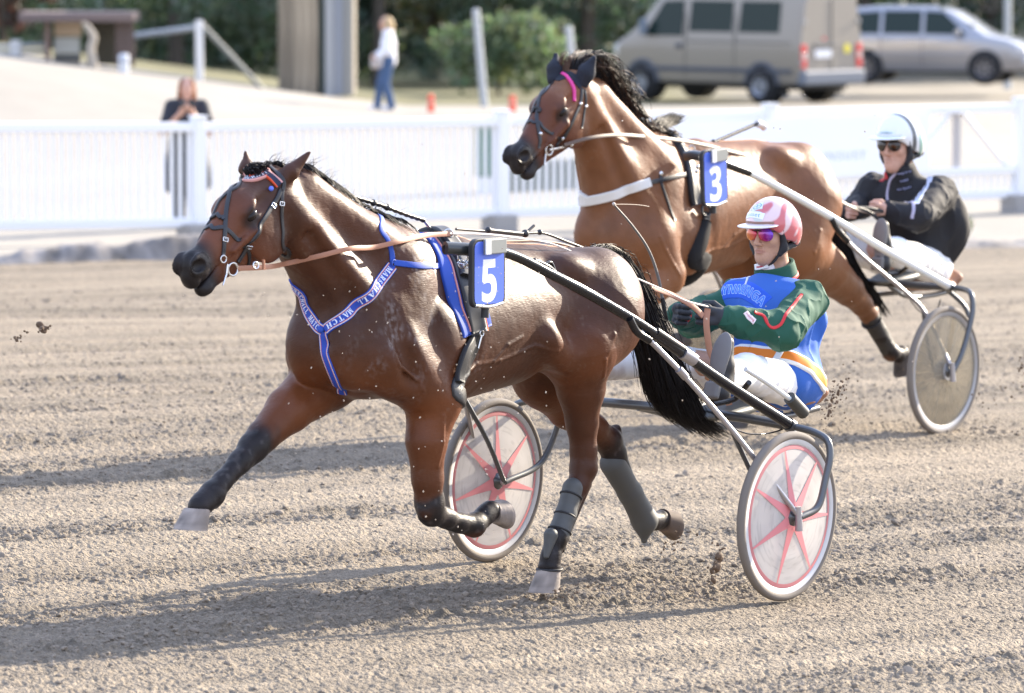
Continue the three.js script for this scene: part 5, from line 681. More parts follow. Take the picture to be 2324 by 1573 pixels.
function makeSulky(name, label, K) {
  const g = thing(name, label, 'racing cart'); K.frame.place(g); const A = (x, y, s) => K.frame.at(x, y, s), roll = K.roll;
  const far = p => V(p.x, p.y + roll * 2 * -p.z, -p.z); // the same place on the other side, the cart leaning with the bank (near side z < 0)
  const both = (nm, f, m) => { mesh(nm, f(p => p), m, g); mesh(nm, f(far), m, g); };
  for (const side of [1, -1]) { const c = side > 0 ? K.axle : far(K.axle), w = new THREE.Group(); w.name = 'wheel'; w.position.copy(c); w.rotation.x = K.tilt; w.rotation.z = 0; g.add(w); const W = wheelGeo(K.R);
    const tr = new THREE.Group(); mesh('tyre', W.tyre.clone(), SM.tyre, w); mesh('rim', W.rim, K.star ? SM.rimWhite : SM.rimGrey, w);
    for (const s of [-1, 1]) { mesh('disc', W.disc(s), K.star ? SM.milky : SM.grimy, w); if (K.star) { mesh('ring', W.ring(s), SM.ringRed, w); if (s * 1 < 0 || 1) mesh('star', star(K.R, 7, s, K.phase[side > 0 ? 0 : 1] * 1), SM.red, w); } }
    if (!K.star) { const sp = []; for (let k = 0; k < 28; k++) { const a = k / 28 * 6.283; sp.push(rod(V(Math.cos(a) * 0.02, Math.sin(a) * 0.02, (k % 2 ? 1 : -1) * 0.022), V(Math.cos(a + 0.25) * (K.R - 0.05), Math.sin(a + 0.25) * (K.R - 0.05), 0), 0.0014, 4)); } mesh('spokes', sp, SM.silver, w); mesh('valve_disc', [new THREE.CylinderGeometry(0.05, 0.05, 0.064, 24).rotateX(Math.PI / 2)], SM.rimGrey, w); }
    mesh('hub', W.hub, SM.grey, w); mesh('axle_nut', [ball(V(0, 0, -0.055), 0.016, 10), ball(V(0, 0, 0.055), 0.016, 10)].slice(0, 2)[0], SM.silver, w); mesh('axle_nut', ball(V(0, 0, 0.055), 0.016, 10), SM.silver, w); }
  const ax = K.axle, hubOut = ax.clone().add(V(0, 0, -0.062)), hubIn = ax.clone().add(V(0, 0, 0.062));
  const shaft = K.shaft.map(a => A(...a)), fork = K.fork.map(a => A(...a)), stay = K.stay.map(a => A(...a));
  both('shaft', f => tube(shaft.map(f), t => lerp(0.019, 0.0235, t), 14, 70), K.shaftMat);
  if (K.tip) both('shaft_tip', f => tube(shaft.map(f).slice(0, 2), 0.0215, 12, 6), SM.black);
  const sEnd = shaft[shaft.length - 1];
  both('shaft_joint', f => rod(f(sEnd.clone().lerp(shaft[shaft.length - 2], 0.045)), f(sEnd.clone().lerp(shaft[shaft.length - 2], -0.005)), 0.028, 14), SM.grey);
  mesh('cross_bar', tube([sEnd, sEnd.clone().lerp(far(sEnd), 0.25).add(V(-0.01, K.dip, 0)), sEnd.clone().lerp(far(sEnd), 0.75).add(V(-0.01, K.dip, 0)), far(sEnd)], 0.0205, 14, 30), SM.grey, g);
  both('rear_fork', f => tube([sEnd, ...fork, hubOut].map(f), 0.0155, 12, 60), SM.grey);
  const inner = sEnd.clone().lerp(far(sEnd), 0.035).add(V(0, -0.01, 0));
  both('rear_fork', f => tube([inner.clone().add(V(-0.02, 0, 0)), V(inner.x - 0.10, lerp(inner.y, hubIn.y, 0.3), lerp(inner.z, hubIn.z, 0.7)), V(inner.x - 0.03, lerp(inner.y, hubIn.y, 0.8), hubIn.z), hubIn].map(f), 0.0135, 10, 36), SM.grey);
  both('front_stay', f => tube([...stay, hubOut].map(f), 0.0115, 10, 40), K.stayMat);
  const q = stay[stay.length - 1].clone().lerp(hubOut, K.split ?? 0); both('front_stay', f => tube([q, q.clone().lerp(hubIn, 0.5).add(V(-0.005, 0, 0.012)), hubIn].map(f), 0.0105, 8, 20), SM.grey);
  both('bracket', f => tube([shaft[shaft.length - 2].clone().lerp(stay[0], 0.0).lerp(stay[0], 1).add(V(0.07, 0.055, 0)), stay[0].clone().add(V(0.02, 0.0, 0)), stay[0].clone().lerp(stay[1], 0.8)].map(f), 0.0165, 8, 14), SM.black);
  both('hub_clamp', f => rod(f(hubOut.clone().add(V(0.012, 0.045, 0))), f(hubOut.clone().add(V(0.004, -0.055, 0))), 0.014, 10, 0.017), SM.silver);
  // seat
  const zs = K.seat, sc = new THREE.Group(); sc.name = 'seat'; g.add(sc);
  const cush = skin([ell(V(zs.x, zs.y, 0), 0.19, 0.042, 0.20, { k: 0.02 }), ell(V(zs.x - 0.14, zs.y + 0.03, 0), 0.06, 0.06, 0.19, { k: 0.05 })], 0.012); mesh('cushion', cush, SM.seat, sc);
  for (const s of [-1, 1]) mesh('seat_bar', tube([V(sEnd.x - 0.005, sEnd.y + K.dip + 0.02, s * 0.17), V(lerp(sEnd.x, zs.x, 0.35), zs.y - 0.04, s * 0.17), V(zs.x + 0.1, zs.y - 0.06, s * 0.13), V(zs.x - 0.17, zs.y - 0.045, s * 0.12)], 0.014, 10, 26), SM.grey, sc);
  mesh('under_pan', skin([ell(V(lerp(sEnd.x, zs.x, 0.28), sEnd.y + 0.03, -0.15), 0.26, 0.035, 0.11, { k: 0.02, rot: [0, 0.15, -0.06] })], 0.012), SM.sheet, sc);
  // foot rests and cable
  both('foot_rest', f => tube([A(...K.foot[0]), A(...K.foot[1]), A(...K.foot[2])].map(f), 0.012, 8, 20), SM.black);
  if (K.cable) mesh('cable', tube(K.cable.map(a => A(...a)), 0.0035, 6, 30), SM.black, g);
  return g;
}
const K1 = { frame: FR1, R: 0.35, roll: 0.035, tilt: -0.035, star: true, phase: [0.5, 1.5708], axle: A1(1786.6, 1172, 0.756), dip: 0.012,
  shaft: [[1012, 566, 0.385], [1140, 572, 0.405], [1250, 622, 0.43], [1440, 728, 0.49], [1640, 866, 0.56], [1797, 967, 0.615]], shaftMat: SM.black,
  fork: [[1848, 981, 0.73], [1878, 1001, 0.805], [1884, 1032, 0.825], [1873, 1090, 0.828], [1856, 1150, 0.826]], stay: [[1452, 752, 0.50], [1480, 778, 0.515], [1548, 848, 0.575], [1660, 975, 0.68]], stayMat: SM.silver,
  seat: V(-1.0, 0.725, 0), foot: [[1700, 868, 0.565], [1668, 905, 0.46], [1620, 918, 0.42]], cable: [[1655, 968, 0.6], [1700, 985, 0.58], [1760, 980, 0.56], [1790, 968, 0.58]] };
const sulky1 = makeSulky('sulky', 'black two-wheeled racing cart with white star discs behind the front horse', K1);
{ // trimmings that only the near cart shows
  const g = sulky1, A = A1, mir = p => V(p.x, p.y + 0.07 * -p.z, -p.z);
  const rubberEnd = [A(1792, 903, 0.45), A(1824, 938, 0.45)]; mesh('rail', tube([A(1692, 838, 0.43), A(1740, 868, 0.44), A(1793, 906, 0.45)], 0.011, 10, 12), SM.white, g);
  mesh('rail_end', [rod(rubberEnd[0], rubberEnd[1], 0.027, 14)], std(lin(0.05, 0.05, 0.045), 0.5), g); mesh('rail_plug', ball(A(1822, 936, 0.45), 0.019, 10), SM.silver, g);
  mesh('clamp', [rod(A(1548, 800, 0.53), A(1574, 817, 0.54), 0.0275, 14)], SM.silver, g); mesh('clamp', [rod(A(1540, 838, 0.572), A(1556, 856, 0.58), 0.0165, 12)], SM.silver, g);
  mesh('hitch', [rod(A(1010, 563, 0.38), A(1064, 566, 0.42), 0.026, 14)], phys(lin(0.03, 0.035, 0.036), 0.3, { clearcoat: 0.5 }), g);
  mesh('light_rod', tube([A(1255, 615, 0.41), A(1345, 662, 0.43), A(1480, 745, 0.475), A(1560, 798, 0.50)], 0.0065, 8, 20), std(lin(0.55, 0.62, 0.58), 0.35), g);
  mesh('rod_grip', tube([A(1212, 592, 0.40), A(1243, 606, 0.41), A(1258, 618, 0.41)], 0.012, 8, 10), SM.black, g); mesh('rod_hook', tube([A(1236, 600, 0.41), A(1250, 596, 0.41), A(1258, 612, 0.41)], 0.007, 8, 10), SM.black, g);
  mesh('shaft_sticker', tube([A(1487, 754, 0.509), A(1555, 800, 0.529)].map(p => p.add(V(0, 0.001, 0))), 0.0222, 14, 6), std('#ffffff', 0.35, { map: canvasTex(256, 256, (c, W, H) => { c.fillStyle = '#0d0d10'; c.fillRect(0, 0, W, H); c.fillStyle = '#c8506a'; c.save(); c.translate(128, 128); c.font = 'bold 30px sans-serif'; c.textAlign = 'center'; for (let k = 0; k < 4; k++) c.fillText('SPORT LINE', 0, -90 + k * 64); c.restore(); }) }), g);
}
const K2 = { frame: FR2, R: 0.35, roll: 0.02, tilt: -0.02, star: false, phase: [0, 0], axle: A2(2141.7, 841.3, 0.756), dip: -0.004,
  shaft: [[1600, 355, 0.40], [1700, 392, 0.42], [1850, 472, 0.47], [2010, 568, 0.54], [2158, 652, 0.615]], shaftMat: SM.white, tip: true,
  fork: [[2188, 657, 0.72], [2204, 668, 0.80], [2208, 700, 0.825], [2196, 760, 0.828], [2180, 810, 0.826]], stay: [[1905, 520, 0.50], [1930, 555, 0.52], [2060, 668, 0.62], [2095, 704, 0.66]], stayMat: SM.silver,
  seat: V(-0.93, 0.745, 0), foot: [[2065, 600, 0.565], [2040, 620, 0.46], [2005, 625, 0.42]], cable: [[2065, 680, 0.6], [2090, 708, 0.58], [2125, 706, 0.56], [2135, 680, 0.58]] };
const sulky2 = makeSulky('sulky', 'white shafted two-wheeled racing cart with clear grimy discs behind horse three', K2);
// ---------------------------------------------------------------- people
// a head: local axes f (forward), y, s (left); P maps to the parent's space
function headPrims(P, k = 1, yaw = 0) {
  const c = [], q = (f, y, s) => P(f, y, s), rot = [0, yaw, 0], e = (f, y, s, a, b, d, kk, sub) => c.push(ell(q(f, y, s), a * k, b * k, d * k, { k: kk * k, sub, rot }));
  e(-0.005, 0.022, 0, 0.098, 0.108, 0.078, 0.02); c.push(cone(q(0.030, -0.020, 0), q(0.050, -0.092, 0), 0.066 * k, 0.046 * k, { k: 0.03 * k }));
  e(0.066, -0.118, 0, 0.028, 0.024, 0.028, 0.025); e(0.070, 0.026, 0, 0.026, 0.014, 0.058, 0.02); for (const s of [1, -1]) { e(0.060, -0.032, s * 0.048, 0.026, 0.022, 0.018, 0.02); e(0.012, -0.075, s * 0.055, 0.03, 0.03, 0.014, 0.03); e(0.098, 0.002, s * 0.031, 0.015, 0.012, 0.018, 0.012, true); e(0.079, 0.002, s * 0.031, 0.0125, 0.0125, 0.0125, 0.003); }
  c.push(cone(q(0.093, 0.006, 0), q(0.117, -0.042, 0), 0.008 * k, 0.012 * k, { k: 0.012 * k })); for (const s of [1, -1]) { e(0.103, -0.047, s * 0.013, 0.012, 0.008, 0.008, 0.006); e(-0.012, -0.008, s * 0.083, 0.019, 0.032, 0.009, 0.006); e(-0.008, -0.008, s * 0.092, 0.009, 0.018, 0.006, 0.004, true); }
  e(0.093, -0.073, 0, 0.011, 0.008, 0.024, 0.006); e(0.091, -0.085, 0, 0.011, 0.008, 0.021, 0.006); e(0.105, -0.0785, 0, 0.008, 0.0022, 0.022, 0.003, true);
  c.push(cone(q(-0.02, -0.07, 0), q(-0.045, -0.20, 0), 0.056 * k, 0.062 * k, { k: 0.03 * k })); return c;
}
// a closed hand: w wrist, a along the knuckles' reach, b towards the thumb, c into the palm
function fist(w, a, b, c, k = 1) { const q = (x, y, z) => w.clone().addScaledVector(a, x * k).addScaledVector(b, y * k).addScaledVector(c, z * k), o = [];
  o.push(cone(q(0.012, 0.012, 0), q(0.078, 0.020, 0.004), 0.019 * k, 0.017 * k, { k: 0.012 }), cone(q(0.012, -0.010, 0), q(0.074, -0.022, 0.004), 0.018 * k, 0.015 * k, { k: 0.02 }), cone(q(-0.03, 0, 0), q(0.02, 0, 0), 0.027 * k, 0.024 * k, { k: 0.02 }));
  for (let i = 0; i < 4; i++) { const y = 0.032 - i * 0.0205, L = [1, 1.08, 1.0, 0.82][i], r = [0.0105, 0.0108, 0.0102, 0.009][i] * k, p = [q(0.078 - 0.002 * i, y, 0.004), q(0.092 + 0.018 * L, y * 1.02, 0.026 * L), q(0.080 + 0.006 * L, y, 0.052 * L), q(0.052, y * 0.96, 0.048 * L)]; for (let j = 0; j < 3; j++) o.push(cone(p[j], p[j + 1], r * (1 - 0.06 * j), r * (0.96 - 0.06 * j), { k: j ? 0.003 : 0.006 })); }
  const t = [q(0.015, 0.024, 0.012), q(0.050, 0.048, 0.030), q(0.082, 0.047, 0.044)]; o.push(cone(t[0], t[1], 0.015 * k, 0.0125 * k, { k: 0.012 }), cone(t[1], t[2], 0.0122 * k, 0.010 * k, { k: 0.003 })); return o; }
function makeDriver(name, label, K) {
  const g = thing(name, label, 'person'); K.frame.place(g); const A = (x, y, s) => K.frame.at(x, y, s), HC = K.head, hp = (f, y, s) => V(HC.x + f * K.hk, HC.y + y * K.hk, HC.z - s * K.hk), k = K.hk;
  const J = K.joints, bodyP = [...headPrims(hp, k)], add = (a, b, r, r2, kk = 0.04) => bodyP.push(cone(a, b, r, r2, { k: kk }));
  add(hp(-0.045, -0.2, 0), J.chest, 0.06, 0.10); add(J.chest, J.hip, 0.10, 0.11); for (const s of ['n', 'f']) { add(J.chest.clone().lerp(J[s + 'Sh'], 0.5), J[s + 'Sh'], 0.05, 0.05); add(J[s + 'Sh'], J[s + 'El'], 0.045, 0.038, 0.02); add(J[s + 'El'], J[s + 'Wr'], 0.036, 0.026, 0.02); add(J.hip, J[s + 'Kn'], 0.09, 0.055, 0.02); add(J[s + 'Kn'], J[s + 'An'], 0.05, 0.036, 0.02); if (K.bare) bodyP.push(...fist(...K.hand[s])); else add(J[s + 'Wr'], K.hand[s][0].clone().addScaledVector(K.hand[s][1], 0.05), 0.024, 0.016, 0.02); }
  mesh('body', skin(bodyP, 0.0065, K.skinCol), phys(lin(1, 1, 1), 0.5, { vertexColors: true }), g);
  // jacket
  const torso = [cone(J.hip.clone().add(V(0, 0.015, 0)), J.waist, 0.128, 0.135, { zs: 1.22, k: 0.05 }), cone(J.waist, J.chest, 0.135, 0.142, { zs: 1.28, k: 0.06 }), cone(J.chest, J.nSh.clone().lerp(J.chest, 0.25), 0.10, 0.085, { k: 0.07 }), cone(J.chest, J.fSh.clone().lerp(J.chest, 0.25), 0.10, 0.085, { k: 0.07 }), cone(J.chest.clone().add(V(0, 0.09, 0)), hp(-0.03, -0.185, 0), 0.10, 0.062, { k: 0.05 }), ...(K.torsoX || [])];
  const jf = folds(0.0085, 9, 6, 1), TF = field(torso, jf); mesh('jacket', uvScale(skin(torso, 0.007, null, jf), 8), K.jacket, g);
  const sleeves = {}; for (const s of ['n', 'f']) { const sl = [cone(J[s + 'Sh'].clone().lerp(J.chest, 0.12), J[s + 'Sh'], K.sl[0] * 0.95, K.sl[0], { k: 0.03 }), cone(J[s + 'Sh'], J[s + 'El'], K.sl[0], K.sl[1], { k: 0.03 }), cone(J[s + 'El'], J[s + 'Wr'], K.sl[1], K.sl[2], { k: 0.03 })], ff = folds(0.011, 12, 12, s === 'n' ? 3 : 8); sleeves[s] = field(sl, ff); mesh('sleeve', uvScale(skin(sl, 0.006, null, ff), 8), K.sleeve, g);
    const d = J[s + 'Wr'].clone().sub(J[s + 'El']).normalize(); mesh('cuff', [torus(J[s + 'Wr'].clone().addScaledVector(d, 0.012), K.sl[2] * 0.74, K.sl[2] * 0.24, d, 24)], K.cuff, g);
    if (!K.bare) mesh('glove', skin(fist(...K.hand[s], 1.14), 0.0035), std(lin(0.032, 0.035, 0.042), 0.75, { bumpMap: weave, bumpScale: 0.0006 }), g); }
  // trousers
  const tr = [cone(J.hip.clone().add(V(0, -0.03, -0.08)), J.hip.clone().add(V(0, -0.03, 0.08)), 0.108, 0.108, { k: 0.04 })]; for (const s of ['n', 'f']) { const z = s === 'n' ? -0.10 : 0.10; tr.push(cone(J.hip.clone().add(V(0.02, -0.02, z)), J[s + 'Kn'], 0.098, 0.078, { k: 0.04 }), cone(J[s + 'Kn'], J[s + 'An'], 0.076, 0.056, { k: 0.03 })); }
  mesh('trousers', uvScale(skin(tr, 0.007, K.trouserCol, folds(0.0055, 12, 10, 4)), 8), clothMat(lin(1, 1, 1), { vertexColors: true, roughness: 0.65 }), g);
  // boots, the soles towards the horse
  for (const s of ['n', 'f']) { const [toe, heel] = J[s + 'Foot'], d = toe.clone().sub(heel).normalize(), n = V(d.y, -d.x, 0).normalize(), L = toe.distanceTo(heel), q = (t, h, z = 0) => heel.clone().addScaledVector(d, t * L).addScaledVector(n, h).add(V(0, 0, z)), ang = Math.atan2(d.y, d.x);
    const b = new THREE.Group(); b.name = 'boot'; g.add(b);
    mesh('upper', skin([cone(q(0.12, -0.05), q(0.55, -0.042), 0.042, 0.042, { k: 0.03 }), cone(q(0.55, -0.042), q(0.88, -0.028), 0.042, 0.03, { k: 0.02 }), cone(q(0.12, -0.05), J[s + 'An'], 0.046, 0.05, { k: 0.03 })], 0.006), std(lin(0.02, 0.02, 0.022), 0.5), b);
    mesh('sole', skin([ell(q(0.70, -0.004), L * 0.33, 0.017, 0.047, { k: 0.01, rot: [0, 0, ang] }), ell(q(0.38, -0.012), L * 0.3, 0.010, 0.034, { k: 0.02, rot: [0, 0, ang] })], 0.005), std(lin(0.185, 0.18, 0.178), 0.85, { bumpMap: weave, bumpScale: 0.001 }), b);
    mesh('heel', new RoundedBoxGeometry(L * 0.27, 0.035, 0.075, 3, 0.014).rotateZ(ang).translate(...q(0.10, -0.002).toArray()), std(lin(0.17, 0.165, 0.16), 0.85), b); }
  // helmet, straps, glasses
  const hm = new THREE.Group(); hm.name = 'helmet'; g.add(hm);
  const out = [ell(hp(-0.010, 0.038, 0), 0.132 * k, 0.122 * k, 0.114 * k, { k: 0.01 }), ell(hp(-0.045, -0.005, 0), 0.098 * k, 0.10 * k, 0.108 * k, { k: 0.04 })];
  const low = plane(V(0.30, -0.954, 0).normalize(), hp(0.02, -0.002, 0), 0.012), front = { ...ell(hp(0.13, -0.085, 0), 0.15 * k, 0.118 * k, 0.16 * k, { k: 0.012, sub: true }) }, inn = ell(hp(-0.008, 0.022, 0), 0.112 * k, 0.115 * k, 0.094 * k, { k: 0.006, sub: true }), neckCut = ell(hp(0.01, -0.12, 0), 0.105 * k, 0.10 * k, 0.2, { k: 0.012, sub: true });
  const HF = field(out); mesh('shell', skin([...out, front, inn, neckCut, plane(V(0, -1, 0), hp(0, -0.072, 0), 0.01)], 0.0045, K.helmCol), phys(lin(1, 1, 1), 0.25, { vertexColors: true, clearcoat: 1, clearcoatRoughness: 0.08 }), hm);
  const br = ell(hp(0.105, 0.036, 0), 0.078 * k, 0.010 * k, 0.098 * k, { k: 0.01, rot: [0, 0, -0.10] }), brCut = ell(hp(0.02, 0.03, 0), 0.106 * k, 0.05, 0.094 * k, { k: 0.006, sub: true }); mesh('visor', skin([br, brCut], 0.004), phys(K.visor, 0.3, { clearcoat: 0.7 }), hm);
  mesh('shell_trim', strap(HF, [hp(0.10, 0.052, 0.085), hp(0.13, 0.050, 0.0), hp(0.10, 0.052, -0.085)].map(p => onto(HF, p)), 0.010 * k, 0.003), std(K.trim, 0.4), hm);
  mesh('padding', skin([ell(hp(-0.006, 0.018, 0), 0.108 * k, 0.10 * k, 0.093 * k, { k: 0.01 }), ell(hp(0.09, -0.055, 0), 0.115 * k, 0.095 * k, 0.095 * k, { k: 0.02, sub: true }), ell(hp(-0.01, -0.07, 0), 0.07 * k, 0.075 * k, 0.2, { k: 0.02, sub: true })], 0.006), std(lin(0.02, 0.02, 0.023), 0.85), hm);
  for (const s of [1, -1]) { mesh('cheek_guard', skin([cone(hp(0.045, 0.018, s * 0.088), hp(0.020, -0.055, s * 0.080), 0.013 * k, 0.016 * k, { k: 0.01 }), cone(hp(0.020, -0.055, s * 0.080), hp(0.030, -0.090, s * 0.066), 0.018 * k, 0.013 * k, { k: 0.01 }), cone(hp(0.018, -0.068, s * 0.078), hp(-0.085, -0.045, s * 0.080), 0.016 * k, 0.014 * k, { k: 0.012 })], 0.004), std(lin(0.022, 0.023, 0.028), 0.7), hm); mesh('chin_strap', tube([hp(0.030, -0.085, s * 0.068), hp(0.045, -0.125, s * 0.042), hp(0.052, -0.147, 0)], 0.0065 * k, 8, 14), std(lin(0.02, 0.02, 0.024), 0.7), hm); }
  const sg = new THREE.Group(); sg.name = 'sunglasses'; g.add(sg);
  for (const s of [1, -1]) { const le = ell(hp(0.100, -0.002, s * 0.036), 0.011 * k, 0.029 * k, 0.034 * k, { k: 0.01, rot: [0, s * 0.28, 0] }), le2 = ell(hp(0.092, -0.008, s * 0.040), 0.008 * k, 0.022 * k, 0.024 * k, { k: 0.015, rot: [0, s * 0.3, 0] }); mesh('lens', skin([le, le2], 0.0028, K.lens(s, hp)), phys(lin(1, 1, 1), 0.12, { vertexColors: true, metalness: 0.35, clearcoat: 1 }), sg);
    mesh('temple', rod(hp(0.095, 0.012, s * 0.066), hp(0.0, 0.008, s * 0.090), 0.0025, 6), M.rubber, sg); }
  mesh('bridge', [tube([hp(0.108, 0.012, 0.03), hp(0.114, 0.016, 0), hp(0.108, 0.012, -0.03)], 0.0028, 6, 10)], M.rubber, sg);
  return { g, TF, sleeves, HF, hp, J, A };
}
const unit = v => v.clone().normalize();
const skinDots = (x, y, z) => { const k = 1 + 0.08 * noise(x * 60, y * 60, z * 60); return [0.58 * k, 0.335 * k, 0.245 * k]; };
// driver of the front cart
{
  const A = A1, HC = A(1751, 528, 0), hk = 0.97, J = { chest: V(-0.985, 1.075, 0), waist: V(-1.03, 0.93, 0), hip: V(-1.03, 0.80, 0), nSh: V(-0.985, 1.155, -0.190), fSh: V(-1.0, 1.145, 0.195), nEl: A(1775, 752, 0.285), fEl: A(1580, 725, -0.285), nWr: A(1652, 724, 0.15), fWr: A(1543, 712, -0.13), nKn: A(1692, 846, 0.24), fKn: A(1492, 812, -0.25), nAn: V(-0.16, 0.895, -0.33), fAn: V(-0.08, 0.90, 0.34), nFoot: [A(1646, 757, 0.35), A(1612, 900, 0.35)], fFoot: [V(-0.10, 1.09, 0.36), V(0.0, 0.85, 0.36)] };
  const fw = unit(V(0.93, 0.1, 0.36)), K = { frame: FR1, head: HC, hk, joints: J, sl: [0.078, 0.074, 0.052], bare: false, skinCol: (x, y, z) => { const r = [ (x - HC.x) / hk, (y - HC.y) / hk, -(z - HC.z) / hk ], k = 1 + 0.07 * noise(x * 60, y * 60, z * 60); const lip = 1 - smooth(0.010, 0.017, Math.hypot((r[1] + 0.079) * 1.3, r[2] * 0.5)) ; const stub = r[0] > 0 && r[1] < -0.055 ? 0.10 * smooth(-0.3, 0.6, noise(x * 300, y * 300, z * 300)) : 0; const f = r[0] > 0.075 ? lip * 0.55 : 0; return [lerp(0.53, 0.40, f) * k * (1 - stub), lerp(0.30, 0.14, f) * k * (1 - stub), lerp(0.205, 0.115, f) * k * (1 - stub)]; },
    jacket: clothMat(lin(0.035, 0.135, 0.52)), sleeve: clothMat(lin(0.012, 0.085, 0.052)), cuff: clothMat(lin(0.012, 0.085, 0.052)),
    trouserCol: (x, y, z) => { const k = 0.86 + 0.05 * noise(x * 30, y * 30, z * 30), d = z > 0.05 ? smooth(0.25, 0.75, fbm(x * 18, y * 14, z * 18, 4) + 0.55) * smooth(0.93, 0.88, y + 0.03 * noise(x * 9, y * 9)) : 0; return [lerp(k, 0.48, d * 0.5), lerp(k, 0.36, d * 0.5), lerp(k * 1.0, 0.28, d * 0.5)]; },
    torsoX: [ell(V(-1.115, 1.07, -0.05), 0.06, 0.14, 0.15, { k: 0.05 }), cone(V(-1.02, 0.80, -0.09), V(-0.90, 0.83, -0.13), 0.135, 0.125, { k: 0.05 }), cone(V(-1.02, 0.80, 0.09), V(-0.90, 0.83, 0.13), 0.135, 0.125, { k: 0.05 }), ell(V(-0.94, 0.88, 0), 0.14, 0.11, 0.16, { k: 0.05 }), cone(V(-0.99, 1.16, -0.02), V(-0.985, 1.16, -0.17), 0.085, 0.07, { k: 0.05 }), cone(V(-0.97, 1.165, 0.02), V(-0.96, 1.165, 0.17), 0.085, 0.07, { k: 0.05 })],
    hand: { n: [A(1650, 722, 0.15), unit(V(0.80, 0.16, 0.55)), unit(V(-0.2, 0.97, 0)), unit(V(-0.62, -0.1, 0.78))], f: [A(1543, 712, -0.13), unit(V(0.9, 0.05, -0.35)), unit(V(-0.1, 0.98, 0)), unit(V(-0.4, -0.1, -0.9))] },
    helmCol: (x, y, z, nx, ny, nz) => { const f = (x - HC.x) / hk, h = (y - HC.y) / hk, s = -(z - HC.z) / hk, a = noise(f * 11 + 3, h * 16 + s * 6, s * 9) + 0.55 * Math.sin(f * 55 + h * 70 + 5 * noise(f * 9, h * 9, s * 9)), red = smooth(-0.05, 0.35, a + 0.38 - smooth(0.12, 0.17, h) * 1.2 - smooth(0.085, 0.125, f) * 1.0 + smooth(0.0, -0.11, f) * 0.9), w = [0.80, 0.60, 0.61], r = [0.56, 0.035, 0.05], t = smooth(0.5, 0.62, noise(f * 14 + 1, h * 22, s * 14 + 7)) * (f > -0.04 ? 1 : 0); let c = w.map((v, i) => lerp(v, r[i], red * 0.85)); c = c.map((v, i) => lerp(v, [0.45, 0.62, 0.58][i], t * 0.7)); return c; },
    visor: lin(0.78, 0.72, 0.72), trim: lin(0.30, 0.16, 0.12),
    lens: (s, hp) => (x, y, z) => { const f = -(z - HC.z) / hk - s * 0.036, h = (y - HC.y) / hk, t = clamp(0.5 + f * 16 + h * 12); return s > 0 ? [lerp(0.55, 0.16, t), lerp(0.03, 0.02, t), lerp(0.08, 0.55, t)] : [lerp(0.75, 0.6, t), lerp(0.22, 0.03, t), lerp(0.02, 0.10, t)]; } };
  const D = makeDriver('person', 'driver in blue vest and green sleeves, red and white helmet, on the front cart', K), { g, TF, sleeves, HF, hp } = D;
  const th = (F, x, y) => hit(F, FR1, x, y), st = (n, F, pts, w, t, m, o) => mesh(n, strap(F, pts, w, t, o), m, g);
  const hemT = canvasTex(64, 256, (c, W, H) => { c.fillStyle = '#f3f1ee'; c.fillRect(0, 0, W, H); c.fillStyle = '#ee8426'; c.fillRect(0, 48, W, 160); });
  const hem = []; for (let i = 0; i < 22; i++) { const t = i / 22 * 6.2832, x = -1.0 + 0.40 * Math.cos(t); hem.push(onto(TF, V(-1.0 + 0.22 * Math.cos(t), 0.815 + 0.11 * (Math.cos(t) + 0.3), 0.26 * Math.sin(t)))); }
  st('hem_band', TF, hem, 0.078, 0.008, std('#ffffff', 0.75, { map: hemT }), { closed: true, seg: 110, off: 0.001 });
  const word = canvasTex(1024, 320, (c, W, H) => { c.fillStyle = '#2b5fd6'; c.fillRect(0, 0, W, H); c.font = 'bold 230px sans-serif'; c.textAlign = 'center'; c.textBaseline = 'middle'; c.lineWidth = 16; c.strokeStyle = '#b9d2f6'; c.strokeText('RYNNINGA', W / 2, H / 2, W * 0.94); c.fillStyle = '#3d7be6'; c.fillText('RYNNINGA', W / 2, H / 2, W * 0.94); });
  st('chest_lettering', TF, [[1631, 672], [1655, 656], [1685, 656], [1713, 670], [1737, 690]].map(a => th(TF, ...a)), 0.082, 0.0015, clothMat(lin(1, 1, 1), { map: word }), { seg: 40, off: -0.0006 });
  const patch = canvasTex(256, 128, (c, W, H) => { c.fillStyle = '#2b5fd6'; c.fillRect(0, 0, W, H); c.strokeStyle = '#8fb2ee'; c.lineWidth = 8; c.strokeRect(8, 8, W - 16, H - 16); c.fillStyle = '#c33a4c'; c.font = 'bold 70px serif'; c.textAlign = 'center'; c.fillText('Lady', W / 2, 92); }); st('chest_patch', TF, [[1680, 704], [1700, 706], [1720, 712]].map(a => th(TF, ...a)), 0.04, 0.0015, clothMat(lin(1, 1, 1), { map: patch }), { seg: 16 });
  st('zip', TF, [[1699, 622], [1696, 634], [1692, 646]].map(a => th(TF, ...a)), 0.012, 0.003, std(lin(0.6, 0.64, 0.7), 0.4));
  st('side_strap', TF, [[1790, 752], [1779, 785], [1766, 812], [1750, 842]].map(a => th(TF, ...a)), 0.030, 0.006, std(lin(0.74, 0.74, 0.76), 0.7), { off: 0.008 });
  const redP = std(lin(0.62, 0.025, 0.03), 0.6); st('red_piping', sleeves.n, [[1820, 668], [1803, 690], [1785, 712], [1770, 738], [1752, 744], [1742, 734], [1732, 716], [1712, 708]].map(a => th(sleeves.n, ...a)), 0.013, 0.005, redP); st('red_piping', sleeves.f, [[1568, 712], [1563, 726], [1551, 733]].map(a => th(sleeves.f, ...a)), 0.011, 0.005, redP);
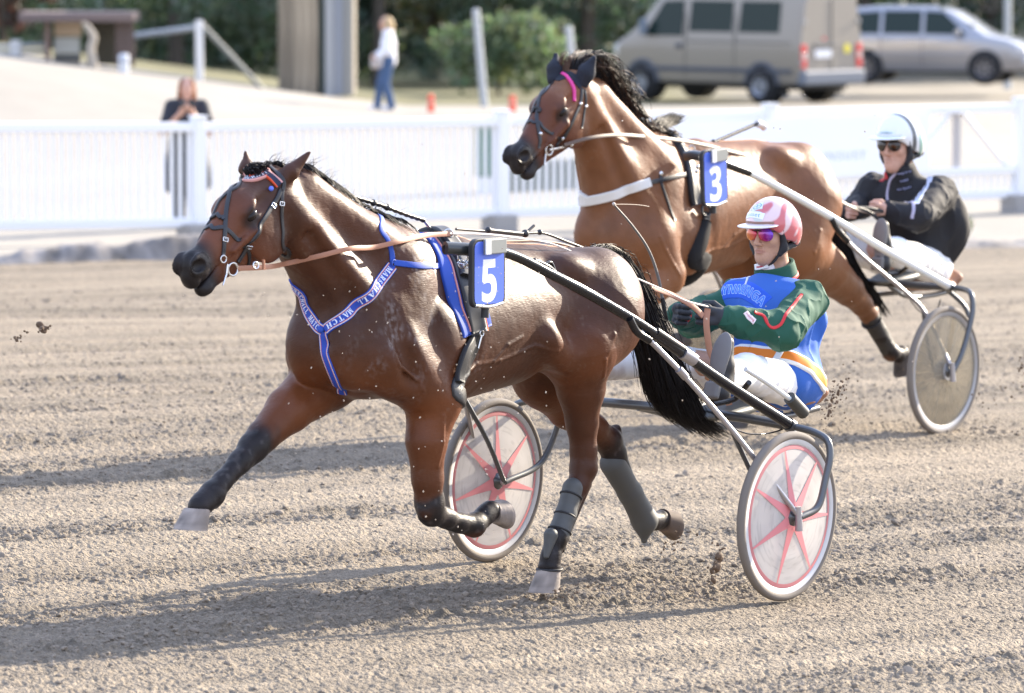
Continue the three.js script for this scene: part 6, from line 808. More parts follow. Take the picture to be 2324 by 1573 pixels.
  const badge = canvasTex(256, 96, (c, W, H) => { c.fillStyle = '#f0e2e6'; c.fillRect(0, 0, W, H); c.fillStyle = '#b8324a'; c.font = 'bold 56px sans-serif'; c.textAlign = 'center'; c.fillText('trotting', W / 2, 66); }); st('sleeve_badge', sleeves.n, [[1692, 708], [1702, 720], [1714, 730]].map(a => th(sleeves.n, ...a)), 0.026, 0.002, clothMat(lin(1, 1, 1), { map: badge }), { seg: 14 });
  const nk = field([cone(hp(-0.045, -0.225, 0), hp(-0.02, -0.13, 0), 0.088, 0.074, { k: 0.01 })]), loop = (y, n = 14, off = 0) => { const a = []; for (let i = 0; i < n; i++) { const t = i / n * 6.283; a.push(onto(nk, hp(-0.03 + 0.08 * Math.cos(t), y + 0.025 * Math.cos(t + 3.14), 0.08 * Math.sin(t)), off)); } return a; };
  const cl = (n, y, w, t, m) => mesh(n, strap(nk, loop(y), w, t, { closed: true, seg: 60 }), m, g); cl('collar', -0.168, 0.062, 0.012, clothMat(lin(0.012, 0.085, 0.052))); cl('collar_edge', -0.205, 0.016, 0.014, redP); mesh('undershirt', skin([ell(hp(0.030, -0.165, 0), 0.030, 0.045, 0.034, { k: 0.01 })], 0.005), clothMat(lin(0.75, 0.70, 0.74)), g);
  const tagp = [[1720, 606], [1732, 603], [1744, 600]].map(a => th(nk, ...a)); mesh('collar_label', strap(nk, tagp, 0.026, 0.004, { off: 0.012, seg: 10 }), std('#ffffff', 0.6, { map: canvasTex(128, 96, (c, W, H) => { c.fillStyle = '#f2f2f2'; c.fillRect(0, 0, W, H); c.fillStyle = '#c24a52'; c.fillRect(30, 36, 70, 26); }) }), g);
  const lab = canvasTex(512, 160, (c, W, H) => { c.fillStyle = '#eef3fa'; c.fillRect(0, 0, W, H); c.fillStyle = '#7fa6cf'; c.font = 'bold 118px sans-serif'; c.textAlign = 'center'; c.textBaseline = 'middle'; c.fillText('posset', W / 2, H / 2, W * 0.94); }), logo = canvasTex(256, 256, (c, W, H) => { c.fillStyle = '#dfe8f4'; c.fillRect(0, 0, W, H); c.strokeStyle = '#4f86c0'; c.lineWidth = 20; c.beginPath(); c.arc(128, 128, 92, 0, 7); c.stroke(); c.beginPath(); c.moveTo(128, 60); c.lineTo(128, 196); c.moveTo(60, 128); c.lineTo(196, 128); c.stroke(); });
  const hel = g.children.find(o => o.name === 'helmet'), hs = (n, pts, w, m) => mesh(n, strap(HF, pts.map(a => hit(HF, FR1, ...a)), w, 0.002, { seg: 16 }), phys(lin(1, 1, 1), 0.3, { map: m, clearcoat: 0.8 }), hel); hs('label', [[1692, 490], [1712, 487], [1734, 492]], 0.030, lab); hs('logo', [[1708, 474], [1720, 468], [1732, 466]], 0.040, logo);
  // the whip, held in the far hand
  const wp = thing('whip', 'thin grey whip with a short lash held upright by the front driver', 'whip'); FR1.place(wp);
  mesh('stick', tube([[1510, 720], [1502, 672], [1494, 630], [1473, 570], [1437, 515], [1393, 464]].map(([x, y], i) => A(x, y, -0.085 - 0.002 * i)), t => lerp(0.0075, 0.0042, t), 8, 50), std(lin(0.16, 0.15, 0.14), 0.5), wp); mesh('lash', tube([[1393, 464], [1425, 464], [1455, 466], [1473, 469]].map(([x, y]) => A(x, y, -0.095)), 0.0022, 6, 20), std(lin(0.3, 0.22, 0.16), 0.6), wp); mesh('knob', [ball(A(1393, 463, -0.095), 0.0075, 8)], std(lin(0.5, 0.45, 0.4), 0.5), wp); mesh('grip', rod(A(1512, 728, -0.085), A(1503, 676, -0.085), 0.0095, 8), M.rubber, wp);
  // reins from the bit through the terrets back to the hands
  const rein = (label, pts, m, w = 0.019) => { const r = thing('rein', label, 'rein'); FR1.place(r); const c = new THREE.CatmullRomCurve3(pts, false, 'centripetal'), n = 120, nor = V(0.25, 0.25, -1).normalize(); mesh('strap', strap(null, pts, w, 0.004, { normal: nor, seg: n, prof: [[-0.5, 0], [-0.5, 1], [0.5, 1], [0.5, 0], [-0.5, 0]] }), m, r); return r; };
  const nearR = rein('tan leather rein from the bit of horse five to the near hand', [H1.bit.clone().add(V(-0.022, 0.002, -0.004)), ...[[600, 596], [660, 587], [720, 578], [780, 570], [840, 561], [900, 551], [960, 542]].map(([x, y]) => { const q = H1.hit(x, y); return q.addScaledVector(gradOf(H1.F, q), 0.021); }), H1.terret.clone().add(V(-0.002, 0, -0.004))], M.tan);
  const bkl = (x, y) => torus(A(x, y, 0.105).add(V(0, 0, -0.008)), 0.013, 0.003, V(0.2, 0.2, -1), 12); mesh('buckle', bkl(577, 602), M.metal, nearR); mesh('keeper', rod(A(596, 596, 0.108).add(V(0, 0.011, -0.004)), A(596, 607, 0.108).add(V(0, -0.009, -0.004)), 0.006, 8), M.tan, nearR);
  mesh('hand_part', strap(null, [H1.terret, A(1100, 532, 0.09), A(1180, 541, 0.09), A(1250, 553, 0.09), A(1340, 590, 0.12), A(1430, 626, 0.13), A(1500, 656, 0.13), A(1560, 684, 0.13), A(1606, 696, 0.13)], 0.009, 0.004, { normal: V(0.1, 0.9, -0.4).normalize(), seg: 60, prof: [[-0.5, 0], [-0.5, 1], [0.5, 1], [0.5, 0], [-0.5, 0]] }), std(lin(0.46, 0.40, 0.36), 0.45), nearR);
  mesh('loose_end', strap(null, [A(1606, 700, 0.12), A(1603, 730, 0.13), A(1606, 765, 0.14), A(1612, 800, 0.15), A(1640, 850, 0.2), A(1655, 920, 0.22)], 0.026, 0.004, { normal: V(0.7, 0.1, -0.7).normalize(), seg: 40, prof: [[-0.5, 0], [-0.5, 1], [0.5, 1], [0.5, 0], [-0.5, 0]] }), M.tan, nearR);
  mesh('cross_part', strap(null, [A(1478, 652, 0.0), A(1530, 672, 0.04), A(1570, 694, 0.09), A(1596, 718, 0.12)], 0.026, 0.004, { normal: V(0.4, 0.6, -0.7).normalize(), seg: 24, prof: [[-0.5, 0], [-0.5, 1], [0.5, 1], [0.5, 0], [-0.5, 0]] }), M.tan, nearR);
  const tm = H1.terret.clone(); tm.z *= -1; const farR = rein('tan leather rein from the far side of horse five to the whip hand', [V(H1.bit.x - 0.02, H1.bit.y, -H1.bit.z), Lc(2.2, 1.52, -0.16), Lc(1.8, 1.58, -0.14), tm, Lc(1.0, 1.50, -0.1), Lc(0.4, 1.46, -0.1), Lc(0.0, 1.33, -0.1), A(1510, 690, -0.09)], std(lin(0.20, 0.10, 0.06), 0.6), 0.009);
}
// driver of the second cart
{
  const A = A2, HC = A(2040, 327, 0), hk = 1.10, J = { chest: V(-0.80, 1.16, 0), waist: V(-0.90, 0.98, 0), hip: V(-0.93, 0.86, 0), nSh: V(-0.82, 1.255, -0.20), fSh: V(-0.76, 1.26, 0.20), nEl: A(2085, 492, 0.30), fEl: A(1958, 462, -0.30), nWr: A(2022, 478, 0.16), fWr: A(1930, 480, -0.12), nKn: A(2032, 572, 0.24), fKn: A(1915, 560, -0.25), nAn: V(-0.10, 0.985, -0.33), fAn: V(-0.02, 0.98, 0.34), nFoot: [A(2000, 498, 0.35), A(1990, 610, 0.35)], fFoot: [V(0.0, 1.17, 0.36), V(0.06, 0.92, 0.36)] };
  const K = { frame: FR2, head: HC, hk, joints: J, sl: [0.092, 0.080, 0.055], bare: true, skinCol: skinDots, jacket: clothMat(lin(0.014, 0.014, 0.017)), sleeve: clothMat(lin(0.014, 0.014, 0.017)), cuff: clothMat(lin(0.014, 0.014, 0.017)),
    trouserCol: (x, y, z) => { const k = 0.86 + 0.05 * noise(x * 30, y * 30, z * 30); return [k, k, k]; }, torsoX: [ell(V(-1.0, 1.07, -0.06), 0.13, 0.23, 0.21, { k: 0.06 }), cone(V(HC.x - 0.05, HC.y - 0.235, 0), V(HC.x - 0.02, HC.y - 0.15, 0), 0.10, 0.085, { k: 0.05 }), ell(V(-0.86, 0.92, 0), 0.14, 0.12, 0.17, { k: 0.05 }), cone(V(-0.80, 1.235, -0.02), V(-0.80, 1.225, -0.17), 0.085, 0.075, { k: 0.05 }), cone(V(-0.78, 1.235, 0.02), V(-0.75, 1.235, 0.17), 0.085, 0.075, { k: 0.05 })],
    hand: { n: [A(2020, 477, 0.16), unit(V(0.85, 0.1, 0.4)), unit(V(-0.2, 0.97, 0)), unit(V(-0.45, -0.1, 0.88))], f: [A(1930, 480, -0.12), unit(V(0.9, 0.05, -0.35)), unit(V(-0.1, 0.98, 0)), unit(V(-0.4, -0.1, -0.9))] },
    helmCol: (x, y, z) => { const f = (x - HC.x) / hk, h = (y - HC.y) / hk, s = -(z - HC.z) / hk, band = smooth(0.016, 0.010, Math.abs(f - 0.02 - 0.1 * h)), g2 = smooth(0.02, 0.012, Math.abs(f + 0.03 - 0.12 * h + 0.01 * noise(h * 30, s * 30))); let c = [0.80, 0.82, 0.83]; c = c.map((v, i) => lerp(v, [0.02, 0.03, 0.035][i], band * 0.9)); return c.map((v, i) => lerp(v, [0.10, 0.32, 0.24][i], g2 * 0.75)); }, visor: lin(0.74, 0.80, 0.80), trim: lin(0.75, 0.76, 0.78), lens: () => () => [0.02, 0.014, 0.012] };
  const D = makeDriver('person', 'driver in a black jacket and white helmet, on the second cart at right', K), { g, TF, sleeves, HF } = D, th = (F, x, y) => hit(F, FR2, x, y), st = (n, F, pts, w, t, m, o) => mesh(n, strap(F, pts.map(a => th(F, ...a)), w, t, o), m, g);
  const wt = (txt, bg, fg, w = 512, h = 96) => canvasTex(w, h, (c, W, H) => { c.fillStyle = bg; c.fillRect(0, 0, W, H); c.fillStyle = fg; c.font = 'bold ' + (h * 0.72 | 0) + 'px sans-serif'; c.textAlign = 'center'; c.textBaseline = 'middle'; c.fillText(txt, W / 2, H / 2, W * 0.94); });
  st('sleeve_lettering', sleeves.n, [[2078, 462], [2090, 440], [2102, 420], [2112, 398]], 0.036, 0.002, clothMat(lin(1, 1, 1), { map: wt('DENMARK', '#c9d2ea', '#2a2f3f') }), { seg: 24 });
  st('chest_piping', TF, [[2034, 392], [2020, 410], [2014, 435], [2015, 462]], 0.016, 0.004, std(lin(0.45, 0.42, 0.55), 0.6)); st('red_patch', TF, [[1992, 402], [2003, 400], [2014, 398]], 0.04, 0.003, std(lin(0.55, 0.03, 0.04), 0.6), { seg: 12 });
  for (const [y, w] of [[392, 0], [410, 1], [428, 2]]) st('sponsor_line', TF, [[2034, y + 3], [2052, y], [2070, y - 5]], 0.022, 0.002, clothMat(lin(1, 1, 1), { map: wt(['bygg & co', 'mobil', 'Vvs Tjanst'][w], '#15161b', '#9a9fc4', 256, 64) }), { seg: 14 });
  st('sleeve_piping', sleeves.n, [[2052, 456], [2066, 458], [2074, 474], [2070, 496]], 0.018, 0.004, std(lin(0.42, 0.40, 0.52), 0.6));
  const hel = g.children.find(o => o.name === 'helmet'); mesh('label', strap(HF, [[1994, 306], [2012, 302], [2030, 306]].map(a => hit(HF, FR2, ...a)), 0.03, 0.002, { seg: 14 }), phys(lin(1, 1, 1), 0.3, { map: wt('REFARAT', '#d8e6e8', '#4d6a72', 256, 64) }), hel);
  const r = thing('rein', 'dark rein of horse three running over its back to the driver in black', 'rein'); FR2.place(r);
  const pts = [[1280, 330, 0.075], [1330, 315, 0.13], [1390, 307, 0.15], [1470, 311, 0.14], [1560, 322, 0.12], [1680, 350, 0.13], [1780, 378, 0.14], [1850, 416, 0.14], [1915, 462, 0.14], [1970, 482, 0.14], [2002, 480, 0.15]].map(a => A(...a)); mesh('strap', strap(null, pts, 0.018, 0.005, { normal: V(0.2, 0.4, -0.9).normalize(), seg: 140, prof: [[-0.5, 0], [-0.5, 1], [0.5, 1], [0.5, 0], [-0.5, 0]] }), M.brownRein, r);
  mesh('hand_loop', [tube([A(1935, 470, 0.13), A(1965, 478, 0.14), A(1985, 490, 0.15), A(1998, 502, 0.15)], 0.011, 8, 14)], M.rubber, r); mesh('hand_loop', tube([A(1950, 472, 0.12), A(1980, 474, 0.14), A(2003, 480, 0.15)], 0.011, 8, 14), M.rubber, r);
}
// ---------------------------------------------------------------- parked vehicles
// a body shell from side profiles: sections along the length, each a rounded half-width outline
const glass = phys(lin(0.02, 0.035, 0.032), 0.08, { specularIntensity: 0.45, side: THREE.DoubleSide });
function shell(rows) { // rows: {x, pts:[[z,y]...]} open outline from one sill over the roof to the other
  const P = [], I = [], U = [], n = rows[0].pts.length; rows.forEach((r, i) => r.pts.forEach(([z, y], j) => { P.push(r.xs ? r.xs[j] : r.x, y, z); U.push(i, j); })); for (let i = 0; i < rows.length - 1; i++) for (let j = 0; j < n - 1; j++) { const a = i * n + j, b = a + n; I.push(a, a + 1, b, b, a + 1, b + 1); }
  for (const i of [0, rows.length - 1]) { const o = P.length / 3, r = rows[i]; let cy = 0; r.pts.forEach(([z, y], j) => { P.push(r.xs ? r.xs[j] : r.x, y, z); U.push(0, 0); cy += y / n; }); const cx = r.xs ? r.xs.reduce((a, b) => a + b) / n : r.x; P.push(cx, cy, 0); U.push(0, 0); for (let j = 0; j < n; j++) { const k = (j + 1) % n; i ? I.push(o + n, o + j, o + k) : I.push(o + n, o + k, o + j); } }
  const g = new THREE.BufferGeometry(); g.setAttribute('position', new THREE.Float32BufferAttribute(P, 3)); g.setAttribute('uv', new THREE.Float32BufferAttribute(U, 2)); g.setIndex(I); g.computeVertexNormals(); return g; }
function carWheel(parent, x, z, r, w, rimC) { const g = new THREE.Group(); g.name = 'wheel'; g.position.set(x, r, z); parent.add(g); const s = Math.sign(z);
  const L = pts => new THREE.LatheGeometry(pts.map(([a, b]) => new THREE.Vector2(a, b)), 36).rotateX(Math.PI / 2); mesh('tyre', L([[r * 0.62, -w / 2], [r * 0.92, -w / 2], [r, -w * 0.32], [r, w * 0.32], [r * 0.92, w / 2], [r * 0.62, w / 2]]), std(lin(0.018, 0.018, 0.02), 0.85), g);
  const rim = L([[0, w * 0.30], [r * 0.16, w * 0.34], [r * 0.5, w * 0.18], [r * 0.62, w * 0.46], [r * 0.66, w * 0.46]]); if (s < 0) rim.rotateY(Math.PI); mesh('rim', rim, std(rimC, 0.35, { metalness: 0.5 }), g);
  const hs = new THREE.BoxGeometry(r * 0.12, r * 0.5, 0.02), sp = []; for (let k = 0; k < 7; k++) sp.push(hs.clone().translate(0, r * 0.34, s * w * 0.33).rotateZ(k / 7 * 6.283)); mesh('spokes', sp, std(rimC.clone().multiplyScalar(0.6), 0.4, { metalness: 0.5 }), g); return g; }
const pane = (name, quad, mat, parent, th = 0.012) => { const [a, b, c, d] = quad, n = V(0, 0, 0).crossVectors(b.clone().sub(a), d.clone().sub(a)).normalize().multiplyScalar(th), P = [], N = 6; const g = new THREE.BufferGeometry(), I = [], U = []; for (let i = 0; i <= N; i++) for (let j = 0; j <= N; j++) { const p = a.clone().lerp(b, i / N).lerp(d.clone().lerp(c, i / N), j / N).add(n); P.push(p.x, p.y, p.z); U.push(i / N, j / N); } for (let i = 0; i < N; i++) for (let j = 0; j < N; j++) { const q = i * (N + 1) + j; I.push(q, q + N + 1, q + 1, q + 1, q + N + 1, q + N + 2); } g.setAttribute('position', new THREE.Float32BufferAttribute(P, 3)); g.setAttribute('uv', new THREE.Float32BufferAttribute(U, 2)); g.setIndex(I); g.computeVertexNormals(); return mesh(name, g, mat, parent); };
{ // van; local x to its nose, z to its right; sits heading left and away
  const rear = atDepth(1735, 232, 113), g = thing('parked_van', 'beige grey passenger van parked beyond the fence, rear doors towards the right', 'van', V(0, 0, 0)); const psi = 42 * Math.PI / 180; g.rotation.y = Math.PI - psi; // x axis -> (-cos, 0, -sin)
  const ax = V(-Math.cos(psi), 0, -Math.sin(psi)), rt = V(Math.sin(psi), 0, -Math.cos(psi)); // local z
  const wz = -0.91, wx = 0.98; g.position.copy(rear).addScaledVector(ax, -wx).addScaledVector(rt, -wz); g.position.y = rear.y;
  const paint = phys(lin(0.29, 0.265, 0.23), 0.38, { metalness: 0.35, clearcoat: 0.5 }), dark = std(lin(0.075, 0.085, 0.105), 0.6), black = std(lin(0.02, 0.022, 0.025), 0.7);
  const side = (hw, y0, y1, top) => { const a = []; for (const s of [-1, 1]) { const q = [[hw * 0.97, y0], [hw, y0 + 0.12], [hw, 1.0], [hw * 0.985, 1.3], [hw * top, y1 - 0.14], [hw * (top - 0.07), y1 - 0.03], [hw * 0.45, y1]].map(([z, y]) => [s * z, Math.min(y, y1)]); a.push(...(s < 0 ? q : q.reverse())); } return a; };
  const rows = [[0.0, 0.96, 0.42, 2.16, 0.84], [0.05, 0.985, 0.38, 2.22, 0.87], [0.4, 1.0, 0.36, 2.25, 0.88], [3.3, 1.0, 0.36, 2.25, 0.88], [3.75, 0.995, 0.36, 2.16, 0.86], [4.15, 0.985, 0.36, 1.78, 0.88], [4.55, 0.97, 0.36, 1.36, 0.93], [4.85, 0.93, 0.36, 1.16, 0.95], [5.02, 0.86, 0.38, 0.98, 0.96], [5.1, 0.78, 0.42, 0.86, 0.96]].map(([x, hw, y0, y1, t]) => ({ x, pts: side(hw, y0, y1, t) }));
  mesh('body', shell(rows), paint, g);
  const Q = (x, y, s = -1, k = 1.003) => V(x, y, s * (y > 1.3 ? lerp(0.985, 0.885, (y - 1.3) / 0.85) : 1.0) * k), zl = -1;
  for (const s of [-1, 1]) { pane('window', [[0.55, 1.33], [1.62, 1.33], [1.58, 2.02], [0.55, 2.02]].map(([x, y]) => Q(x, y, s)), glass, g, s < 0 ? 0.004 : -0.004); pane('window', [[1.78, 1.33], [2.92, 1.33], [2.90, 2.02], [1.78, 2.02]].map(([x, y]) => Q(x, y, s)), glass, g, s < 0 ? 0.004 : -0.004); pane('window', [[3.08, 1.30], [4.10, 1.30], [3.62, 2.0], [3.08, 2.02]].map(([x, y]) => Q(x, y, s)), glass, g, s < 0 ? 0.004 : -0.004);
    for (const [x, w] of [[1.70, 0.025], [3.0, 0.03]]) mesh('door_gap', box(w * 0.5, 1.3, 0.012, x, 1.12, s * 0.998), black, g); mesh('side_moulding', box(4.2, 0.10, 0.03, 2.3, 0.63, s * 1.006, 0.012), dark, g); mesh('door_rail', box(2.7, 0.03, 0.02, 1.6, 1.20, s * 1.003, 0.008), std(lin(0.2, 0.185, 0.16), 0.5), g); mesh('handle', box(0.16, 0.10, 0.05, 3.16, 1.10, s * 1.005, 0.02), dark, g);
    for (const x of [wx, 4.15]) { mesh('wheel_arch', new THREE.TorusGeometry(0.41, 0.055, 10, 28, Math.PI).translate(x, 0.36, s * 0.985), dark, g); mesh('wheel_well', new THREE.CylinderGeometry(0.40, 0.40, 0.34, 28).rotateX(Math.PI / 2).translate(x, 0.36, s * 0.835), black, g); carWheel(g, x, s * 0.955, 0.335, 0.22, lin(0.42, 0.45, 0.50)); }
    mesh('mirror', new RoundedBoxGeometry(0.16, 0.32, 0.12, 3, 0.04).translate(4.0, 1.47, s * 1.14), std(lin(0.16, 0.2, 0.25), 0.4), g); mesh('mirror_arm', rod(V(4.0, 1.40, s * 0.95), V(4.0, 1.40, s * 1.12), 0.03, 8), black, g);
    mesh('headlight', new RoundedBoxGeometry(0.34, 0.24, 0.14, 3, 0.05).translate(4.82, 0.98, s * 0.86), phys(lin(0.6, 0.6, 0.58), 0.1, { clearcoat: 1 }), g); mesh('indicator', new RoundedBoxGeometry(0.2, 0.12, 0.12, 2, 0.03).translate(4.90, 0.80, s * 0.83), std(lin(0.6, 0.2, 0.12), 0.4), g);
    mesh('tail_light', new RoundedBoxGeometry(0.07, 0.48, 0.15, 2, 0.025).translate(-0.005, 0.93, s * 0.885), phys(lin(0.72, 0.035, 0.03), 0.2, { clearcoat: 1 }), g); mesh('tail_lens', new RoundedBoxGeometry(0.075, 0.14, 0.14, 2, 0.02).translate(-0.008, 0.945, s * 0.885), phys(lin(0.7, 0.55, 0.5), 0.2), g);
    pane('rear_window', [[-0.02, 1.34, s > 0 ? 0.04 : -0.74], [-0.02, 1.34, s > 0 ? 0.74 : -0.04], [0.03, 2.05, s > 0 ? 0.70 : -0.04], [0.03, 2.05, s > 0 ? 0.04 : -0.70]].map(a => V(...a)), glass, g, -0.02); mesh('door_hinge', box(0.05, 0.08, 0.10, -0.012, 1.62, s * 0.86, 0.015), std(lin(0.3, 0.3, 0.3), 0.5), g); mesh('door_hinge', box(0.05, 0.08, 0.10, -0.012, 0.80, s * 0.97, 0.015), std(lin(0.3, 0.3, 0.3), 0.5), g);
    mesh('mud_flap', box(0.02, 0.22, 0.24, 0.5, 0.24, s * 0.86), black, g); }
  mesh('rear_door_seam', box(0.014, 1.65, 0.014, -0.006, 1.25, 0), black, g); mesh('rear_bumper', new RoundedBoxGeometry(0.24, 0.30, 1.96, 3, 0.06).translate(0.0, 0.50, 0), std(lin(0.15, 0.175, 0.215), 0.55), g); mesh('number_plate', new RoundedBoxGeometry(0.02, 0.17, 0.52, 2, 0.008).translate(-0.02, 0.98, -0.28), std(lin(0.75, 0.77, 0.8), 0.4), g); mesh('plate_light', new RoundedBoxGeometry(0.05, 0.05, 0.7, 2, 0.015).translate(-0.02, 1.15, -0.2), dark, g);
  mesh('badge', new RoundedBoxGeometry(0.02, 0.05, 0.1, 2, 0.008).translate(-0.022, 1.28, -0.25), std(lin(0.55, 0.03, 0.05), 0.4), g); mesh('yellow_sticker', new THREE.CylinderGeometry(0.10, 0.10, 0.012, 20).rotateZ(Math.PI / 2).translate(-0.012, 1.07, 0.50), std(lin(0.75, 0.65, 0.06), 0.5), g);
  mesh('seat', [new RoundedBoxGeometry(0.14, 0.5, 0.4, 3, 0.06).translate(2.3, 1.5, -0.4)], std(lin(0.25, 0.33, 0.32), 0.8), g); mesh('windscreen', pane('x', [[4.28, 1.52, -0.80], [4.28, 1.52, 0.80], [3.74, 2.12, 0.74], [3.74, 2.12, -0.74]].map(a => V(...a)), glass, new THREE.Group(), -0.03).geometry, glass, g);
  mesh('floor_pan', box(4.4, 0.14, 1.5, 2.4, 0.32, 0), black, g);
}
{ // silver people carrier heading right and a little towards the camera
  const fw = atDepth(2237, 188, 119), g = thing('parked_car', 'silver people carrier parked behind the van at the upper right', 'car', V(0, 0, 0)), psi = 17 * Math.PI / 180; g.rotation.y = -psi; const ax = V(Math.cos(psi), 0, Math.sin(psi)), rt = V(-Math.sin(psi), 0, Math.cos(psi)); // local z is its right side, towards the camera
  const wx = 3.35, wz = 0.78; g.position.copy(fw).addScaledVector(ax, -wx).addScaledVector(rt, -wz); g.position.y = fw.y;
  const paint = phys(lin(0.33, 0.33, 0.345), 0.28, { metalness: 0.55, clearcoat: 0.8, clearcoatRoughness: 0.05 }), black = std(lin(0.02, 0.022, 0.025), 0.7);
  const side = (hw, y0, ys, y1, top) => { const a = []; for (const s of [-1, 1]) { const q = [[hw * 0.95, y0], [hw, y0 + 0.2], [hw, ys - 0.12], [hw * 0.97, ys], [hw * lerp(0.97, top, 0.6), lerp(ys, y1, 0.6)], [hw * top, y1 - 0.05], [hw * top * 0.85, y1 - 0.012], [hw * 0.3, y1]].map(([z, y]) => [s * z, y]); a.push(...(s < 0 ? q : q.reverse())); } return a; };
  const rows = [[0, 0.78, 0.42, 0.9, 0.96, 0.9], [0.06, 0.86, 0.3, 0.95, 1.30, 0.8], [0.3, 0.88, 0.26, 0.98, 1.56, 0.78], [1.0, 0.89, 0.24, 0.98, 1.62, 0.76], [2.2, 0.89, 0.24, 0.96, 1.61, 0.76], [2.6, 0.89, 0.24, 0.95, 1.50, 0.77], [3.05, 0.88, 0.24, 0.95, 1.20, 0.82], [3.35, 0.87, 0.24, 0.93, 1.03, 0.88], [3.8, 0.84, 0.26, 0.86, 0.93, 0.9], [4.12, 0.76, 0.28, 0.72, 0.78, 0.9], [4.25, 0.62, 0.32, 0.5, 0.62, 0.9]].map(([x, hw, y0, ys, y1, t]) => ({ x, pts: side(hw, y0, ys, y1, t) }));
  mesh('body', shell(rows), paint, g); const Q = (x, y, s) => V(x, y, s * lerp(0.868, 0.70, (y - 0.98) / 0.6));
  for (const s of [1, -1]) { for (const q of [[[0.35, 1.03], [1.05, 1.03], [1.05, 1.50], [0.50, 1.46]], [[1.13, 1.03], [1.95, 1.03], [1.95, 1.51], [1.13, 1.51]], [[2.03, 1.03], [2.95, 1.02], [2.42, 1.49], [2.03, 1.51]]]) pane('window', q.map(([x, y]) => Q(x, y, s)), glass, g, s > 0 ? -0.004 : 0.004).material = glass;
    for (const x of [0.78, wx]) { mesh('wheel_well', new THREE.CylinderGeometry(0.37, 0.37, 0.3, 28).rotateX(Math.PI / 2).translate(x, 0.33, s * 0.752), black, g); carWheel(g, x, s * 0.83, 0.315, 0.2, lin(0.36, 0.35, 0.36)); }
    for (const x of [1.09, 1.99]) mesh('door_gap', box(0.012, 0.62, 0.01, x, 0.68, s * 0.889), black, g); mesh('door_strip', box(2.0, 0.05, 0.02, 1.95, 0.60, s * 0.893, 0.008), std(lin(0.3, 0.3, 0.31), 0.5), g); mesh('door_handle', box(0.16, 0.03, 0.03, 1.75, 0.90, s * 0.892, 0.01), paint, g);
    mesh('mirror', new RoundedBoxGeometry(0.12, 0.15, 0.2, 3, 0.045).translate(2.78, 1.06, s * 0.98), paint, g); mesh('headlight', new RoundedBoxGeometry(0.34, 0.14, 0.26, 3, 0.05).translate(3.98, 0.72, s * 0.64), phys(lin(0.65, 0.66, 0.68), 0.1, { clearcoat: 1 }), g); }
  mesh('windscreen', pane('x', [[3.06, 1.21, 0.70], [3.06, 1.21, -0.70], [2.30, 1.605, -0.62], [2.30, 1.605, 0.62]].map(a => V(...a)), glass, new THREE.Group(), -0.012).geometry, phys(lin(0.25, 0.27, 0.27), 0.08, { clearcoat: 1 }), g); mesh('front_bumper', new RoundedBoxGeometry(0.25, 0.26, 1.5, 3, 0.08).translate(4.12, 0.42, 0), paint, g); mesh('floor_pan', box(3.6, 0.12, 1.4, 2.1, 0.25, 0), black, g);
}
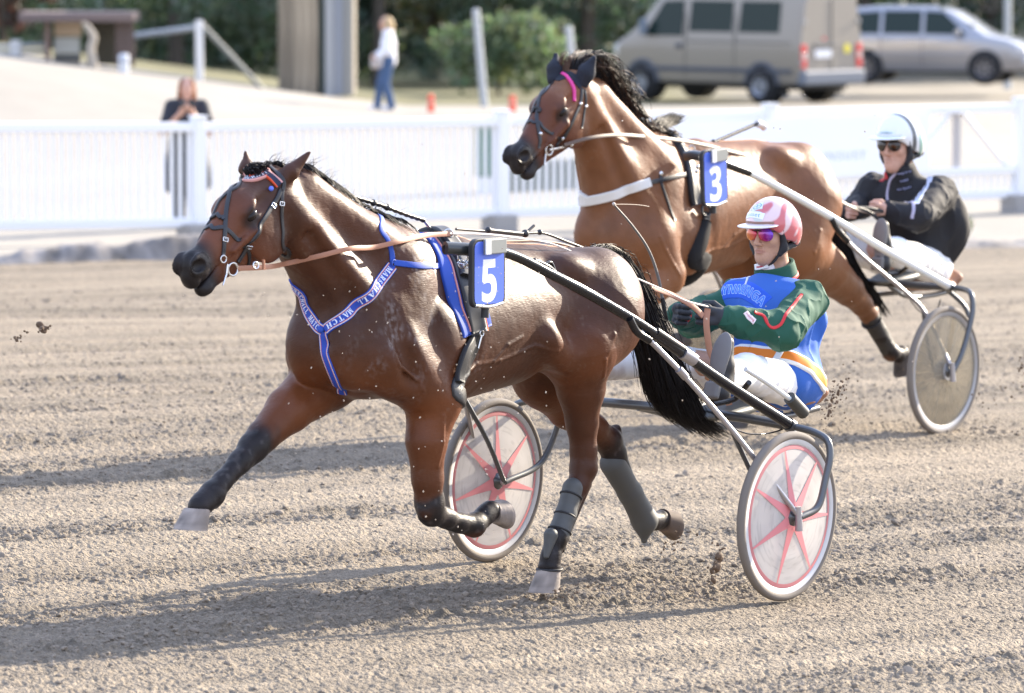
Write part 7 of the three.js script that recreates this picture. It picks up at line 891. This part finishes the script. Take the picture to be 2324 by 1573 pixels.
// ---------------------------------------------------------------- spectators
function bystander(name, label, o, turn, k, build) { const g = thing(name, label, 'person', o); g.rotation.y = turn; g.scale.setScalar(k); build(g); return g; } // local +x is where the person faces, z to the person's right
{ // woman filming with a phone: faces the camera
  const p = atDepth(424, 176, 62), gy = groundY(p.x, p.z) + 0.03, k = (p.y - gy) / 1.68;
  bystander('person', 'woman with reddish hair in dark clothes behind the fence, holding up a phone', V(p.x, gy, p.z), -Math.PI / 2 + 0.05, k, g => {
    const hp = (f, y, s) => V(f + 0.02, 1.555 + y * 0.93, -s), wr = { n: V(0.30, 1.31, -0.055), f: V(0.30, 1.32, 0.05) }, el = { n: V(0.10, 1.06, -0.27), f: V(0.10, 1.06, 0.27) }, sh = { n: V(-0.01, 1.36, -0.17), f: V(-0.01, 1.36, 0.17) };
    const b = [...headPrims(hp, 0.93), cone(V(0, 1.42, 0), V(0, 1.15, 0), 0.06, 0.10), cone(V(0, 1.15, 0), V(0, 0.92, 0), 0.10, 0.11)]; for (const s of ['n', 'f']) { const z = s === 'n' ? -1 : 1; b.push(cone(sh[s], el[s], 0.045, 0.038), cone(el[s], wr[s], 0.038, 0.026, { k: 0.02 }), ...fist(wr[s], unit(V(0.35, 0.92, -0.2 * z)), unit(V(0.3, 0.1, -0.9 * z)), unit(V(0.85, -0.3, -0.2 * z))), cone(V(0, 0.9, 0.09 * z), V(0.02, 0.5, 0.09 * z), 0.085, 0.055, { k: 0.02 }), cone(V(0.02, 0.5, 0.09 * z), V(0, 0.08, 0.09 * z), 0.052, 0.036, { k: 0.02 })); }
    mesh('body', skin(b, 0.009, skinDots), phys(lin(1, 1, 1), 0.5, { vertexColors: true }), g);
    const top = [cone(V(0, 1.38, 0), V(0, 1.2, 0), 0.10, 0.125, { zs: 1.35, k: 0.05 }), cone(V(0, 1.2, 0), V(0, 0.96, 0), 0.125, 0.125, { zs: 1.25, k: 0.05 })]; for (const s of ['n', 'f']) top.push(cone(sh[s], sh[s].clone().lerp(el[s], 0.85), 0.075, 0.068, { k: 0.04 })); mesh('shirt', skin(top, 0.012, null, folds(0.006, 10, 8)), clothMat(lin(0.022, 0.025, 0.036)), g);
    const tr = [cone(V(0, 0.95, -0.04), V(0, 0.95, 0.04), 0.125, 0.125)]; for (const z of [-1, 1]) tr.push(cone(V(0, 0.9, 0.085 * z), V(0.02, 0.5, 0.095 * z), 0.11, 0.08, { k: 0.03 }), cone(V(0.02, 0.5, 0.095 * z), V(0, 0.06, 0.095 * z), 0.08, 0.07, { k: 0.02 })); mesh('trousers', skin(tr, 0.014, null, folds(0.006, 10, 6, 3)), clothMat(lin(0.016, 0.018, 0.022)), g); mesh('long_coat', skin([cone(V(0, 1.0, 0), V(0.02, 0.54, 0), 0.145, 0.20, { zs: 1.4, k: 0.03 })], 0.014, null, folds(0.008, 9, 5, 6)), clothMat(lin(0.016, 0.018, 0.024)), g);
    mesh('shoe', skin([ell(V(0.05, 0.035, -0.095), 0.13, 0.045, 0.048)], 0.012), M.leather, g); mesh('shoe', skin([ell(V(0.05, 0.035, 0.095), 0.13, 0.045, 0.048)], 0.012), M.leather, g);
    const rn = rngOf(41), h = []; for (let i = 0; i < 420; i++) { const a = (rn() * 1.5 + 0.25) * Math.PI, s = rn(), q = hp(Math.cos(a) * 0.085 - 0.01, 0.10 - 0.05 * s, Math.sin(a) * 0.075), f = hp(Math.cos(a) * 0.105 - 0.02, -0.02, Math.sin(a) * 0.10), e = hp(Math.cos(a) * 0.10 - 0.03, -0.19 - 0.05 * rn(), Math.sin(a) * 0.105 + 0.02 * (rn() - 0.5)); h.push({ pts: [hp(-0.01 + 0.03 * (rn() - 0.5), 0.125, Math.sin(a) * 0.02), q, f, e], r: 0.006, seg: 7 }); } mesh('hair', strands(h), phys(lin(0.30, 0.11, 0.045), 0.5), g);
    const ph = new RoundedBoxGeometry(0.014, 0.075, 0.15, 2, 0.006).translate(0.375, 1.405, 0.0); mesh('phone', ph, std(lin(0.02, 0.02, 0.022), 0.3), g); mesh('camera_lens', ball(V(0.382, 1.425, 0.05), 0.012, 8), std(lin(0.25, 0.25, 0.27), 0.2), g);
  });
}
{ // blonde woman walking to the left in a white blouse
  const p = atDepth(880, 36, 97), gy = groundY(p.x, p.z) + 0.03, k = (p.y - gy) / 1.70;
  bystander('person', 'blonde woman in a white blouse and blue jeans walking left beyond the fence', V(p.x, gy, p.z), Math.PI + 0.15, k, g => {
    const hp = (f, y, s) => V(f + 0.035, 1.575 + y * 0.93, -s), b = [...headPrims(hp, 0.93), cone(V(0.01, 1.44, 0), V(-0.01, 1.15, 0), 0.06, 0.10), cone(V(-0.01, 1.15, 0), V(0, 0.92, 0), 0.10, 0.11)], sh = z => V(0, 1.37, 0.165 * z), el = z => V(0.02, 1.10, 0.22 * z), wr = z => V(0.19, 0.98, 0.15 * z); const leg = { '-1': [V(0, 0.9, -0.09), V(0.05, 0.5, -0.09), V(-0.05, 0.09, -0.09)], '1': [V(0, 0.9, 0.09), V(0.12, 0.5, 0.09), V(0.18, 0.09, 0.09)] };
    for (const z of [-1, 1]) { b.push(cone(sh(z), el(z), 0.045, 0.038), cone(el(z), wr(z), 0.038, 0.026, { k: 0.02 }), ...fist(wr(z), unit(V(0.9, -0.3, -0.2 * z)), V(0, 1, 0), V(0, 0, -z)), cone(leg[z][0], leg[z][1], 0.085, 0.055, { k: 0.02 }), cone(leg[z][1], leg[z][2], 0.052, 0.036, { k: 0.02 })); }
    mesh('body', skin(b, 0.009, skinDots), phys(lin(1, 1, 1), 0.5, { vertexColors: true }), g);
    const top = [cone(V(0, 1.40, 0), V(-0.01, 1.2, 0), 0.10, 0.13, { zs: 1.3, k: 0.05 }), cone(V(-0.01, 1.2, 0), V(0, 0.9, 0), 0.13, 0.15, { zs: 1.15, k: 0.05 })]; for (const z of [-1, 1]) top.push(cone(sh(z), el(z), 0.075, 0.065, { k: 0.04 }), cone(el(z), wr(z), 0.064, 0.05, { k: 0.02 })); mesh('blouse', skin(top, 0.012, null, folds(0.008, 10, 7, 2)), clothMat(lin(0.80, 0.80, 0.83)), g);
    const tr = [cone(V(0, 0.93, -0.04), V(0, 0.93, 0.04), 0.125, 0.125)]; for (const z of [-1, 1]) tr.push(cone(leg[z][0], leg[z][1], 0.108, 0.078, { k: 0.03 }), cone(leg[z][1], leg[z][2], 0.076, 0.075, { k: 0.02 })); mesh('jeans', skin(tr, 0.013, null, folds(0.006, 10, 6, 3)), clothMat(lin(0.055, 0.105, 0.21)), g);
    for (const z of [-1, 1]) mesh('shoe', skin([ell(leg[z][2].clone().add(V(0.06, -0.045, 0)), 0.135, 0.05, 0.048)], 0.012), std(lin(0.75, 0.74, 0.75), 0.6), g);
    mesh('handbag', new RoundedBoxGeometry(0.18, 0.16, 0.10, 3, 0.05).translate(0.24, 0.84, -0.16), std(lin(0.45, 0.40, 0.36), 0.6), g); mesh('bag_handle', torus(V(0.25, 0.95, -0.16), 0.07, 0.010, V(0, 0, 1)), std(lin(0.5, 0.45, 0.4), 0.6), g);
    const rn = rngOf(43), h = []; for (let i = 0; i < 420; i++) { const a = (rn() * 1.4 + 0.3) * Math.PI, s = rn(); h.push({ pts: [hp(-0.01, 0.125, Math.sin(a) * 0.02), hp(Math.cos(a) * 0.09 - 0.015, 0.08 - 0.05 * s, Math.sin(a) * 0.08), hp(Math.cos(a) * 0.115 - 0.03, -0.03, Math.sin(a) * 0.10), hp(Math.cos(a) * 0.10 - 0.04, -0.13 - 0.05 * rn(), Math.sin(a) * 0.10)], r: 0.0065, seg: 7 }); } mesh('hair', strands(h), phys(lin(0.62, 0.46, 0.26), 0.5), g);
  });
}
{ // clods of dirt thrown up by the hooves and wheels
  const rg = rngOf(91), clump = (x, y, D, r, n, label, stretch) => { const c = atDepth(x, y, D), pr = []; for (let i = 0; i < n; i++) { const t = (i + 0.5) / n - 0.5, q = V(stretch[0] * t + (rg() - 0.5) * r * 1.2, stretch[1] * t + (rg() - 0.5) * r * 1.2, (rg() - 0.5) * r * 2); pr.push(ell(q, r * (0.3 + 0.6 * rg()), r * (0.25 + 0.4 * rg()), r * (0.3 + 0.5 * rg()), { k: r * 0.5, rot: [rg() * 3, rg() * 3, rg() * 3] })); } const o = mesh('flying_dirt', skin(pr, r * 0.16, null, folds(r * 0.12, 3 / r * 0.3, 3 / r * 0.3)), std(lin(0.13, 0.088, 0.058), 0.95), scene); o.position.copy(c); tag(o, label, 'dirt'); };
  clump(1624, 1288, 22.6, 0.022, 9, 'dark clod of dirt in the air left of the near wheel', [0.03, 0.085]); clump(1640, 1244, 22.6, 0.009, 3, 'thin fleck of dirt above the clod beside the near wheel', [0.03, 0.012]);
  clump(98, 746, 21.5, 0.019, 4, 'brown clod in the air at the left, ahead of the front horse', [0.04, -0.006]); clump(42, 768, 21.5, 0.008, 4, 'small broken crumb below and left of the brown clod at left', [0.02, 0.03]);
  clump(1886, 920, 25, 0.012, 8, 'spray of dirt in the air right of the front driver', [0.03, 0.10]); clump(1905, 886, 25, 0.012, 4, 'small fleck of dirt above the spray right of the front driver', [0.02, 0.05]); clump(2318, 835, 29, 0.012, 4, 'dirt fleck in the air at the right edge', [0.02, 0.05]);
}
{ // grains of sand in the air round the front horse
  const rg = rngOf(17), im = new THREE.InstancedMesh(new THREE.IcosahedronGeometry(1, 0), std(lin(0.55, 0.46, 0.36), 0.9), 260), m = new THREE.Matrix4(), q = new THREE.Quaternion(); let n = 0;
  while (n < 260) { const t = rg(), x = t < 0.55 ? 640 + 520 * rg() : t < 0.8 ? 400 + 900 * rg() : 900 + 1300 * rg(), y = t < 0.55 ? 620 + 620 * rg() : t < 0.8 ? 560 + 700 * rg() : 150 + 900 * rg(), p = atDepth(x, y, 20.9 + 0.9 * rg()); const s = 0.0012 + 0.0018 * rg(); m.compose(p, q.setFromEuler(new THREE.Euler(rg() * 6, rg() * 6, rg() * 6)), V(s * 1.8, s, s)); im.setMatrixAt(n++, m); }
  im.name = 'flying_sand'; im.userData.kind = 'stuff'; tag(im, 'fine grains of sand flying around the front horse', 'sand'); shade(im); scene.add(im);
}
{ // bursts of fine dirt trailing from hooves and wheels
  const rg = rngOf(29), bursts = [[1624, 1285, 22.6, 14, 40, 60], [1886, 915, 25, 24, 44, 80], [1905, 900, 25, 36, 60, 70], [2318, 835, 29, 14, 40, 40], [2250, 900, 29, 60, 30, 30], [1540, 1235, 23.4, 40, 26, 50], [98, 748, 21.5, 16, 8, 24], [44, 768, 21.5, 18, 12, 20], [1290, 1345, 22.7, 60, 14, 50], [2060, 815, 31, 30, 24, 40]], N = bursts.reduce((a, b) => a + b[5], 0), q = new THREE.IcosahedronGeometry(1, 1), a = q.attributes.position; for (let i = 0; i < a.count; i++) { const s = 1 + 0.4 * noise(a.getX(i) * 1.8, a.getY(i) * 1.8, a.getZ(i) * 1.8 + 3); a.setXYZ(i, a.getX(i) * s, a.getY(i) * s * 0.7, a.getZ(i) * s); } q.computeVertexNormals();
  const im = new THREE.InstancedMesh(q, std(lin(0.15, 0.105, 0.07), 0.95), N), m = new THREE.Matrix4(), r = new THREE.Quaternion(); let n = 0; const gs = () => (rg() + rg() + rg() - 1.5) * 1.3;
  for (const [x, y, D, w, h, c] of bursts) for (let i = 0; i < c; i++) { const t = gs(), p = atDepth(x + w * (gs() * 0.8 + 0.5 * t), y - h * t, D + 0.12 * gs()), s = 0.0016 + 0.006 * Math.pow(rg(), 3); m.compose(p, r.setFromEuler(new THREE.Euler(rg() * 6, rg() * 6, rg() * 6)), V(s, s, s)); im.setMatrixAt(n++, m); }
  im.name = 'dirt_spray'; im.userData.kind = 'stuff'; tag(im, 'fine dirt sprayed up behind hooves and wheels', 'dirt'); shade(im); scene.add(im);
}
scene.traverse(o => { if (o.isMesh) shade(o); });
renderer.render(scene, camera);
